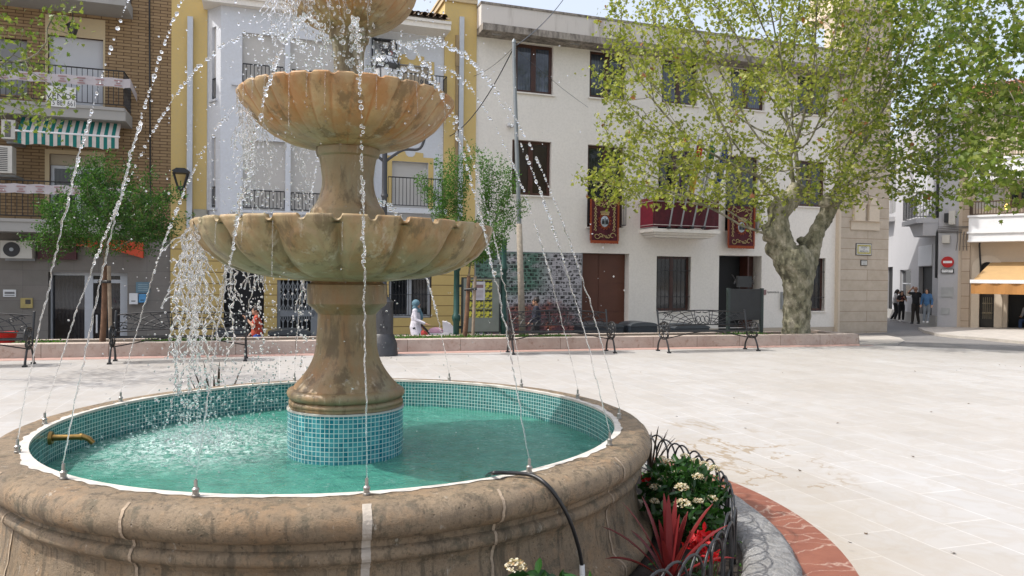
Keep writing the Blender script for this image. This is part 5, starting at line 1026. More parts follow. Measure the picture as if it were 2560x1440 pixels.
def big_plane():
    Y0 = 19.35; B = at_y(1990, 838, Y0); B.z = .18; s = Y0 / FPX
    t = thing('plane_tree', 'large pollarded plane tree with forked mottled trunk before the town hall', 'tree', B)
    W = lambda x, y, dy=0.0: at_y(x, y, Y0 + dy)
    tr = MB()                                       # lower trunk and the two pollard arms, fused by remeshing
    def limb(pts, dens=4): 
        P = smooth_path([p for p, r in pts], dens); rr = []
        for i in range(len(pts) - 1): rr += [pts[i][1] + (pts[i + 1][1] - pts[i][1]) * j / dens for j in range(dens)]
        tr.tube(P, rr + [pts[-1][1]], 14)
    limb([(W(1989, 850), .40), (W(1990, 815), .34), (W(1993, 750), .345), (W(1995, 700), .39), (W(1983, 655), .46), (W(1972, 625), .40)])
    limb([(W(1975, 665), .36), (W(1955, 615), .34), (W(1946, 570, -.1), .27), (W(1948, 540, -.1), .25), (W(1962, 512, -.1), .27), (W(1985, 490, 0), .24), (W(2003, 470, .1), .15)])
    limb([(W(2008, 690), .28), (W(2024, 630, .1), .27), (W(2040, 585, .1), .20), (W(2062, 545, .2), .20), (W(2078, 510, .2), .21), (W(2082, 486, .2), .17)])
    limb([(W(1950, 600), .2), (W(1925, 585, -.2), .17), (W(1912, 590, -.25), .10)])
    kn = random.Random(4)
    for x, y, r in ((1924, 592, .2), (1918, 570, .15), (1950, 520, .26), (1938, 530, .2), (2002, 600, .12), (2086, 500, .2), (2062, 505, .18), (1988, 480, .22), (1975, 655, .4), (1968, 640, .3), (2010, 642, .25), (1928, 622, .18), (2040, 600, .12)): q = W(x, y, kn.uniform(-.15, .15)); tr.ball(q, r, 2, (1, 1, kn.uniform(.8, 1.2)))
    o = tr.build('trunk', bark.m, t, smooth=True)
    md = o.modifiers.new('fuse', 'REMESH'); md.mode = 'VOXEL'; md.voxel_size = .035; md.use_smooth_shade = True
    tx = bpy.data.textures.new('bark lumps', 'CLOUDS'); tx.noise_scale = .16; tx.noise_depth = 3; d = o.modifiers.new('lumps', 'DISPLACE'); d.texture = tx; d.strength = .10; d.mid_level = .5; d.texture_coords = 'GLOBAL'
    # limbs grown from the pollard heads
    heads = [W(1950, 505, -.2), W(1985, 475), W(1998, 465, .2), W(2082, 482, .2), W(2066, 492, .3), W(1915, 585, -.3)]
    C0 = at_y(2010, 190, Y0)
    att = np.concatenate([ellipsoid(C0 + Vector((-.7, 0, .2)), (5.0, 3.4, 4.3), 1900), ellipsoid(at_y(1640, 430, Y0 - .6), (1.9, 1.7, 1.05), 300), ellipsoid(at_y(1560, 470, Y0 - 1.2), (1.1, 1.2, .8), 190), ellipsoid(at_y(1700, 500, Y0 - 1.6), (1.4, 1.0, .5), 150), ellipsoid(at_y(1580, 170, Y0 - .2), (1.05, 1.6, 1.8), 180), ellipsoid(at_y(2330, 330, Y0 - 1), (2.3, 2.3, 2.0), 520), ellipsoid(at_y(2150, 330, Y0 - 1.2), (2.0, 1.8, 1.9), 420), ellipsoid(at_y(2050, 60, Y0 - 1.5), (2.6, 2.0, 2.2), 420), ellipsoid(at_y(2200, -150, Y0), (3, 2.5, 2), 260), ellipsoid(at_y(2300, 130, Y0 - .6), (1.6, 1.8, 2.2), 380), ellipsoid(at_y(1820, 455, Y0 - 1.0), (1.6, 1.4, 1.0), 170)])
    # keep the underside clear where the facade shows
    att = att[att[:, 2] > 3.35 + .0 * att[:, 0]]
    roots = [(np.array(h), -1) for h in heads]; dirs = [(-1.0, -.3, 1.0), (-.25, -.3, 1), (.0, .3, 1), (.5, 0, 1), (.9, -.5, .7), (-1, -.5, .25)]
    for i, dd in enumerate(dirs):
        pr = i; p = np.array(heads[i]); v = np.array(dd) / np.linalg.norm(dd)
        for k in range(3): p = p + v * .3; roots.append((p.copy(), pr)); pr = len(roots) - 1
    pos, par = colonize(roots, att, .22, 3.2, .42, 110)
    rad, ch = radii(pos, par, .0075, 2.45); rad = np.minimum(rad, .17)
    mb = MB(); limbs_mesh(mb, pos, par, rad, ch); mb.build('limbs', bark.m, t, smooth=True)
    tips = np.where(rad < .019)[0]; P = []
    for i in tips:
        k = 25 if ch[i] == 0 else 13
        for _ in range(rng.poisson(k)): P.append(pos[i] + rng.normal(size=3) * (.15, .15, .12))
    P = np.array(P); cl = np.array([noise.noise(Vector(p * 1.05)) for p in P]); P = P[cl > -.22 + .16 * rng.normal(size=len(P))]; print('plane leaves', len(P))
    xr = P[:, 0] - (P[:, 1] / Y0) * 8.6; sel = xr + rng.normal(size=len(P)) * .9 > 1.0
    leaf_obj('sun_coloured_foliage', plane_g, t, P[~sel], .096, plane_leaf, .55); leaf_obj('shade_coloured_foliage', plane_d, t, P[sel], .11, plane_leaf, .5)  # leaves split into a sunlit and a shaded colour set
    q = P[rng.choice(len(P), 70, False)]; leaf_obj('dry_foliage', dead, t, q, .16, plane_leaf, .1); return t
big_plane()
def loose_plane(label, base, cen, er, na, leafmat_, size, dens, heads, seed):
    global rng; rng = np.random.default_rng(seed); t = thing('plane_tree', label, 'tree', base)
    b = Vector(base); top = Vector(heads); mb = MB(); mb.tube(smooth_path([b - Vector((0, 0, .2)), b + (top - b) * .3 + Vector((.1, 0, 0)), b + (top - b) * .7, top]), list(np.linspace(.3, .2, 19)), 12); mb.build('trunk', bark.m, t, smooth=True)
    att = np.concatenate([ellipsoid(c, r, n) for c, r, n in zip(cen, er, na)]); roots = [(np.array(top), -1)]
    pos, par = colonize(roots, att, .2, 4.5, .42, 90); rad, ch = radii(pos, par, .006, 2.4); rad = np.minimum(rad, .16); mb = MB(); limbs_mesh(mb, pos, par, rad, ch); mb.build('limbs', bark.m, t, smooth=True)
    P = []
    for i in np.where(rad < .014)[0]:
        for _ in range(rng.poisson(dens if ch[i] == 0 else dens * .45)): P.append(pos[i] + rng.normal(size=3) * .12)
    leaf_obj('foliage', leafmat_, t, P, size, plane_leaf, .5); return t
c0 = at_y(2590, 330, 14.5); c1 = at_y(2480, 160, 15); c2 = at_y(2490, 420, 14.2); c3 = at_y(2420, 40, 15.2)
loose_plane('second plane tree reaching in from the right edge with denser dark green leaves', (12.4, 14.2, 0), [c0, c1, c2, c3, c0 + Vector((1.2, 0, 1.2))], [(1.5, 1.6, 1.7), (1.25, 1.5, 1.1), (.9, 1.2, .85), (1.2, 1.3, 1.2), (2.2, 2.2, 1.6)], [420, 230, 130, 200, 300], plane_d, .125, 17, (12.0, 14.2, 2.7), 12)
c0 = at_y(-40, 130, 11.0); c1 = at_y(70, 250, 10.6); c2 = at_y(110, 60, 10.8)
loose_plane('plane tree reaching in at the upper left with sparse yellowish twigs', (-10.6, 10.6, 0), [c0, c1, c2, c0 + Vector((-1.6, 0, .3))], [(.95, 1.0, 1.0), (.75, .8, .75), (.55, .7, .5), (1.6, 1.6, 1.5)], [120, 70, 40, 200], plane_d, .066, 26, (-10.2, 10.6, 2.6), 13)  # leaf colour darkened to stand for shade in this crown
young = leafmat('young tree leaves', [(.028, .085, .014), (.04, .115, .018), (.055, .14, .022), (.075, .16, .03), (.03, .075, .014)], .4, .4)
young2 = leafmat('bright young leaves', [(.05, .14, .02), (.07, .18, .028), (.095, .21, .035), (.12, .22, .05), (.045, .12, .02)], .42, .4)
def young_tree(label, bpx, Y, crown, shoots, mat_, stake, seed, trunk_top):
    global rng; rng = np.random.default_rng(seed); b = at_y(bpx[0], bpx[1], Y); b.z = .19; t = thing('young_tree', label, 'tree', b, 0, 'young staked trees in the planter'); top = at_y(*trunk_top, Y)
    mb = MB(); mb.tube(smooth_path([b - Vector((0, 0, .1)), b + (top - b) * .4 + Vector((.02, 0, 0)), top]), list(np.linspace(.062, .045, 13)), 9); mb.build('trunk', m_('reddish bark', (.155, .085, .05), .85, 0, .3, 9, .4, 30), t, smooth=True)
    sb = at_y(stake[0], bpx[1], Y - .12); sb.z = .19; sp = at_y(stake[1], stake[2], Y - .1); mb = MB(); mb.tube([sb, sp], .036, 8); mb.build('stake', m_('stake wood', (.25, .195, .14), .85, 0, .2, 12), t)
    k = b + (top - b) * .78; k2 = sb + (sp - sb) * .8; mb = MB(); mb.tube([k + Vector((-.07, -.07, 0)), (k + k2) / 2 + Vector((0, -.09, 0)), k2 + Vector((.05, -.05, 0))], .03, 6); mb.build('tie', iron, t)
    att = np.concatenate([ellipsoid(at_y(x, y, Y + dy), (rx, (rx + rz) * .5, rz), n) for x, y, dy, rx, rz, n in crown]); pos, par = colonize([(np.array(top), -1)], att, .1, 2.0, .17, 70)
    pos = list(pos); par = list(par); tipn = np.array(pos)
    for x, y, x2, y2 in shoots:
        a = np.array(at_y(x, y, Y + rng.uniform(-.3, .3))); e = np.array(at_y(x2, y2, Y + rng.uniform(-.4, .4))); i = int(np.linalg.norm(tipn - a, axis=1).argmin()); pr = i; st_ = pos[i]; n = max(3, int(np.linalg.norm(e - st_) / .09))
        for q in range(1, n + 1): pos.append(st_ + (e - st_) * q / n + rng.normal(size=3) * .012); par.append(pr); pr = len(pos) - 1
    pos = np.array(pos); rad, ch = radii(pos, par, .0035, 2.3); rad = np.minimum(rad, .04); mb = MB(); limbs_mesh(mb, pos, par, rad, ch); mb.build('limbs', twig, t, smooth=True)
    P = []
    for i in np.where(rad < .012)[0]:
        for _ in range(rng.poisson(30)): P.append(pos[i] + rng.normal(size=3) * .07)
    leaf_obj('foliage', mat_, t, P, .055, oval_leaf, .35, droop=.6); return t
young_tree('dark green young tree with stake before the shop front', (255, 862), 14.75, [(270, 540, 0, 1.25, .75, 520), (150, 590, -.1, .55, .35, 110), (380, 580, .1, .5, .4, 110), (260, 460, 0, .7, .5, 130)], [(150, 560, 95, 500), (200, 480, 175, 425), (250, 450, 240, 395), (310, 450, 320, 400), (370, 470, 385, 420), (430, 560, 470, 545), (120, 620, 60, 600), (400, 500, 440, 470), (280, 440, 275, 385), (440, 520, 452, 480), (170, 640, 120, 650)], young, (277, 272, 665), 21, (262, 660))
young_tree('bright green young tree with upright shoots left of the tilted pole', (1160, 843), 17.0, [(1185, 600, 0, .85, .58, 420), (1240, 560, 0, .45, .4, 110), (1125, 545, 0, .42, .28, 80)], [(1120, 490, 1095, 400), (1130, 470, 1130, 385), (1150, 470, 1158, 380), (1180, 460, 1185, 370), (1210, 470, 1225, 395), (1240, 470, 1255, 400), (1260, 500, 1290, 440), (1100, 500, 1052, 440), (1090, 520, 1048, 455), (1280, 520, 1312, 500), (1200, 450, 1205, 400), (1165, 455, 1140, 400), (1270, 480, 1272, 425), (1135, 520, 1112, 420), (1175, 520, 1172, 400), (1215, 520, 1238, 430), (1195, 520, 1205, 385), (1250, 530, 1275, 460), (1110, 540, 1070, 470), (1290, 540, 1318, 520)], young2, (1182, 1188, 690), 22, (1172, 690))
# ground cover in the planting strip, litter on the paving
gc = leafmat('ground cover leaves', [(.05, .14, .02), (.08, .18, .03), (.11, .2, .04)], .35, .5); P = []
for a, b, h in ((955, 1240, .09), (1245, 1440, .07), (345, 565, .10), (1850, 1960, .08), (0, 120, .06), (1400, 1460, .05)):
    for _ in range(int((b - a) * 7)): x = random.uniform(a, b); Y = at_y(x, 850, 16); u = WF.uz(x, 850)[0]; v = random.uniform(.36, 1.1); q = WF.p(u, v, .19 + random.random() ** 1.5 * h); P.append(q[:])
def stuff_leaves(name, label, cat, mat_, P, size, tm, up, sizes=None):
    e = bpy.data.objects.new('tmp', None); o = leaf_obj(name, mat_, e, P, size, tm, up, sizes=sizes); o.parent = None; bpy.data.objects.remove(e); return tag(o, label, cat, kind='stuff')
stuff_leaves('ground_cover', 'low green ground cover growing along the planting strip', 'ground cover', gc, P, .05, oval_leaf, .3)
P = [on_z(x, y, .006)[:] for x, y in ((1500, 955), (1880, 1000), (2000, 1175), (1955, 932), (2286, 928), (2390, 925), (2400, 922), (2420, 1008), (2330, 1030), (2165, 1332), (2125, 1355), (2380, 1380), (2550, 916), (2500, 912), (2515, 914), (2410, 865), (2465, 866), (2280, 1140), (1690, 1040), (1600, 930), (1845, 870))] + [on_z(random.uniform(0, 2560), random.uniform(890, 1000) + random.random() ** 3 * 350, .006)[:] for _ in range(14)]
stuff_leaves('fallen_leaves', 'scattered small dry leaves lying on the pale paving', 'fallen leaves', m_('brown litter', (.10, .07, .045), .8), P, .03, plane_leaf, 3.0)
# flowerbed: viburnum with white flower heads, red cordyline, cyclamens
bedg = leafmat('viburnum leaves', [(.014, .05, .010), (.022, .075, .014), (.035, .10, .018), (.02, .06, .012)], .22, .32); petal = leafmat('viburnum flowers', [(.62, .56, .42), (.70, .66, .56), (.52, .40, .22), (.45, .28, .14), (.66, .62, .5)], .3, .6)
def viburnum(label, c, r, nl, heads, seed, leaf=.06):
    global rng; rng = np.random.default_rng(seed); c = Vector(c); t = thing('viburnum_shrub', label, 'shrub', (c.x, c.y, .07)); mb = MB(); P = []
    for k in range(26):
        q = ellipsoid(c, (r[0] * .9, r[1] * .9, r[2]), 1)[0]; mb.tube(smooth_path([(c.x + random.uniform(-.08, .08), c.y + random.uniform(-.08, .08), .05), ((c.x + q[0]) / 2, (c.y + q[1]) / 2, q[2] * .55), tuple(q)], 4), [.008] * 5 + [.004] * 4, 5, caps=False)
    mb.build('stems', twig, t); leaf_obj('foliage', bedg, t, ellipsoid(c, r, nl, .35), leaf, oval_leaf, .5)
    for h in heads:
        n = 130; q = rng.normal(size=(n, 3)); q /= np.linalg.norm(q, axis=1)[:, None]; q[:, 2] = np.abs(q[:, 2]) * .75; rr_ = h[1]; o = leaf_obj('flower_head', petal, t, np.array(h[0]) + q * rr_ * rng.uniform(.75, 1.05, (n, 1)), rr_ * .30, ([(0, -.5, 0), (.5, 0, .1), (0, .5, 0), (-.5, 0, .1)], [(0, 1, 2), (0, 2, 3)]), 1.2)
    return t
H = lambda x, y, Y, r=.045: (at_y(x, y, Y)[:], r)
viburnum('dense viburnum shrub with many whitish flower heads inside the hoop fence', at_y(1708, 1248, 4.35), (.24, .34, .225), 1300, [H(1655, 1150, 4.62, .03), H(1672, 1158, 4.5, .035), H(1690, 1180, 4.35, .03), H(1735, 1158, 4.5, .04), H(1760, 1165, 4.4, .035), H(1786, 1175, 4.3, .035), H(1745, 1195, 4.15, .036), H(1705, 1222, 4.05, .04), H(1707, 1264, 3.95, .046), H(1745, 1255, 4.05, .03), H(1780, 1250, 4.1, .035), H(1640, 1222, 4.25, .036), H(1636, 1255, 4.15, .028), H(1660, 1200, 4.3, .034), H(1626, 1190, 4.5, .03), H(1712, 1142, 4.6, .03)], 31, .062)
viburnum('low viburnum at the front with one cream flower head', at_y(1385, 1500, 2.95), (.20, .13, .12), 90, [H(1290, 1420, 2.95, .045)], 32, .085)
def strap_plant(name, label, base, n, L, w, mat_, seed, spread=(.25, 1.0), leaves=None):
    rnd = random.Random(seed); t = thing(name, label, 'plant', base); b = Vector(base); L_ = leaves or [(rnd.uniform(0, 2 * math.pi), rnd.uniform(*spread), L * rnd.uniform(.65, 1.1)) for _ in range(n)]
    for az, sp, l in L_:
        mb = MB(); d = Vector((math.cos(az), math.sin(az), 0)); s = Vector((-d.y, d.x, 0)); pts = []; m = 9
        for k in range(m + 1): f_ = k / m; an = sp * (.55 + .65 * f_ ** 1.4); pts.append((b if not pts else pts[-1]) + (d * math.sin(an) + Vector((0, 0, math.cos(an)))) * (l / m if k else 0))
        vs = []
        for k, p in enumerate(pts): f_ = k / m; ww = w * (.5 + 1.2 * f_) * (1 - f_) ** .55 if f_ < 1 else .001; ww = max(.0015, ww); vs += [p - s * ww + Vector((0, 0, ww * .5)), p, p + s * ww + Vector((0, 0, ww * .5))]
        fs = []
        for k in range(m): a = 3 * k; fs += [(a, a + 1, a + 4, a + 3), (a + 1, a + 2, a + 5, a + 4)]
        mb.add(vs, fs); mb.build('leaf', mat_, t, smooth=True)
    return t
redl = leafmat('red cordyline leaves', [(.19, .018, .02), (.24, .03, .026), (.14, .015, .018), (.28, .05, .045)], .25, .38); darkl = leafmat('dark strap leaves', [(.03, .02, .018), (.04, .03, .02)], .2, .4); pinkl = redl
cb = at_y(1672, 1530, 3.62); cb.z = max(.085, cb.z)
strap_plant('red_cordyline', 'red-leaved spiky cordyline in front of the viburnum', cb, 0, .5, .021, redl, 41, leaves=[(R(175), 1.0, 0.450), (R(165), .62, 0.468), (R(190), 1.3, 0.378), (R(140), .42, 0.450), (R(100), .22, 0.450), (R(80), .12, 0.378), (R(60), .25, 0.432), (R(40), .45, 0.378), (R(15), .62, 0.468), (R(5), .9, 0.432), (R(-20), 1.2, 0.378), (R(120), .3, 0.324), (R(-60), .5, 0.288), (R(-120), .45, 0.288), (R(70), .35, 0.270), (R(150), .8, 0.324), (R(30), .2, 0.360), (R(-5), .75, 0.324), (R(200), .55, 0.306), (R(95), .08, 0.450)])
strap_plant('spiky_plant', 'dark spiky strap plant between the hoops far along the flowerbed', on_z(1628, 1195, .08), 12, .42, .012, darkl, 42)
strap_plant('spiky_plant', 'dark spiky leaves peeping over the far left rim of the basin', (FX + 2.12 * math.cos(R(133)), FY + 2.12 * math.sin(R(133)), .07), 11, .78, .018, darkl, 43, (.05, .5))
cycr = leafmat('cyclamen petals', [(.42, .006, .012), (.52, .012, .016), (.34, .004, .01)], .3, .5)
for k, (x, y, Y, lab) in enumerate(((1738, 1365, 3.72, 'red cyclamen clump right of the cordyline centre'), (1778, 1392, 3.6, 'red cyclamen clump against the hoops beside the cordyline'), (1622, 1205, 4.65, 'red cyclamen clump against the basin behind the viburnum'), (1760, 1345, 3.8, 'red cyclamen clump tucked under the viburnum'))):
    q = at_y(x, y, Y); t = thing('cyclamen', lab, 'flower', (q.x, q.y, .08)); q.z = max(q.z, .2); leaf_obj('petals', cycr, t, ellipsoid(q, (.045, .045, .035), 34), .042, oval_leaf, .3, droop=1.0); mb = MB()
    for j in range(7): mb.tube([(q.x + random.uniform(-.02, .02), q.y + random.uniform(-.02, .02), .07), (q.x + random.uniform(-.05, .05), q.y + random.uniform(-.05, .05), q.z)], .003, 4)
    mb.build('stems', m_('dark stem', (.08, .03, .02)), t); leaf_obj('leaves', bedg, t, ellipsoid((q.x, q.y, .12), (.09, .09, .03), 24), .06, oval_leaf, 1.2)
P = [(FX + r_ * math.cos(a), FY + r_ * math.sin(a), .085 + random.random() * .03) for r_, a in ((random.uniform(1.95, 2.42), R(random.uniform(-110, 60))) for _ in range(520))]
stuff_leaves('bed_weeds', 'small weeds and clover covering the flowerbed soil', 'weeds', gc, P, .026, oval_leaf, 1.0)
# ================================================================ street furniture
def make_bench():
    L = 1.13; t = thing('bench', 'x', 'bench', (0, 0, 0), 0, 'black cast iron benches along the planter wall')
    sp = smooth_path; r = .017
    for s in (-1, 1):
        x = s * L
        for nm, pts in (('front_leg', [(-.27, .02), (-.245, .10), (-.20, .20), (-.14, .29), (-.05, .325)]), ('rear_leg', [(.24, .02), (.225, .14), (.17, .24), (.09, .31), (0, .325)])):
            mb = MB(); mb.tube([(x, a, b) for a, b in sp([(y, z, 0) for y, z in pts], 4) for a, b in [(a, b)]] if False else [(x, q.x, q.y) for q in sp([(y, z, 0) for y, z in pts], 4)], [.021] * 4 + [.019] * 13, 8)
            mb.box(x - .035, x + .035, pts[0][0] - .04, pts[0][0] + .03, .0, .03); mb.build(nm, iron, t, smooth=40)
        mb = MB()
        def ring(cy, cz, ry, rz, rr=.011, a0=0, a1=2 * math.pi, n=22): mb.tube([(x, cy + ry * math.cos(a0 + (a1 - a0) * i / n), cz + rz * math.sin(a0 + (a1 - a0) * i / n)) for i in range(n + 1)], rr, 6)
        ring(-.02, .40, .19, .085); ring(-.02, .40, .22, .115, .015, math.pi, 2 * math.pi); 
        for k in range(5): a = math.pi * (1.1 + .8 * k / 4); mb.tube([(x, -.02, .43), (x, -.02 + .18 * math.cos(a), .40 + .08 * math.sin(a))], .009, 5)
        mb.tube([(x, q.x, q.y) for q in sp([(-.25, .45, 0), (-.285, .54, 0), (-.24, .625, 0), (-.10, .66, 0), (.06, .64, 0), (.16, .60, 0)])], .018, 8)
        ring(-.19, .57, .05, .05); ring(-.06, .55, .075, .085, .010); ring(.06, .55, .05, .06, .009)
        for k in range(4): mb.tube([(x, -.2 + .1 * k, .46), (x, -.16 + .1 * k, .64)], .008, 5)
        mb.build('armrest', iron, t, smooth=40)
        mb = MB(); mb.tube([(x, .17, .42), (x, .22, .62), (x, .285, .90)], [.022, .02, .022], 8); mb.ball((x, .29, .905), .026, 1); mb.build('back_post', iron, t, smooth=40)
    mb = MB()
    for k in range(6): y = -.25 + .078 * k; mb.box(-L, L, y, y + .052, .445 + .012 * math.cos(k), .463 + .012 * math.cos(k))
    mb.build('seat', iron, t)
    mb = MB(); by = lambda z: .175 + (z - .42) * .235
    P = lambda x, z: (x, by(z), z)
    top = lambda x: .845 + .06 * (1 - (x / L) ** 2); bot = lambda x: .535 + .05 * (1 - (x / L) ** 2)
    xs_ = np.linspace(-L, L, 33); mb.tube([P(x, top(x)) for x in xs_], .013, 6); mb.tube([P(x, bot(x)) for x in xs_], .013, 6)
    for s in (-1, 1):
        cx = s * .20
        for k in range(9):
            a = R(8 + 20 * k * .95); e = None; pts = []
            for f_ in np.linspace(.12, 1.35, 26):
                x = cx + s * f_ * math.cos(a) * .95; z = bot(x) + f_ * math.sin(a) * .46 * (.8 if k else .8) + .0
                if abs(x) > L - .01 or z > top(x) or s * x < .13: break
                pts.append(P(x, z + .015 * math.sin(f_ * 5) * 0))
            if len(pts) > 2: mb.tube(pts, .0085, 5)
        for q in (.16, .28, .42, .58, .76):
            pts = []
            for a in np.linspace(0.02, math.pi * .98, 26):
                x = cx + s * q * 1.15 * math.cos(a); z = bot(x) + q * .52 * math.sin(a)
                if z < top(x) and abs(x) < L and s * x > .15: pts.append(P(x, z))
            if len(pts) > 3: mb.tube(pts, .0085, 5)
        for zc, xx in ((.80, .93), (.76, .80), (.62, .98)): mb.tube([P(s * (xx + .07 * (1 - k / 16) * math.cos(k * .55)), zc + .05 * (1 - k / 16) * math.sin(k * .55)) for k in range(15)], .009, 5)
    m0 = .705
    mb.tube([P(.05 * math.cos(a), m0 + .075 * math.sin(a)) for a in np.linspace(0, 2 * math.pi, 21)], .010, 6)
    for s in (-1, 1):
        mb.tube([P(s * (.115 + .055 * math.cos(a)), m0 + .07 * math.sin(a)) for a in np.linspace(0, 2 * math.pi, 19)], .010, 6)
        mb.tube([P(s * x, z) for x, z in ((.02, .87), (.08, .85), (.16, .87))], .012, 5); mb.tube([P(s * .19, bot(.19)), P(s * .19, top(.19))], .009, 5)
        mb.tube([P(s * q.x, q.y) for q in smooth_path([(.01, .625, 0), (.08, .60, 0), (.15, .62, 0), (.12, .585, 0)])], .009, 5)
    mb.build('backrest', iron, t, smooth=40)
    mb = MB()
    for s in (-1, 1): mb.tube([(s * (L - .02), -.02, .285), (s * .5, 0, .40), (s * .12, 0, .445)], .012, 6)
    mb.build('brace', iron, t); return t
bench0 = make_bench()
def bench_at(o, pl, pr, label, frac=.5):
    a, b = on_z(*pl), on_z(*pr); d = (b - a); ang = math.atan2(d.y, d.x); c = (a + b) / 2; c = c + Vector((-math.sin(ang), math.cos(ang), 0)) * .27; o.location = (c.x, c.y, 0); o.rotation_euler = (0, 0, ang); o['label'] = label
bench_at(bench0, (1670, 883), (1898, 878), 'black cast iron bench nearest the plane tree, in front of the dark board')
b2 = copy_tree(bench0); bench_at(b2, (1283, 887), (1538, 883), 'black cast iron bench in front of the photo mosaic mural')
b3 = copy_tree(bench0); bench_at(b3, (268, 911), (618, 903), 'black cast iron bench between the shop door and the fountain bowl')
b4 = copy_tree(bench0); q = on_z(62, 918); d_ = Vector((math.cos(R(19)), math.sin(R(19)), 0)); c = q - d_ * 1.13 + Vector((-d_.y, d_.x, 0)) * .27; b4.location = (c.x, c.y, 0); b4.rotation_euler = (0, 0, R(19)); b4['label'] = 'black cast iron bench cut off by the left edge, before the red tub'
# lamp post behind the fountain
LP = on_z(958, 888); LZ = lambda y: 1.6 + ray(958, y).z * (LP.y / ray(958, y).y)
t = thing('lamp_post', 'dark cast iron lamp post with crowned lanterns behind the fountain', 'street lamp', (LP.x, LP.y, 0)); li = m_('graphite iron', (.035, .036, .04), .45, 0, .2, 7, .15, 60); lc = (LP.x, LP.y)
mb = MB(); mb.lathe([(.30, 0), (.30, .06), (.285, .09), (.285, .24), (.27, .28), (.235, .36), (.215, .42), (.20, .44), (.20, .78), (.193, .95), (.193, 1.06), (.205, 1.09), (.16, 1.13), (.10, 1.19)], 16, lc); mb.build('base', li, t, smooth=30)
mb = MB()
for a, z in ((-1.55, .8), (-1.2, .8), (-1.4, .62), (-1.1, .5), (-1.75, .5), (-1.3, .16), (-.95, .16)): mb.tube([(lc[0] + .2 * math.cos(a + q * .1), lc[1] + .2 * math.sin(a + q * .1), z + dz) for q, dz in ((0, 0), (.8, .04), (1, .1), (.2, .12), (-.4, .06))], .011, 5)
mb.build('relief_ornament', li, t)
zt = LZ(205); mb = MB(); mb.lathe([(.085, 1.18), (.07, 1.3), (.075, 1.35), (.062, 1.4), (.055, 3.2), (.075, 3.24), (.055, 3.3), (.046, zt)], 14, lc); mb.build('shaft', li, t, smooth=40)
milk = m_('milky lantern glass', (.52, .52, .52), .25, 0, .05); dome = m_('lantern dome', (.42, .44, .47), .35, .3, .1)
def lantern(c, z0, par):
    mb = MB(); mb.lathe([(.05, z0 - .12), (.10, z0), (.21, z0 + .05), (.25, z0 + .42), (.235, z0 + .44)], 12, c); mb.build('lantern_glass', milk, par)
    mb = MB(); mb.lathe([(.255, z0 + .43), (.285, z0 + .47), (.29, z0 + .53), (.26, z0 + .545)], 24, c)
    for k in range(14): a = 2 * math.pi * k / 14; mb.tube([(c[0] + .285 * math.cos(a + q), c[1] + .285 * math.sin(a + q), z0 + .53 + dz) for q, dz in ((-.2, 0), (-.05, .06), (0, .11), (.05, .06), (.2, 0))], .011, 4)
    for k in range(6): a = 2 * math.pi * k / 6 + .26; mb.tube([(c[0] + .212 * math.cos(a), c[1] + .212 * math.sin(a), z0 + .04), (c[0] + .255 * math.cos(a), c[1] + .255 * math.sin(a), z0 + .44)], .012, 4)
    mb.build('lantern_crown', li, par, smooth=40)
    mb = MB(); mb.lathe([(.25, z0 + .545), (.22, z0 + .64), (.15, z0 + .70), (.06, z0 + .73), (.04, z0 + .75)], 24, c); mb.build('lantern_dome', dome, par, smooth=50)
    mb = MB(); mb.lathe([(.05, z0 + .74), (.09, z0 + .77), (.07, z0 + .81), (.10, z0 + .85)], 12, c)
    for k in range(8): a = 2 * math.pi * k / 8; mb.tube([(c[0] + .09 * math.cos(a), c[1] + .09 * math.sin(a), z0 + .84), (c[0] + .135 * math.cos(a), c[1] + .135 * math.sin(a), z0 + .93), (c[0] + .11 * math.cos(a), c[1] + .11 * math.sin(a), z0 + .96)], .014, 4)
    mb.build('lantern_finial', li, par, smooth=40)
zl = LZ(172) - .47
lantern(lc, zl, t); sd_ = .82; lz2 = LZ(211) - .74 - .08
for s in (-1, 1): c2_ = (lc[0] + s * sd_, lc[1] + s * sd_ * .15); lantern(c2_, lz2, t); mb = MB(); mb.tube([tuple(q) for q in smooth_path([(lc[0], lc[1], lz2 - .75), (lc[0] + s * .35, lc[1] + s * .05, lz2 - .5), (lc[0] + s * .7, lc[1] + s * .1, lz2 - .45), (c2_[0], c2_[1], lz2 - .1)])], .03, 7); mb.build('arm', li, t, smooth=True)
# tall tilted pole with guy wires
pb = at_y(1306, 842, 17.9); pb.z = .15; pt = at_y(1285, 97, 18.1); t = thing('tall_pole', 'tall tilted grey pole with cable ties near the mural', 'pole', pb); pm = pb + (pt - pb) * .38
mb = MB(); mb.tube([pb, pm], [.085, .07], 10); mb.build('wooden_base', simple('weathered pole wood', (.27, .235, .19), .85, 0, .2, 14, .4, 40), t, smooth=True); mb = MB(); mb.tube([pm, pt - Vector((0, 0, .4)), pt - Vector((0, 0, .1))], [.056, .045, .045], 10); mb.tube([pt - Vector((0, 0, .1)), pt - Vector((0, 0, .05)), pt], [.055, .05, .02], 10); mb.build('steel_top', m_('pole steel', (.19, .21, .22), .5, .3, .1), t, smooth=40)
wires = thing('overhead_wires', 'thin dark wires tied to the top of the tilted pole', 'wires', pt - Vector((0, 0, .15)))
def wire(a, b, sag, r, n=20, mat=iron):
    a, b = Vector(a), Vector(b); mb = MB(); mb.tube([a + (b - a) * (k / n) - Vector((0, 0, sag * 4 * (k / n) * (1 - k / n))) for k in range(n + 1)], r, 5); mb.build('wire', mat, wires, smooth=True)
tp = pt - Vector((0, 0, .2)); f2 = lambda x, y: FAC.p(*[FAC.uz(x, y, .06)[0], -.06, FAC.uz(x, y, .06)[1]])
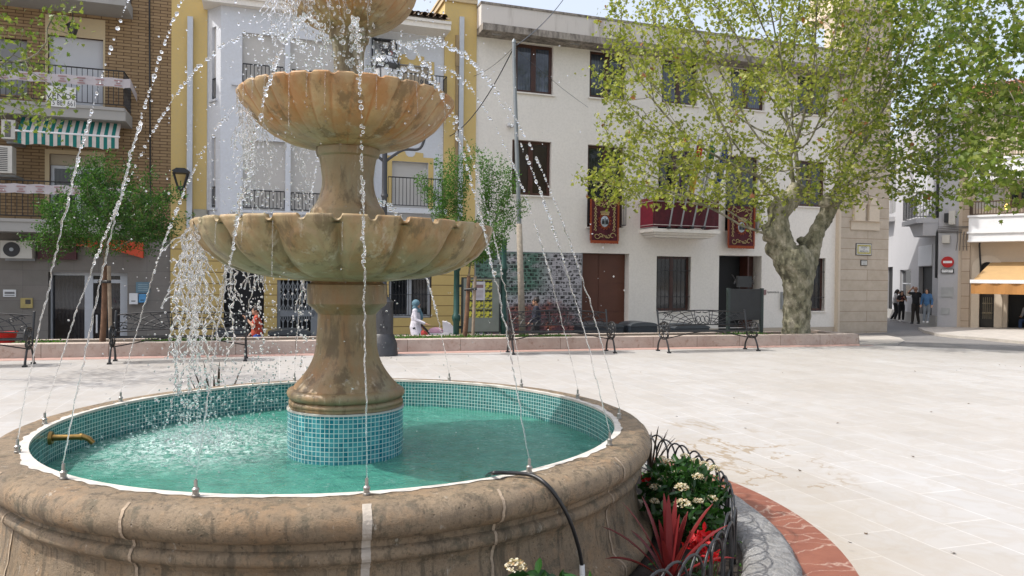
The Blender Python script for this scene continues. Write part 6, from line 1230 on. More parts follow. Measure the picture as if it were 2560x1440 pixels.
wire(tp, f2(1125, 340), .35, .014); wire(tp, f2(1185, 190), .1, .007); wire(tp, FAC.p(FAC.uz(1408, -5)[0], -.3, FAC.uz(1408, -5)[1]), .15, .013); wire(tp, f2(1470, 268), .06, .006)
# notice board with posters
nb = lambda x, y: at_y(x, y, 18.4 + (x - 1200) / 1850 * 18.4 * .28); t = thing('notice_board', 'green notice board on two dark green posts with yellow posters', 'notice board', (nb(1200, 840).x, nb(1200, 840).y, .19)); NBF = Frame(nb(1140, 800).x, nb(1140, 800).y, WALLA); gpost = m_('green cast iron', (.012, .06, .05), .4, 0, .2, 8)
for x in (1141, 1259):
    u = NBF.uz(x, 760)[0]; mb = MB(NBF.M); mb.lathe([(.075, -.5), (.075, .5), (.095, .53), (.11, .60), (.095, .67), (.075, .70), (.07, 1.75), (.10, 1.79), (.105, 1.86), (.07, 1.92), (.065, 2.45), (.08, 2.5), (.001, 2.6)], 12, (u, 0)); mb.build('post', gpost, t, smooth=40)
a = NBF.rect(1154, 693, 1250, 832); mb = MB(NBF.M); mb.box(a[0], a[1], -.05, .05, a[2], a[3]); mb.box(a[0] - .12, a[0], -.02, .02, a[3] - .25, a[3] - .18); mb.box(a[1], a[1] + .12, -.02, .02, a[3] - .25, a[3] - .18); mb.box(a[0] - .12, a[0], -.02, .02, a[2] + .1, a[2] + .17); mb.box(a[1], a[1] + .12, -.02, .02, a[2] + .1, a[2] + .17); mb.build('frame', m_('dark frame', (.02, .028, .026), .4), t)
mb = MB(NBF.M); mb.box(a[0] + .04, a[1] - .04, -.056, -.051, a[2] + .03, a[3] - .03); mb.build('panel', m_('grey green board', (.20, .225, .20), .3, 0, .12, 3), t)
yp = NT('yellow poster'); n_ = yp.ramp(yp.noise(14, 3, .6), [(.46, 0), (.54, 1)]); yp.p(Base_Color=yp.mix(yp.math('MULTIPLY', n_, .9), (.60, .56, .06), (.05, .06, .04)), Roughness=.6)
for i in range(3):
    for j in range(4):
        p_ = NBF.rect(1165 + 22 * i, 699 + 24 * j, 1186 + 22 * i, 722 + 24 * j); tt = thing('poster', 'yellow printed poster pinned in a grid on the notice board', 'poster', NBF.p(p_[0], -.06, p_[2]), 0, 'yellow posters pinned on the notice board'); mb = MB(NBF.M); mb.box(p_[0] + .01, p_[1] - .01, -.0605, -.0575, p_[2] + .005, p_[3] - .005); mb.build('sheet', yp.m, tt)
        mb = MB(NBF.M); mb.box(p_[0] + .02, p_[1] - .02, -.063, -.061, p_[3] - .06, p_[3] - .02); mb.build('heading', iron, tt)
p_ = NBF.rect(1180, 704, 1211, 750); tt = thing('white_notice', 'white sheet overlapping the yellow posters on the notice board', 'poster', NBF.p(p_[0], -.07, p_[2])); mb = MB(NBF.M); mb.box(p_[0], p_[1], -.070, -.066, p_[2], p_[3]); mb.build('sheet', m_('paper', (.62, .60, .66), .7), tt); mb = MB(NBF.M); w_, h_ = p_[1] - p_[0], p_[3] - p_[2]
mb.box(p_[0] + w_ * .3, p_[1] - w_ * .15, -.073, -.071, p_[3] - h_ * .34, p_[3] - h_ * .16)
for k in range(7): mb.box(p_[0] + w_ * .1, p_[1] - w_ * .15, -.073, -.071, p_[2] + h_ * (.12 + .07 * k) - .004, p_[2] + h_ * (.12 + .07 * k) + .004)
mb.build('print', m_('faded print', (.25, .16, .16), .8), tt)
# dark information board behind the right bench
ib = at_y(1862, 842, 19.3); IF = Frame(ib.x, ib.y, WALLA); t = thing('information_board', 'black information board with scrollwork crest beside the plane trunk', 'information board', (ib.x, ib.y, .19)); a = IF.rect(1823, 722, 1902, 800)
mb = MB(IF.M); mb.box(a[0], a[1], -.035, .035, a[2] + .12 - .12, a[3]); mb.build('panel', m_('slate black', (.022, .024, .026), .45, 0, .2), t)
for k, u in enumerate((a[0] - .02, a[1] + .02)): mb = MB(IF.M); mb.box(u - .035, u + .035, -.045, .045, -.1, a[3] + .02); mb.build('post', m_('post grey', (.03, .045, .042), .45), t)
h = IF.rect(1842, 690, 1878, 718); mb = MB(IF.M); mb.box(h[0], h[1], -.03, .03, h[2], h[3]); mb.build('crest_plate', m_('slate black', (.02, .02, .02)), t); mb = MB(IF.M)
for s, u in ((-1, h[0]), (1, h[1])): mb.tube([(u + s * (.02 + .13 * (1 - k / 20) * abs(math.cos(k * .25)) ), 0, h[2] + .17 + .16 * (1 - k / 22) * math.sin(1.9 - k * .33)) for k in range(20)], .012, 5); mb.tube([(u - s * .08, 0, h[2]), (u - s * .08, 0, a[3])], .02, 5)
mb.build('scrollwork', iron, t)
# dark rounded waste containers in the street
cont = m_('container grey blue', (.022, .030, .040), .4, 0, .15, 3); lid = m_('container lid', (.055, .065, .075), .4, 0, .1, 3)
def container(xl, xr, yt, Y, label):
    a, b = at_y(xl, yt, Y), at_y(xr, yt, Y + .25); w_ = (b - a).length; t = thing('waste_container', label, 'waste container', (0, 0, 0), 0, 'dark arched waste containers along the street'); h_ = a.z - street_z(a.x, a.y) - .02
    mb = MB(); mb.prism([(-w_ / 2, .06), (w_ / 2, .06), (w_ / 2, h_ - .16)] + [(w_ / 2 * q, h_ - .16 + .02) for q in (1, -1)] + [(-w_ / 2, h_ - .16)], 0, .85); mb.build('body', cont, t)
    mb = MB(); top = [(w_ / 2 * math.cos(q) * 1.03, h_ - .135 + .135 * math.sin(q) ** .8) for q in np.linspace(0.0, math.pi, 17)]; mb.prism(top, -.03, .88); mb.build('lid', lid, t, smooth=30)
    mb = MB(); mb.box(-w_ / 2 + .05, w_ / 2 - .05, .05, .8, 0, .058); mb.build('foot', iron, t)
    t.location = ((a.x + b.x) / 2, (a.y + b.y) / 2, street_z(a.x, a.y)); t.rotation_euler = (0, 0, FAC.ang); return t
container(672, 778, 823, 20.5, 'dark arched waste container in front of the folding gate'); container(535, 622, 821, 20.0, 'dark arched waste container left of the woman in red'); container(1460, 1562, 806, 23.6, 'dark arched waste container in front of the brown double door'); container(1576, 1645, 804, 24.0, 'dark arched waste container right of the brown double door'); container(1685, 1777, 809, 24.3, 'dark arched waste container below the barred town hall window')
# ================================================================ people
skin = simple('skin', (.42, .24, .16), .55, 0, .08, 8); skin_d = simple('tanned skin', (.33, .18, .115), .55, 0, .08, 8)
def clothm(n, c): return m_(n, c, .85, 0, .15, 9, .2, 40)
hairm = m_('dark hair', (.018, .012, .010), .55, 0, .3, 40); hairg = m_('grey hair', (.22, .21, .20), .6, 0, .3, 40)
def fuse(o, vox, sm=4):
    md = o.modifiers.new('fuse', 'REMESH'); md.mode = 'VOXEL'; md.voxel_size = vox; md.use_smooth_shade = True
    s = o.modifiers.new('soft', 'SMOOTH'); s.factor = .5; s.iterations = sm
def person(label, loc, rotz, H=1.68, pose=None, top=None, legs=None, hair='short', hairmat=None, sk=None, sleeve='short', shoes=None, coat=None, scarf=None, extra=None, top_name='shirt'):
    """faces -y, x to its left hand side is negative"""
    sk = sk or skin; t = thing('person', label, 'person', (0, 0, 0)); k = H / 1.70
    J = dict(head=(0, -.02, 1.585), neck=(0, 0, 1.44), chest=(0, 0, 1.26), waist=(0, .0, 1.06), pelvis=(0, .01, .93),
             shl=(-.165, 0, 1.39), shr=(.165, 0, 1.39), ell=(-.23, .03, 1.12), elr=(.23, .03, 1.12), wrl=(-.24, -.07, .90), wrr=(.24, -.07, .90),
             hil=(-.085, .01, .90), hir=(.085, .01, .90), knl=(-.095, -.02, .49), knr=(.095, -.02, .49), anl=(-.095, .03, .08), anr=(.095, .03, .08)); J.update(pose or {})
    J = {n: Vector(p) * k for n, p in J.items()}
    def seg(mb, a, b, ra, rb, n=10): mb.tube([a, a + (b - a) * .5, b], [ra * k, (ra * .55 + rb * .45) * k * 1.05, rb * k], n); mb.ball(a, ra * k, 1); mb.ball(b, rb * k, 1)
    mb = MB(); h = J['head']; mb.ball(h + Vector((0, .01, .02)) * k, .095 * k, 2, (.86, 1.02, 1.08)); mb.ball(h + Vector((0, -.03, -.055)) * k, .066 * k, 2, (.9, 1, 1)); mb.ball(h + Vector((0, -.105, -.012)) * k, .017 * k, 1, (.8, 1, 1.5)); mb.ball(h + Vector((0, -.088, -.058)) * k, .02 * k, 1, (1.4, .6, .6)); mb.ball(h + Vector((0, -.075, -.095)) * k, .028 * k, 1)
    for s in (-1, 1): mb.ball(h + Vector((s * .083, .01, -.01)) * k, .026 * k, 1, (.5, .8, 1.2)); mb.ball(h + Vector((s * .034, -.082, .022)) * k, .016 * k, 1, (1.3, .6, .6))
    seg(mb, J['neck'], h + Vector((0, .015, -.05)) * k, .056, .052); seg(mb, J['chest'], J['neck'], .12, .06)
    for P_ in (('shl', 'shr'),): seg(mb, J['shl'], J['shr'], .058, .058)
    mb.ball(J['chest'], .14 * k, 2, (1.1, .75, 1.1)); seg(mb, J['chest'], J['waist'], .125, .115); seg(mb, J['waist'], J['pelvis'], .12, .13)
    for s in 'lr':
        sg = -1 if s == 'l' else 1
        seg(mb, J['sh' + s], J['el' + s], .050, .040); seg(mb, J['el' + s], J['wr' + s], .039, .027); seg(mb, J['hi' + s], J['kn' + s], .082, .055); seg(mb, J['kn' + s], J['an' + s], .053, .036)
        f = (J['wr' + s] - J['el' + s]).normalized(); side = f.cross(Vector((0, 1, 0))).normalized() if abs(f.y) < .9 else Vector((1, 0, 0)); up = f.cross(side); w0 = J['wr' + s]; pc = w0 + f * .05 * k
        seg(mb, w0, pc + f * .02 * k, .026, .026); mb.tube([w0 + side * .015 * k, pc + side * .02 * k + f * .04 * k], .019 * k, 8); mb.tube([w0 - side * .015 * k, pc - side * .02 * k + f * .04 * k], .019 * k, 8)
        for q, l in ((-.032, .062), (-.011, .078), (.011, .072), (.031, .055)): a = pc + f * .035 * k + side * q * k; mb.tube([a, a + f * l * .55 * k + up * .008 * k, a + f * l * k + up * .026 * k], [.0105 * k, .010 * k, .0085 * k], 6)
        a = w0 + f * .03 * k + side * .022 * sg * k; mb.tube([a, a + (side * sg * .035 + f * .03 + up * .012) * k, a + (side * sg * .042 + f * .062 + up * .022) * k], [.014 * k, .0115 * k, .009 * k], 6)
        an = J['an' + s]; mb.tube([an, an + Vector((0, -.08, -.035)) * k, an + Vector((0, -.15, -.045)) * k], [.042 * k, .04 * k, .03 * k], 8)
    o = mb.build('body', sk, t); fuse(o, .0095, 2)
    mb = MB()
    for s in (-1, 1): mb.ball(h + Vector((s * .034, -.094, .012)) * k, .010 * k, 1)
    mb.build('eyes', iron, t, smooth=True)
    if hair:
        mb = MB(); hm = hairmat or hairm; mb.ball(h + Vector((0, .022, .035)) * k, .105 * k, 2, (.92, 1.0, 1.0))
        if hair == 'long': mb.tube([h + Vector((0, .06, .03)) * k, h + Vector((0, .10, -.10)) * k, h + Vector((0, .11, -.26)) * k], [.09 * k, .085 * k, .05 * k], 10); [mb.tube([h + Vector((s_ * .075, .02, .03)) * k, h + Vector((s_ * .088, .03, -.16)) * k], .035 * k, 8) for s_ in (-1, 1)]
        if hair == 'bun': mb.ball(h + Vector((0, .12, .03)) * k, .05 * k, 2)
        o = mb.build('hair', hm, t); fuse(o, .012, 3)
        if hair == 'short':
            pass
    if scarf:
        mb = MB(); mb.ball(h + Vector((0, .025, .025)) * k, .122 * k, 2, (.9, 1.05, 1.02)); mb.tube([h + Vector((0, .04, -.06)) * k, J['neck'] + Vector((0, 0, -.02)) * k, J['chest'] + Vector((0, -.04, .06)) * k], [.10 * k, .095 * k, .12 * k], 12); mb.tube([J['neck'] + Vector((.03, -.09, 0)) * k, J['chest'] + Vector((.05, -.16, 0)) * k, J['waist'] + Vector((.05, -.17, .06)) * k], [.05 * k, .055 * k, .04 * k], 8); o = mb.build('headscarf', scarf, t); fuse(o, .014, 3)
    mt = coat or top; mb = MB(); mb.ball(J['chest'], .158 * k, 2, (1.12, .80, 1.12)); seg(mb, J['chest'], J['waist'], .145, .138); seg(mb, J['waist'], J['pelvis'], .14, .15); seg(mb, J['shl'], J['shr'], .074, .074); seg(mb, J['chest'], J['neck'] - Vector((0, 0, .03)) * k, .135, .072)
    for s in 'lr':
        e = J['el' + s]; a = J['sh' + s]; 
        if sleeve == 'long': seg(mb, a, e, .068, .055); seg(mb, e, e + (J['wr' + s] - e) * .93, .055, .044)
        else: seg(mb, a, a + (e - a) * .62, .07, .062)
    if coat: mb.tube([J['waist'], J['pelvis'], (J['knl'] + J['knr']) / 2 + Vector((0, .0, .12)) * k, (J['knl'] + J['knr']) / 2 + Vector((0, .01, -.12)) * k], [.15 * k, .175 * k, .20 * k, .215 * k], 16)
    o = mb.build('coat' if coat else top_name, mt, t); fuse(o, .013, 4)
    if legs:
        mb = MB(); seg(mb, J['hil'], J['hir'], .105, .105); mb.ball(J['pelvis'], .14 * k, 2, (1.12, .9, .8))
        for s in 'lr': seg(mb, J['hi' + s], J['kn' + s], .10, .072); seg(mb, J['kn' + s], J['an' + s] + Vector((0, 0, .02)) * k, .070, .058)
        o = mb.build('trousers', legs, t); fuse(o, .013, 3)
    mb = MB()
    for s in 'lr': an = J['an' + s]; mb.tube([an + Vector((0, .05, -.03)) * k, an + Vector((0, -.02, -.02)) * k, an + Vector((0, -.11, -.04)) * k, an + Vector((0, -.17, -.048)) * k], [.04 * k, .052 * k, .046 * k, .032 * k], 10)
    o = mb.build('shoes', shoes or iron, t); fuse(o, .012, 2)
    if extra: extra(t, J, k)
    t.location = loc; t.rotation_euler = (0, 0, rotz); return t
def stand(px, ytop, Y, H): p = at_y(px, ytop, Y); return Vector((p.x, p.y, p.z - H))
def pattern(t, J, k): pass
redtop = NT('red patterned cloth'); redtop.p(Base_Color=redtop.ramp(redtop.noise(22, 2), [(.45, (.36, .03, .018)), (.56, (.5, .10, .04)), (.66, (.12, .012, .012))]), Roughness=.8)
# walking poses: arms raised to the mouth / phone
walk = dict(knl=(-.09, -.16, .50), anl=(-.09, -.02, .10), knr=(.09, .02, .49), anr=(.09, .22, .13))
person('person in a red patterned blouse and blue skirt eating behind the left bench', stand(642, 765, 18.4, 1.60), R(-75), 1.60, dict(walk, elr=(.24, -.06, 1.17), wrr=(.10, -.24, 1.36), ell=(-.24, -.02, 1.12), wrl=(-.24, -.16, .96)), redtop.m, clothm('royal blue cloth', (.02, .06, .26)), 'bun', hairm, skin, 'short', None)
def phone(t, J, k): mb = MB(); w0 = J['wrr'] + Vector((-.03, 0, .08)); mb.box(w0.x - .006, w0.x + .006, w0.y - .03, w0.y + .03, w0.z - .06, w0.z + .07); mb.build('phone', iron, t)
coatm = clothm('pale lilac coat', (.60, .58, .64))
scw = stand(1040, 751, 21.3, 1.64)
person('person in a pale long coat and blue headscarf phoning while pushing the pram', scw, R(82), 1.64, dict(walk, ell=(-.22, -.08, 1.12), wrl=(-.18, -.34, 1.02), elr=(.24, -.08, 1.16), wrr=(.115, -.05, 1.50)), None, clothm('dark trousers', (.03, .03, .035)), None, None, skin, 'long', None, coatm, clothm('blue grey scarf', (.10, .19, .24)), phone)
person('person in dark clothes walking past the mural behind the bench', stand(1341, 744, 22.4, 1.68), R(-95), 1.68, dict(knl=(-.09, -.18, .52), anl=(-.09, -.10, .10), knr=(.09, .05, .49), anr=(.09, .28, .16), ell=(-.24, .10, 1.12), wrl=(-.22, -.08, .92), elr=(.24, -.02, 1.12), wrr=(.22, -.18, .95)), clothm('navy jacket', (.018, .02, .035)), clothm('black trousers', (.012, .012, .014)), 'short', hairm, skin_d, 'long', top_name='jacket')
lane = lambda px, yt, yb, H: (lambda Y: Vector((at_y(px, yb, Y).x, at_y(px, yb, Y).y, at_y(px, yb, Y).z)))(H * FPX / (yb - yt))
bk = clothm('black cloth', (.012, .012, .014)); wh = m_('white shoe', (.55, .55, .54), .6)
def emblem(t, J, k): mb = MB(); c_ = J['chest']; mb.tube([c_ + Vector((x, -.128, z)) for x, z in ((-.06, .05), (.05, .06), (-.04, -.03), (.06, -.05), (-.02, -.1))], .012, 5); mb.build('print', m_('red print', (.35, .04, .03), .8), t)
def bag(t, J, k): mb = MB(); w0 = J['wrr']; mb.ball(w0 + Vector((0, -.03, -.26)), .13, 2, (.8, .6, 1.3)); mb.tube([w0 + Vector((0, -.04, -.02)), w0 + Vector((0, -.03, -.14))], .012, 6); mb.build('carrier_bag', m_('bag white', (.5, .5, .52), .5), t)
person('person with long dark hair and pale T-shirt leaning towards a friend in the lane', lane(2238, 722, 802, 1.58), R(60), 1.58, dict(head=(.02, -.10, 1.55), neck=(.01, -.06, 1.42), chest=(0, -.03, 1.25), ell=(-.22, -.10, 1.12), wrl=(-.12, -.26, 1.12), knl=(-.09, -.1, .5), anr=(.12, .2, .08)), clothm('grey white cloth', (.42, .41, .42)), bk, 'long', hairm, skin, 'short', wh, extra=bag)
person('person in a black T-shirt with red print eating in the lane', lane(2253, 727, 804, 1.49), R(-10), 1.49, dict(elr=(.22, -.08, 1.14), wrr=(.08, -.22, 1.32), ell=(-.22, -.06, 1.12), wrl=(-.10, -.2, 1.16)), bk, bk, 'long', hairm, skin, 'short', wh, extra=emblem)
person('person in black seen from behind with one hand to the head in the lane', lane(2288, 717, 810, 1.66), R(175), 1.66, dict(elr=(.30, -.10, 1.42), wrr=(.14, -.10, 1.60), ell=(-.30, .02, 1.16), wrl=(-.34, -.12, .98), anl=(-.14, .03, .08), anr=(.14, .03, .08)), bk, clothm('dark brown trousers', (.03, .024, .02)), None, hairm, skin_d, 'short')
person('person in a blue top leaning in the lane shop doorway', lane(2316, 722, 807, 1.45), R(-40), 1.45, dict(anl=(-.09, -.12, .08), anr=(.09, -.2, .08)), clothm('mid blue cloth', (.05, .13, .26)), clothm('grey jeans', (.16, .18, .2)), 'long', hairm, skin, 'long', wh)
person('person in a slate blue shirt standing under the ochre awning', lane(2530, 736, 829, 1.66), R(35), 1.66, dict(elr=(.2, -.06, 1.12), wrr=(.06, -.22, 1.12), ell=(-.22, -.05, 1.12), wrl=(-.05, -.22, 1.10)), clothm('slate blue cloth', (.045, .06, .10)), clothm('blue jeans', (.03, .055, .13)), 'short', hairm, skin_d, 'long')
sit = lane(2556, 752, 832, 1.30); person('person in jeans sitting under the ochre awning at the right edge', sit + Vector((.25, 0, 0)), R(-60), 1.68, dict(head=(0, -.05, 1.19), neck=(0, -.02, 1.05), chest=(0, 0, .88), waist=(0, .02, .68), pelvis=(0, .03, .53), shl=(-.165, 0, 1.0), shr=(.165, 0, 1.0), ell=(-.22, -.05, .75), elr=(.22, -.05, .75), wrl=(-.15, -.28, .68), wrr=(.15, -.28, .68), hil=(-.09, .02, .5), hir=(.09, .02, .5), knl=(-.12, -.4, .5), knr=(.12, -.4, .5), anl=(-.12, -.42, .08), anr=(.12, -.42, .08)), clothm('pale grey cloth', (.3, .3, .32)), clothm('blue jeans', (.03, .055, .13)), 'short', hairg, skin, 'long')
t = thing('chair', 'dark bar chair under the seated person at the right edge', 'chair', (0, 0, 0)); mb = MB(); mb.box(-.2, .2, -.2, .2, .4, .43); mb.build('seat', iron, t)
for x in (-.18, .18):
    for y in (-.18, .18): mb = MB(); mb.tube([(x, y, 0), (x, y, .4)], .015, 6); mb.build('leg', iron, t)
mb = MB(); mb.box(-.2, .2, .19, .21, .55, .85); mb.tube([(-.18, .2, .43), (-.18, .2, .85)], .014, 6); mb.tube([(.18, .2, .43), (.18, .2, .85)], .014, 6); mb.build('backrest', iron, t); t.location = sit + Vector((.25, 0, 0)); t.rotation_euler = (0, 0, R(-60))
# pram
pz = scw.z; pc = at_y(1098, 820, 21.5); PF = Frame(pc.x, pc.y, R(4)); t = thing('pram', 'white pram with folded hood, pink lining and red bag', 'pram', (pc.x, pc.y, pz)); M0 = PF.M @ Matrix.Translation((0, 0, pz))
mb = MB(M0); mb.prism([(-.30, .62), (-.22, .50), (.34, .50), (.42, .66), (.40, .70), (-.30, .70)], -.2, .2); mb.build('body', m_('pram white', (.55, .55, .57), .6), t)
mb = MB(M0); mb.box(-.26, .38, -.21, .21, .56, .60); mb.build('trim', iron, t)
mb = MB(M0); n = 9
for i in range(n):
    a0, a1 = R(-5 + 100 * i / n), R(-5 + 100 * (i + 1) / n); c0 = (.12, .72); rr_ = .31; r0, r1 = rr_ * (1 + .04 * (i % 2)), rr_ * (1 + .04 * ((i + 1) % 2))
    mb.quad((c0[0] + r0 * math.cos(a0), -.2, c0[1] + r0 * math.sin(a0)), (c0[0] + r0 * math.cos(a0), .2, c0[1] + r0 * math.sin(a0)), (c0[0] + r1 * math.cos(a1), .2, c0[1] + r1 * math.sin(a1)), (c0[0] + r1 * math.cos(a1), -.2, c0[1] + r1 * math.sin(a1)))
    for y in (-.2, .2): mb.poly([(c0[0], y, c0[1]), (c0[0] + r0 * math.cos(a0), y, c0[1] + r0 * math.sin(a0)), (c0[0] + r1 * math.cos(a1), y, c0[1] + r1 * math.sin(a1))])
mb.build('hood', m_('hood white', (.60, .58, .62), .7), t)
mb = MB(M0); mb.ball((-.10, 0, .74), .2, 2, (1.15, .9, .62)); mb.build('lining', m_('pink lining', (.55, .32, .42), .8), t)
mb = MB(M0); mb.tube([(.25, -.19, .28), (-.1, -.19, .5), (-.52, -.19, .93)], .018, 7); mb.tube([(.25, .19, .28), (-.1, .19, .5), (-.52, .19, .93)], .018, 7); mb.tube([(-.52, -.19, .93), (-.56, 0, .95), (-.52, .19, .93)], .022, 8); mb.tube([(-.3, -.19, .22), (.2, -.19, .5)], .016, 6); mb.tube([(-.3, .19, .22), (.2, .19, .5)], .016, 6); mb.build('chassis', m_('chassis dark', (.04, .03, .03), .5), t)
for x in (-.3, .3):
    for y in (-.21, .21): mb = MB(M0); mb.tube([(x + .13 * math.cos(a), y, .14 + .13 * math.sin(a)) for a in np.linspace(0, 2 * math.pi, 17)[:-1]], .018, 6, close=True); mb.tube([(x - .12, y, .14), (x + .12, y, .14)], .008, 4); mb.tube([(x, y, .02), (x, y, .26)], .008, 4); mb.build('wheel', iron, t)
tt = thing('red_bag', 'red bag hanging from the pram handle', 'bag', M0 @ Vector((-.45, -.24, .8))); mb = MB(M0); mb.ball((-.46, -.26, .62), .14, 2, (1.1, .45, 1.25)); mb.build('pouch', m_('red bag cloth', (.45, .05, .04), .7), tt); mb = MB(M0); mb.tube([(-.5, -.24, .72), (-.48, -.21, .90), (-.42, -.24, .72)], .01, 5); mb.build('strap', m_('red bag cloth', (.45, .05, .04)), tt)
# ================================================================ the water
wrd = random.Random(11)
gl = NT('water drops'); gl.p(Base_Color=(1, 1, 1), Roughness=0.0, IOR=1.333); gl.b.inputs['Transmission Weight'].default_value = 1.0
wd = gl.n('BsdfDiffuse', Color=(.92, .95, 1.0)); wt = gl.n('BsdfTranslucent', Color=(.92, .95, 1.0)); w2 = gl.n('MixShader', .5, wd.outputs[0], wt.outputs[0]); mx = gl.n('MixShader', .07, gl.b.outputs[0], w2.outputs[0]); gl.t.links.new(mx.outputs[0], gl.out.inputs[0])
drop = gl.m
pw = NT('fountain pool water'); g = pw; ob = g.co()
nz1 = g.noise(6, 5, .6); spl = g.n('VectorMath', g.n('TexCoord').outputs['Object'], (-1.02, .18, 0), operation='DISTANCE').outputs['Value']
foamn = g.ramp(g.noise(19, 9, .78, Distortion=1.2), [(.46, 0), (.56, 1)]); near = g.ramp(g.math('MULTIPLY', spl, .9), [(.06, 1), (.8, 0)]); lace = g.ramp(g.noise(9, 7, .7, Distortion=1.5), [(.60, 0), (.68, .8)])
fo_ = g.math('MAXIMUM', g.math('MULTIPLY', foamn, near), g.math('MULTIPLY', lace, .25))
basec = g.mix(g.ramp(nz1, [(.3, 0), (.7, 1)]), (.035, .16, .12), (.065, .245, .185)); g.p(Base_Color=g.mix(g.math('MULTIPLY', fo_, .92), basec, (.62, .74, .72)), Roughness=g.ramp(fo_, [(0, .03), (1, .4)]), IOR=1.333)
hh = g.math('ADD', g.math('MULTIPLY', g.noise(5, 5, .6, Distortion=.6), 1.0), g.math('MULTIPLY', g.noise(24, 4, .6), g.math('ADD', .25, g.math('MULTIPLY', near, .6)))); g.bump(hh, .75, .035)
mb = MB(); NR_, NA = 70, 220; SPX, SPY = FX - 1.02, FY + .18; vs_ = []
def wave(x, y):
    d = math.hypot(x - SPX, y - SPY); a = .004 + .014 * math.exp(-(d / .55) ** 2); h = a * (noise.noise(Vector((x * 7, y * 7, 1))) + .8 * noise.noise(Vector((x * 17, y * 17, 4))) + .5 * noise.noise(Vector((x * 37, y * 37, 9)))) + .004 * noise.noise(Vector((x * 2.2, y * 2.2, 3)))
    for cx, cy, rr in RIP: q = math.hypot(x - cx, y - cy); h += .006 * math.exp(-((q - rr) / .016) ** 2)
    return h
RIP = [(p.x, p.y, r_) for p, r_ in ((on_z(395, 1190, ZW), .07), (on_z(470, 1160, ZW), .05), (on_z(1040, 1165, ZW), .05), (on_z(1100, 1180, ZW), .04), (on_z(650, 1195, ZW), .06), (on_z(1160, 1195, ZW), .035), (on_z(300, 1130, ZW), .06))]
for i in range(NR_ + 1):
    r = .355 + (RIN - .002 - .355) * (i / NR_)
    for k in range(NA): a = 2 * math.pi * k / NA; x, y = FX + r * math.cos(a), FY + r * math.sin(a); vs_.append((x, y, ZW + wave(x, y)))
mb.add(vs_, [(i * NA + k, (i + 1) * NA + k, (i + 1) * NA + (k + 1) % NA, i * NA + (k + 1) % NA) for i in range(NR_) for k in range(NA)])
o = mb.build('pool_water', pw.m, None, smooth=True, loc=(FX, FY, ZW)); tag(o, 'rippling turquoise water in the round fountain basin', 'water', kind='stuff')
for zc, rr_, nm, lab in ((1.875, .90, 'bowl_water', 'water standing in the lowest bowl'), (2.70, .62, 'bowl_water', 'water standing in the middle bowl'), (3.385, .385, 'bowl_water', 'water standing in the top bowl')):
    mb = MB(); mb.lathe([(rr_, zc), (.05, zc)], 48, FCN); o = mb.build(nm, pw.m, None, loc=(FX, FY, zc)); tag(o, lab, 'water', kind='stuff')
# fourteen arcing jets
JL = ['jet rising from the nozzle at the far left edge of the coping', 'jet from the nozzle behind the brass spout', 'jet from the coping nozzle right of and before the brass spout', 'jet from the left rear nozzle near the spiky leaves', 'jet from the front coping nozzle below the splash', 'jet from the rear nozzle hidden behind the splash', 'jet from the rear nozzle just left of the column foot', 'jet from the front nozzle crossing the column, above the white mortar strip', 'jet from the rear nozzle right of the column foot', 'jet from the front nozzle beside the black hose', 'jet from the second rear nozzle right of the column', 'jet from the right rear nozzle below the bench end', 'jet from the nozzle on the right front coping', 'jet from the nozzle at the far right end of the coping']
ZP_, RP_ = 3.02, .56
JPK = {0: (3.75, .80), 2: (3.55, .7), 1: (3.1, .5), 3: (2.86, .52), 5: (2.9, .5), 6: (2.7, .45), 8: (2.12, .42), 9: (2.95, .5), 13: (3.08, .5)}
def jet_point(a, f, wob=0.0, pk=None):
    ZP_, RP_ = pk or (3.02, .56)
    # f 0..1 rising, 1..1.55 falling back into the middle bowl
    r = RN + (RP_ - RN) * f; z = ZR + .07 + (ZP_ - ZR - .07) * (1 - (1 - f) ** 2); return Vector((FX + r * math.cos(a), FY + r * math.sin(a), z))
for ji, (ja, lab) in enumerate(zip(NZ, JL)):
    pk = JPK.get(ji)
    hi = wrd.uniform(.96, 1.04); mb = MB(); P0 = jet_point(ja, 0, 0, pk); tt = [0.0]; tang = Vector((-math.sin(ja), math.cos(ja), 0)); amp0 = wrd.uniform(0, 6); pts = []; rad = []
    n = 150
    wx = wy = 0.0; th = 1.0
    for i in range(n):
        f = .33 * i / n; q = jet_point(ja, f * hi, 0, pk); w_ = .0009 + .0065 * f; wx = wx * .75 + wrd.gauss(0, w_); wy = wy * .75 + wrd.gauss(0, w_); th = th * .55 + .45 * wrd.uniform(.35, 1.7)
        q = q + tang * wx + (q - Vector((FX, FY, q.z))).normalized() * wy; pts.append(q); rad.append((.0027 + .005 * f) * (1 + (th - 1) * min(1, .4 + 3 * f)))
    mb.tube(pts, rad, 7)
    cs, rs, es = [], [], []; f = .22
    while f < 1.5:
        q = jet_point(ja, f * hi, 0, pk); ww = .004 + .018 * max(0, f - .45) ** 1.3
        if f > 1 and (q.z < 2.71 and ji != 8 or q.z < 1.95): break
        cs.append(q + tang * wrd.gauss(0, ww) + Vector((0, 0, wrd.gauss(0, ww)))); rs.append(wrd.uniform(.0042, .0074) * (1 + .45 * f) * wrd.choice([1, 1, .85, .5, 1.3, .35])); es.append((wrd.uniform(.8, 1.2), wrd.uniform(.8, 1.2), wrd.uniform(.85, 1.5)))
        f += wrd.uniform(.002, .0085) * (.8 + .5 * min(1, max(0, f - .2) / .4)) * (2.5 if wrd.random() < .10 and f > .4 else 1)
    mb.balls(cs, rs, 2, es); o = mb.build('water_jet', drop, None, smooth=True, loc=(P0.x, P0.y, ZR + .07)); tag(o, 'thin twisting water ' + lab, 'water jet', 'arcing water jets round the fountain')
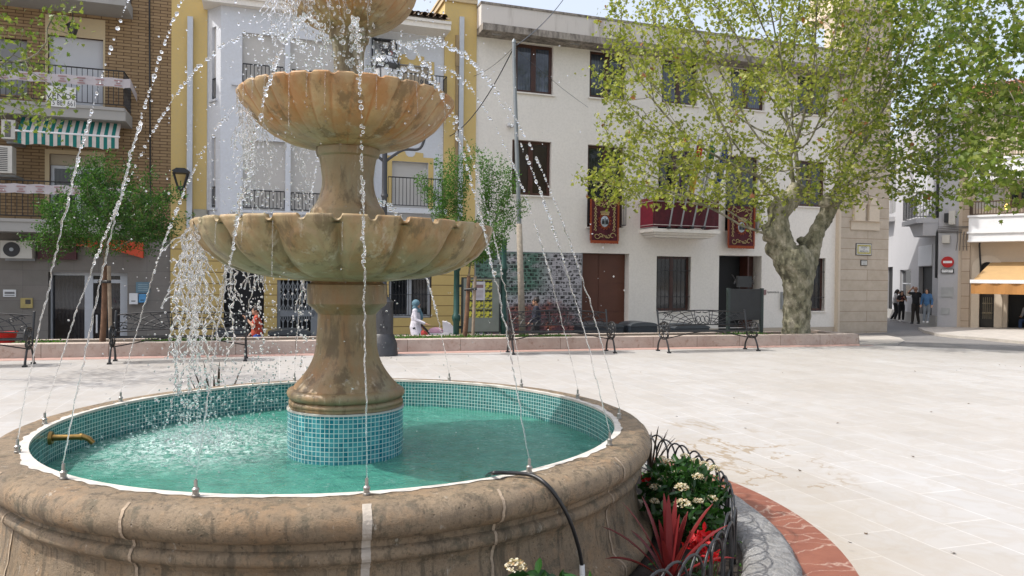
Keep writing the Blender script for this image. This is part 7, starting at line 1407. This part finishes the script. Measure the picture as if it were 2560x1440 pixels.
# overflow: ragged strands and drops falling off the left side of each bowl
cs, rs, es = [], [], []; mbs = MB()
def strand(a, r0, z0, z1, thick, ragged, out=.06, vis=.5):
    """a thread of water leaving a bowl lip, breaking up into drops on the way down"""
    H = z0 - z1; n = int(H / .011); pts = []; rad = []; wx = wy = 0.0; cut = vis * wrd.uniform(.5, 1.4)
    for i in range(n):
        s = i / n; wx += wrd.gauss(0, .0032 * ragged); wy += wrd.gauss(0, .0032 * ragged); r = r0 + out * math.sqrt(s) * .9; q = Vector((FX + r * math.cos(a) + wx, FY + r * math.sin(a) + wy, z0 - H * s))
        if s < cut: pts.append(q); rad.append(thick * max(.25, 1 + .55 * math.sin(i * 1.3 + wrd.uniform(-.7, .7))))
        elif wrd.random() < .30:
            sp_ = .006 + .035 * s * ragged; cs.append(q + Vector((wrd.gauss(0, sp_), wrd.gauss(0, sp_), 0))); rs.append(thick * wrd.uniform(.7, 1.7)); es.append((1, 1, wrd.uniform(.9, 1.9)))
    if len(pts) > 3: mbs.tube(pts, rad, 6)
    # short branching filaments
    for _ in range(int(3 * ragged)):
        if len(pts) < 8: break
        k = wrd.randrange(4, len(pts) - 1); q = pts[k].copy(); b = []; v = Vector((wrd.gauss(0, 1), wrd.gauss(0, 1), wrd.gauss(-.4, .7))).normalized()
        for j in range(wrd.randrange(6, 16)): q = q + v * .009 + Vector((wrd.gauss(0, .003), wrd.gauss(0, .003), -.0015 * j)); b.append(q.copy())
        mbs.tube(b, [thick * .62 * (1 + .5 * math.sin(j * 1.5)) for j in range(len(b))], 5); cs.append(b[-1]); rs.append(thick * 1.3); es.append((1, 1, 1))
cl_ = [wrd.gauss(183, 17) for _ in range(9)]
for k in range(19): strand(R(wrd.choice(cl_) + wrd.gauss(0, 4)), .90, 1.885, ZW, wrd.uniform(.0028, .0062), 2.1, .015, .55)
for k in range(14): strand(R(wrd.uniform(118, 160)), .925, 1.885, ZW, wrd.uniform(.003, .006), 1.0, .03, .25)
for k in range(13): strand(R(wrd.gauss(195, 34)), wrd.uniform(.56, .66), 2.70, 1.88, wrd.uniform(.003, .0055), 1.9, .01, .45)
for k in range(10): strand(R(wrd.uniform(120, 160)), .665, 2.715, 1.88, .0035, .8, .03, .3)
for k in range(12): strand(R(wrd.gauss(195, 34)), .425, 3.395, 2.70, wrd.uniform(.003, .0055), 1.9, .05, .3)
for k in range(12): strand(R(wrd.uniform(255, 300)), .43, 3.395, 2.70, wrd.uniform(.003, .005), 1.0, .05, .2)
for d in (208, 219, 231, 241, 253, 262, 272, 296, 318, 340): strand(R(d + wrd.uniform(-2, 2)), .668, 2.71, 2.71 - wrd.uniform(.15, .4), .0019, .16, .012, .8)
for d in (222, 235, 247.5, 258.75, 281): strand(R(d), .925, 1.88, 1.88 - wrd.uniform(.12, .4), .0022, .14, .012, .8)
o = mbs.build('falling_water', drop, None, smooth=True, loc=(FX - .5, FY, 1.9)); tag(o, 'ragged threads of water spilling off the left side of the bowls', 'water', kind='stuff')
# splash and flying drops
def cloud(c, s, n, r0, r1, floor=None):
    for _ in range(n):
        q = Vector((c[0] + wrd.gauss(0, s[0]), c[1] + wrd.gauss(0, s[1]), c[2] + wrd.gauss(0, s[2])))
        if floor and q.z < floor: q.z = floor + wrd.random() * .04
        cs.append(q); rs.append(wrd.uniform(r0, r1) * wrd.choice([1, 1, .6, .5])); es.append((wrd.uniform(.8, 1.2), wrd.uniform(.8, 1.2), wrd.uniform(.8, 1.3)))
for _ in range(1100):
    d = abs(wrd.gauss(0, .38)); a = wrd.uniform(0, 6.283); h_ = wrd.expovariate(11) * max(.15, 1 - d); cs.append(Vector((SPX + d * math.cos(a) * 1.25, SPY + d * math.sin(a), ZW + .004 + h_))); rs.append(wrd.uniform(.0025, .007)); es.append((1, 1, wrd.uniform(.7, 1.4)))
cloud((FX - .75, FY - .1, 1.15), (.26, .35, .38), 330, .0025, .0065); cloud((FX - .35, FY + .1, 1.35), (.42, .5, .5), 420, .002, .005); cloud((FX - .55, FY - .05, 2.35), (.26, .3, .33), 330, .0025, .007); cloud((FX - .3, FY, 3.02), (.32, .25, .2), 210, .003, .009)
cloud((FX + .15, FY - .15, 2.95), (.5, .4, .28), 240, .003, .009); cloud((FX + .2, FY - .3, 1.9), (.7, .6, .8), 260, .002, .0055); cloud((FX - .5, FY + .6, .95), (.55, .5, .22), 220, .0025, .006); cloud((FX + .05, FY - .47, 3.1), (.03, .03, .22), 50, .006, .013)
for q in list(cs): pass
# no drops inside the stone
keep = []
for i, q in enumerate(cs):
    r = math.hypot(q.x - FX, q.y - FY); z = q.z
    ok = z > ZW and r < 1.66 or z > .8
    if r < .37 and z < .95 or r < .26 and z < 1.62: ok = False
    if 1.56 < z < 1.93 and r < .22 + .78 * ((z - 1.56) / .37) ** .5: ok = False
    if 1.9 < z < 2.42 and r < .25: ok = False
    if 2.39 < z < 2.75 and r < .18 + .54 * ((z - 2.39) / .36) ** .55: ok = False
    if 2.7 < z < 3.2 and r < .13 or 3.13 < z < 3.43 and r < .12 + .34 * ((z - 3.13) / .3) ** .6: ok = False
    if ok: keep.append(i)
mb = MB(); mb.balls([cs[i] for i in keep], [rs[i] for i in keep], 2 if len(keep) < 9000 else 1, [es[i] for i in keep]); o = mb.build('flying_drops', drop, None, smooth=True, loc=(FX - .5, FY, 1.2)); tag(o, 'countless flying drops splashing around the fountain bowls', 'water drops', kind='stuff')
print('drops', len(keep))
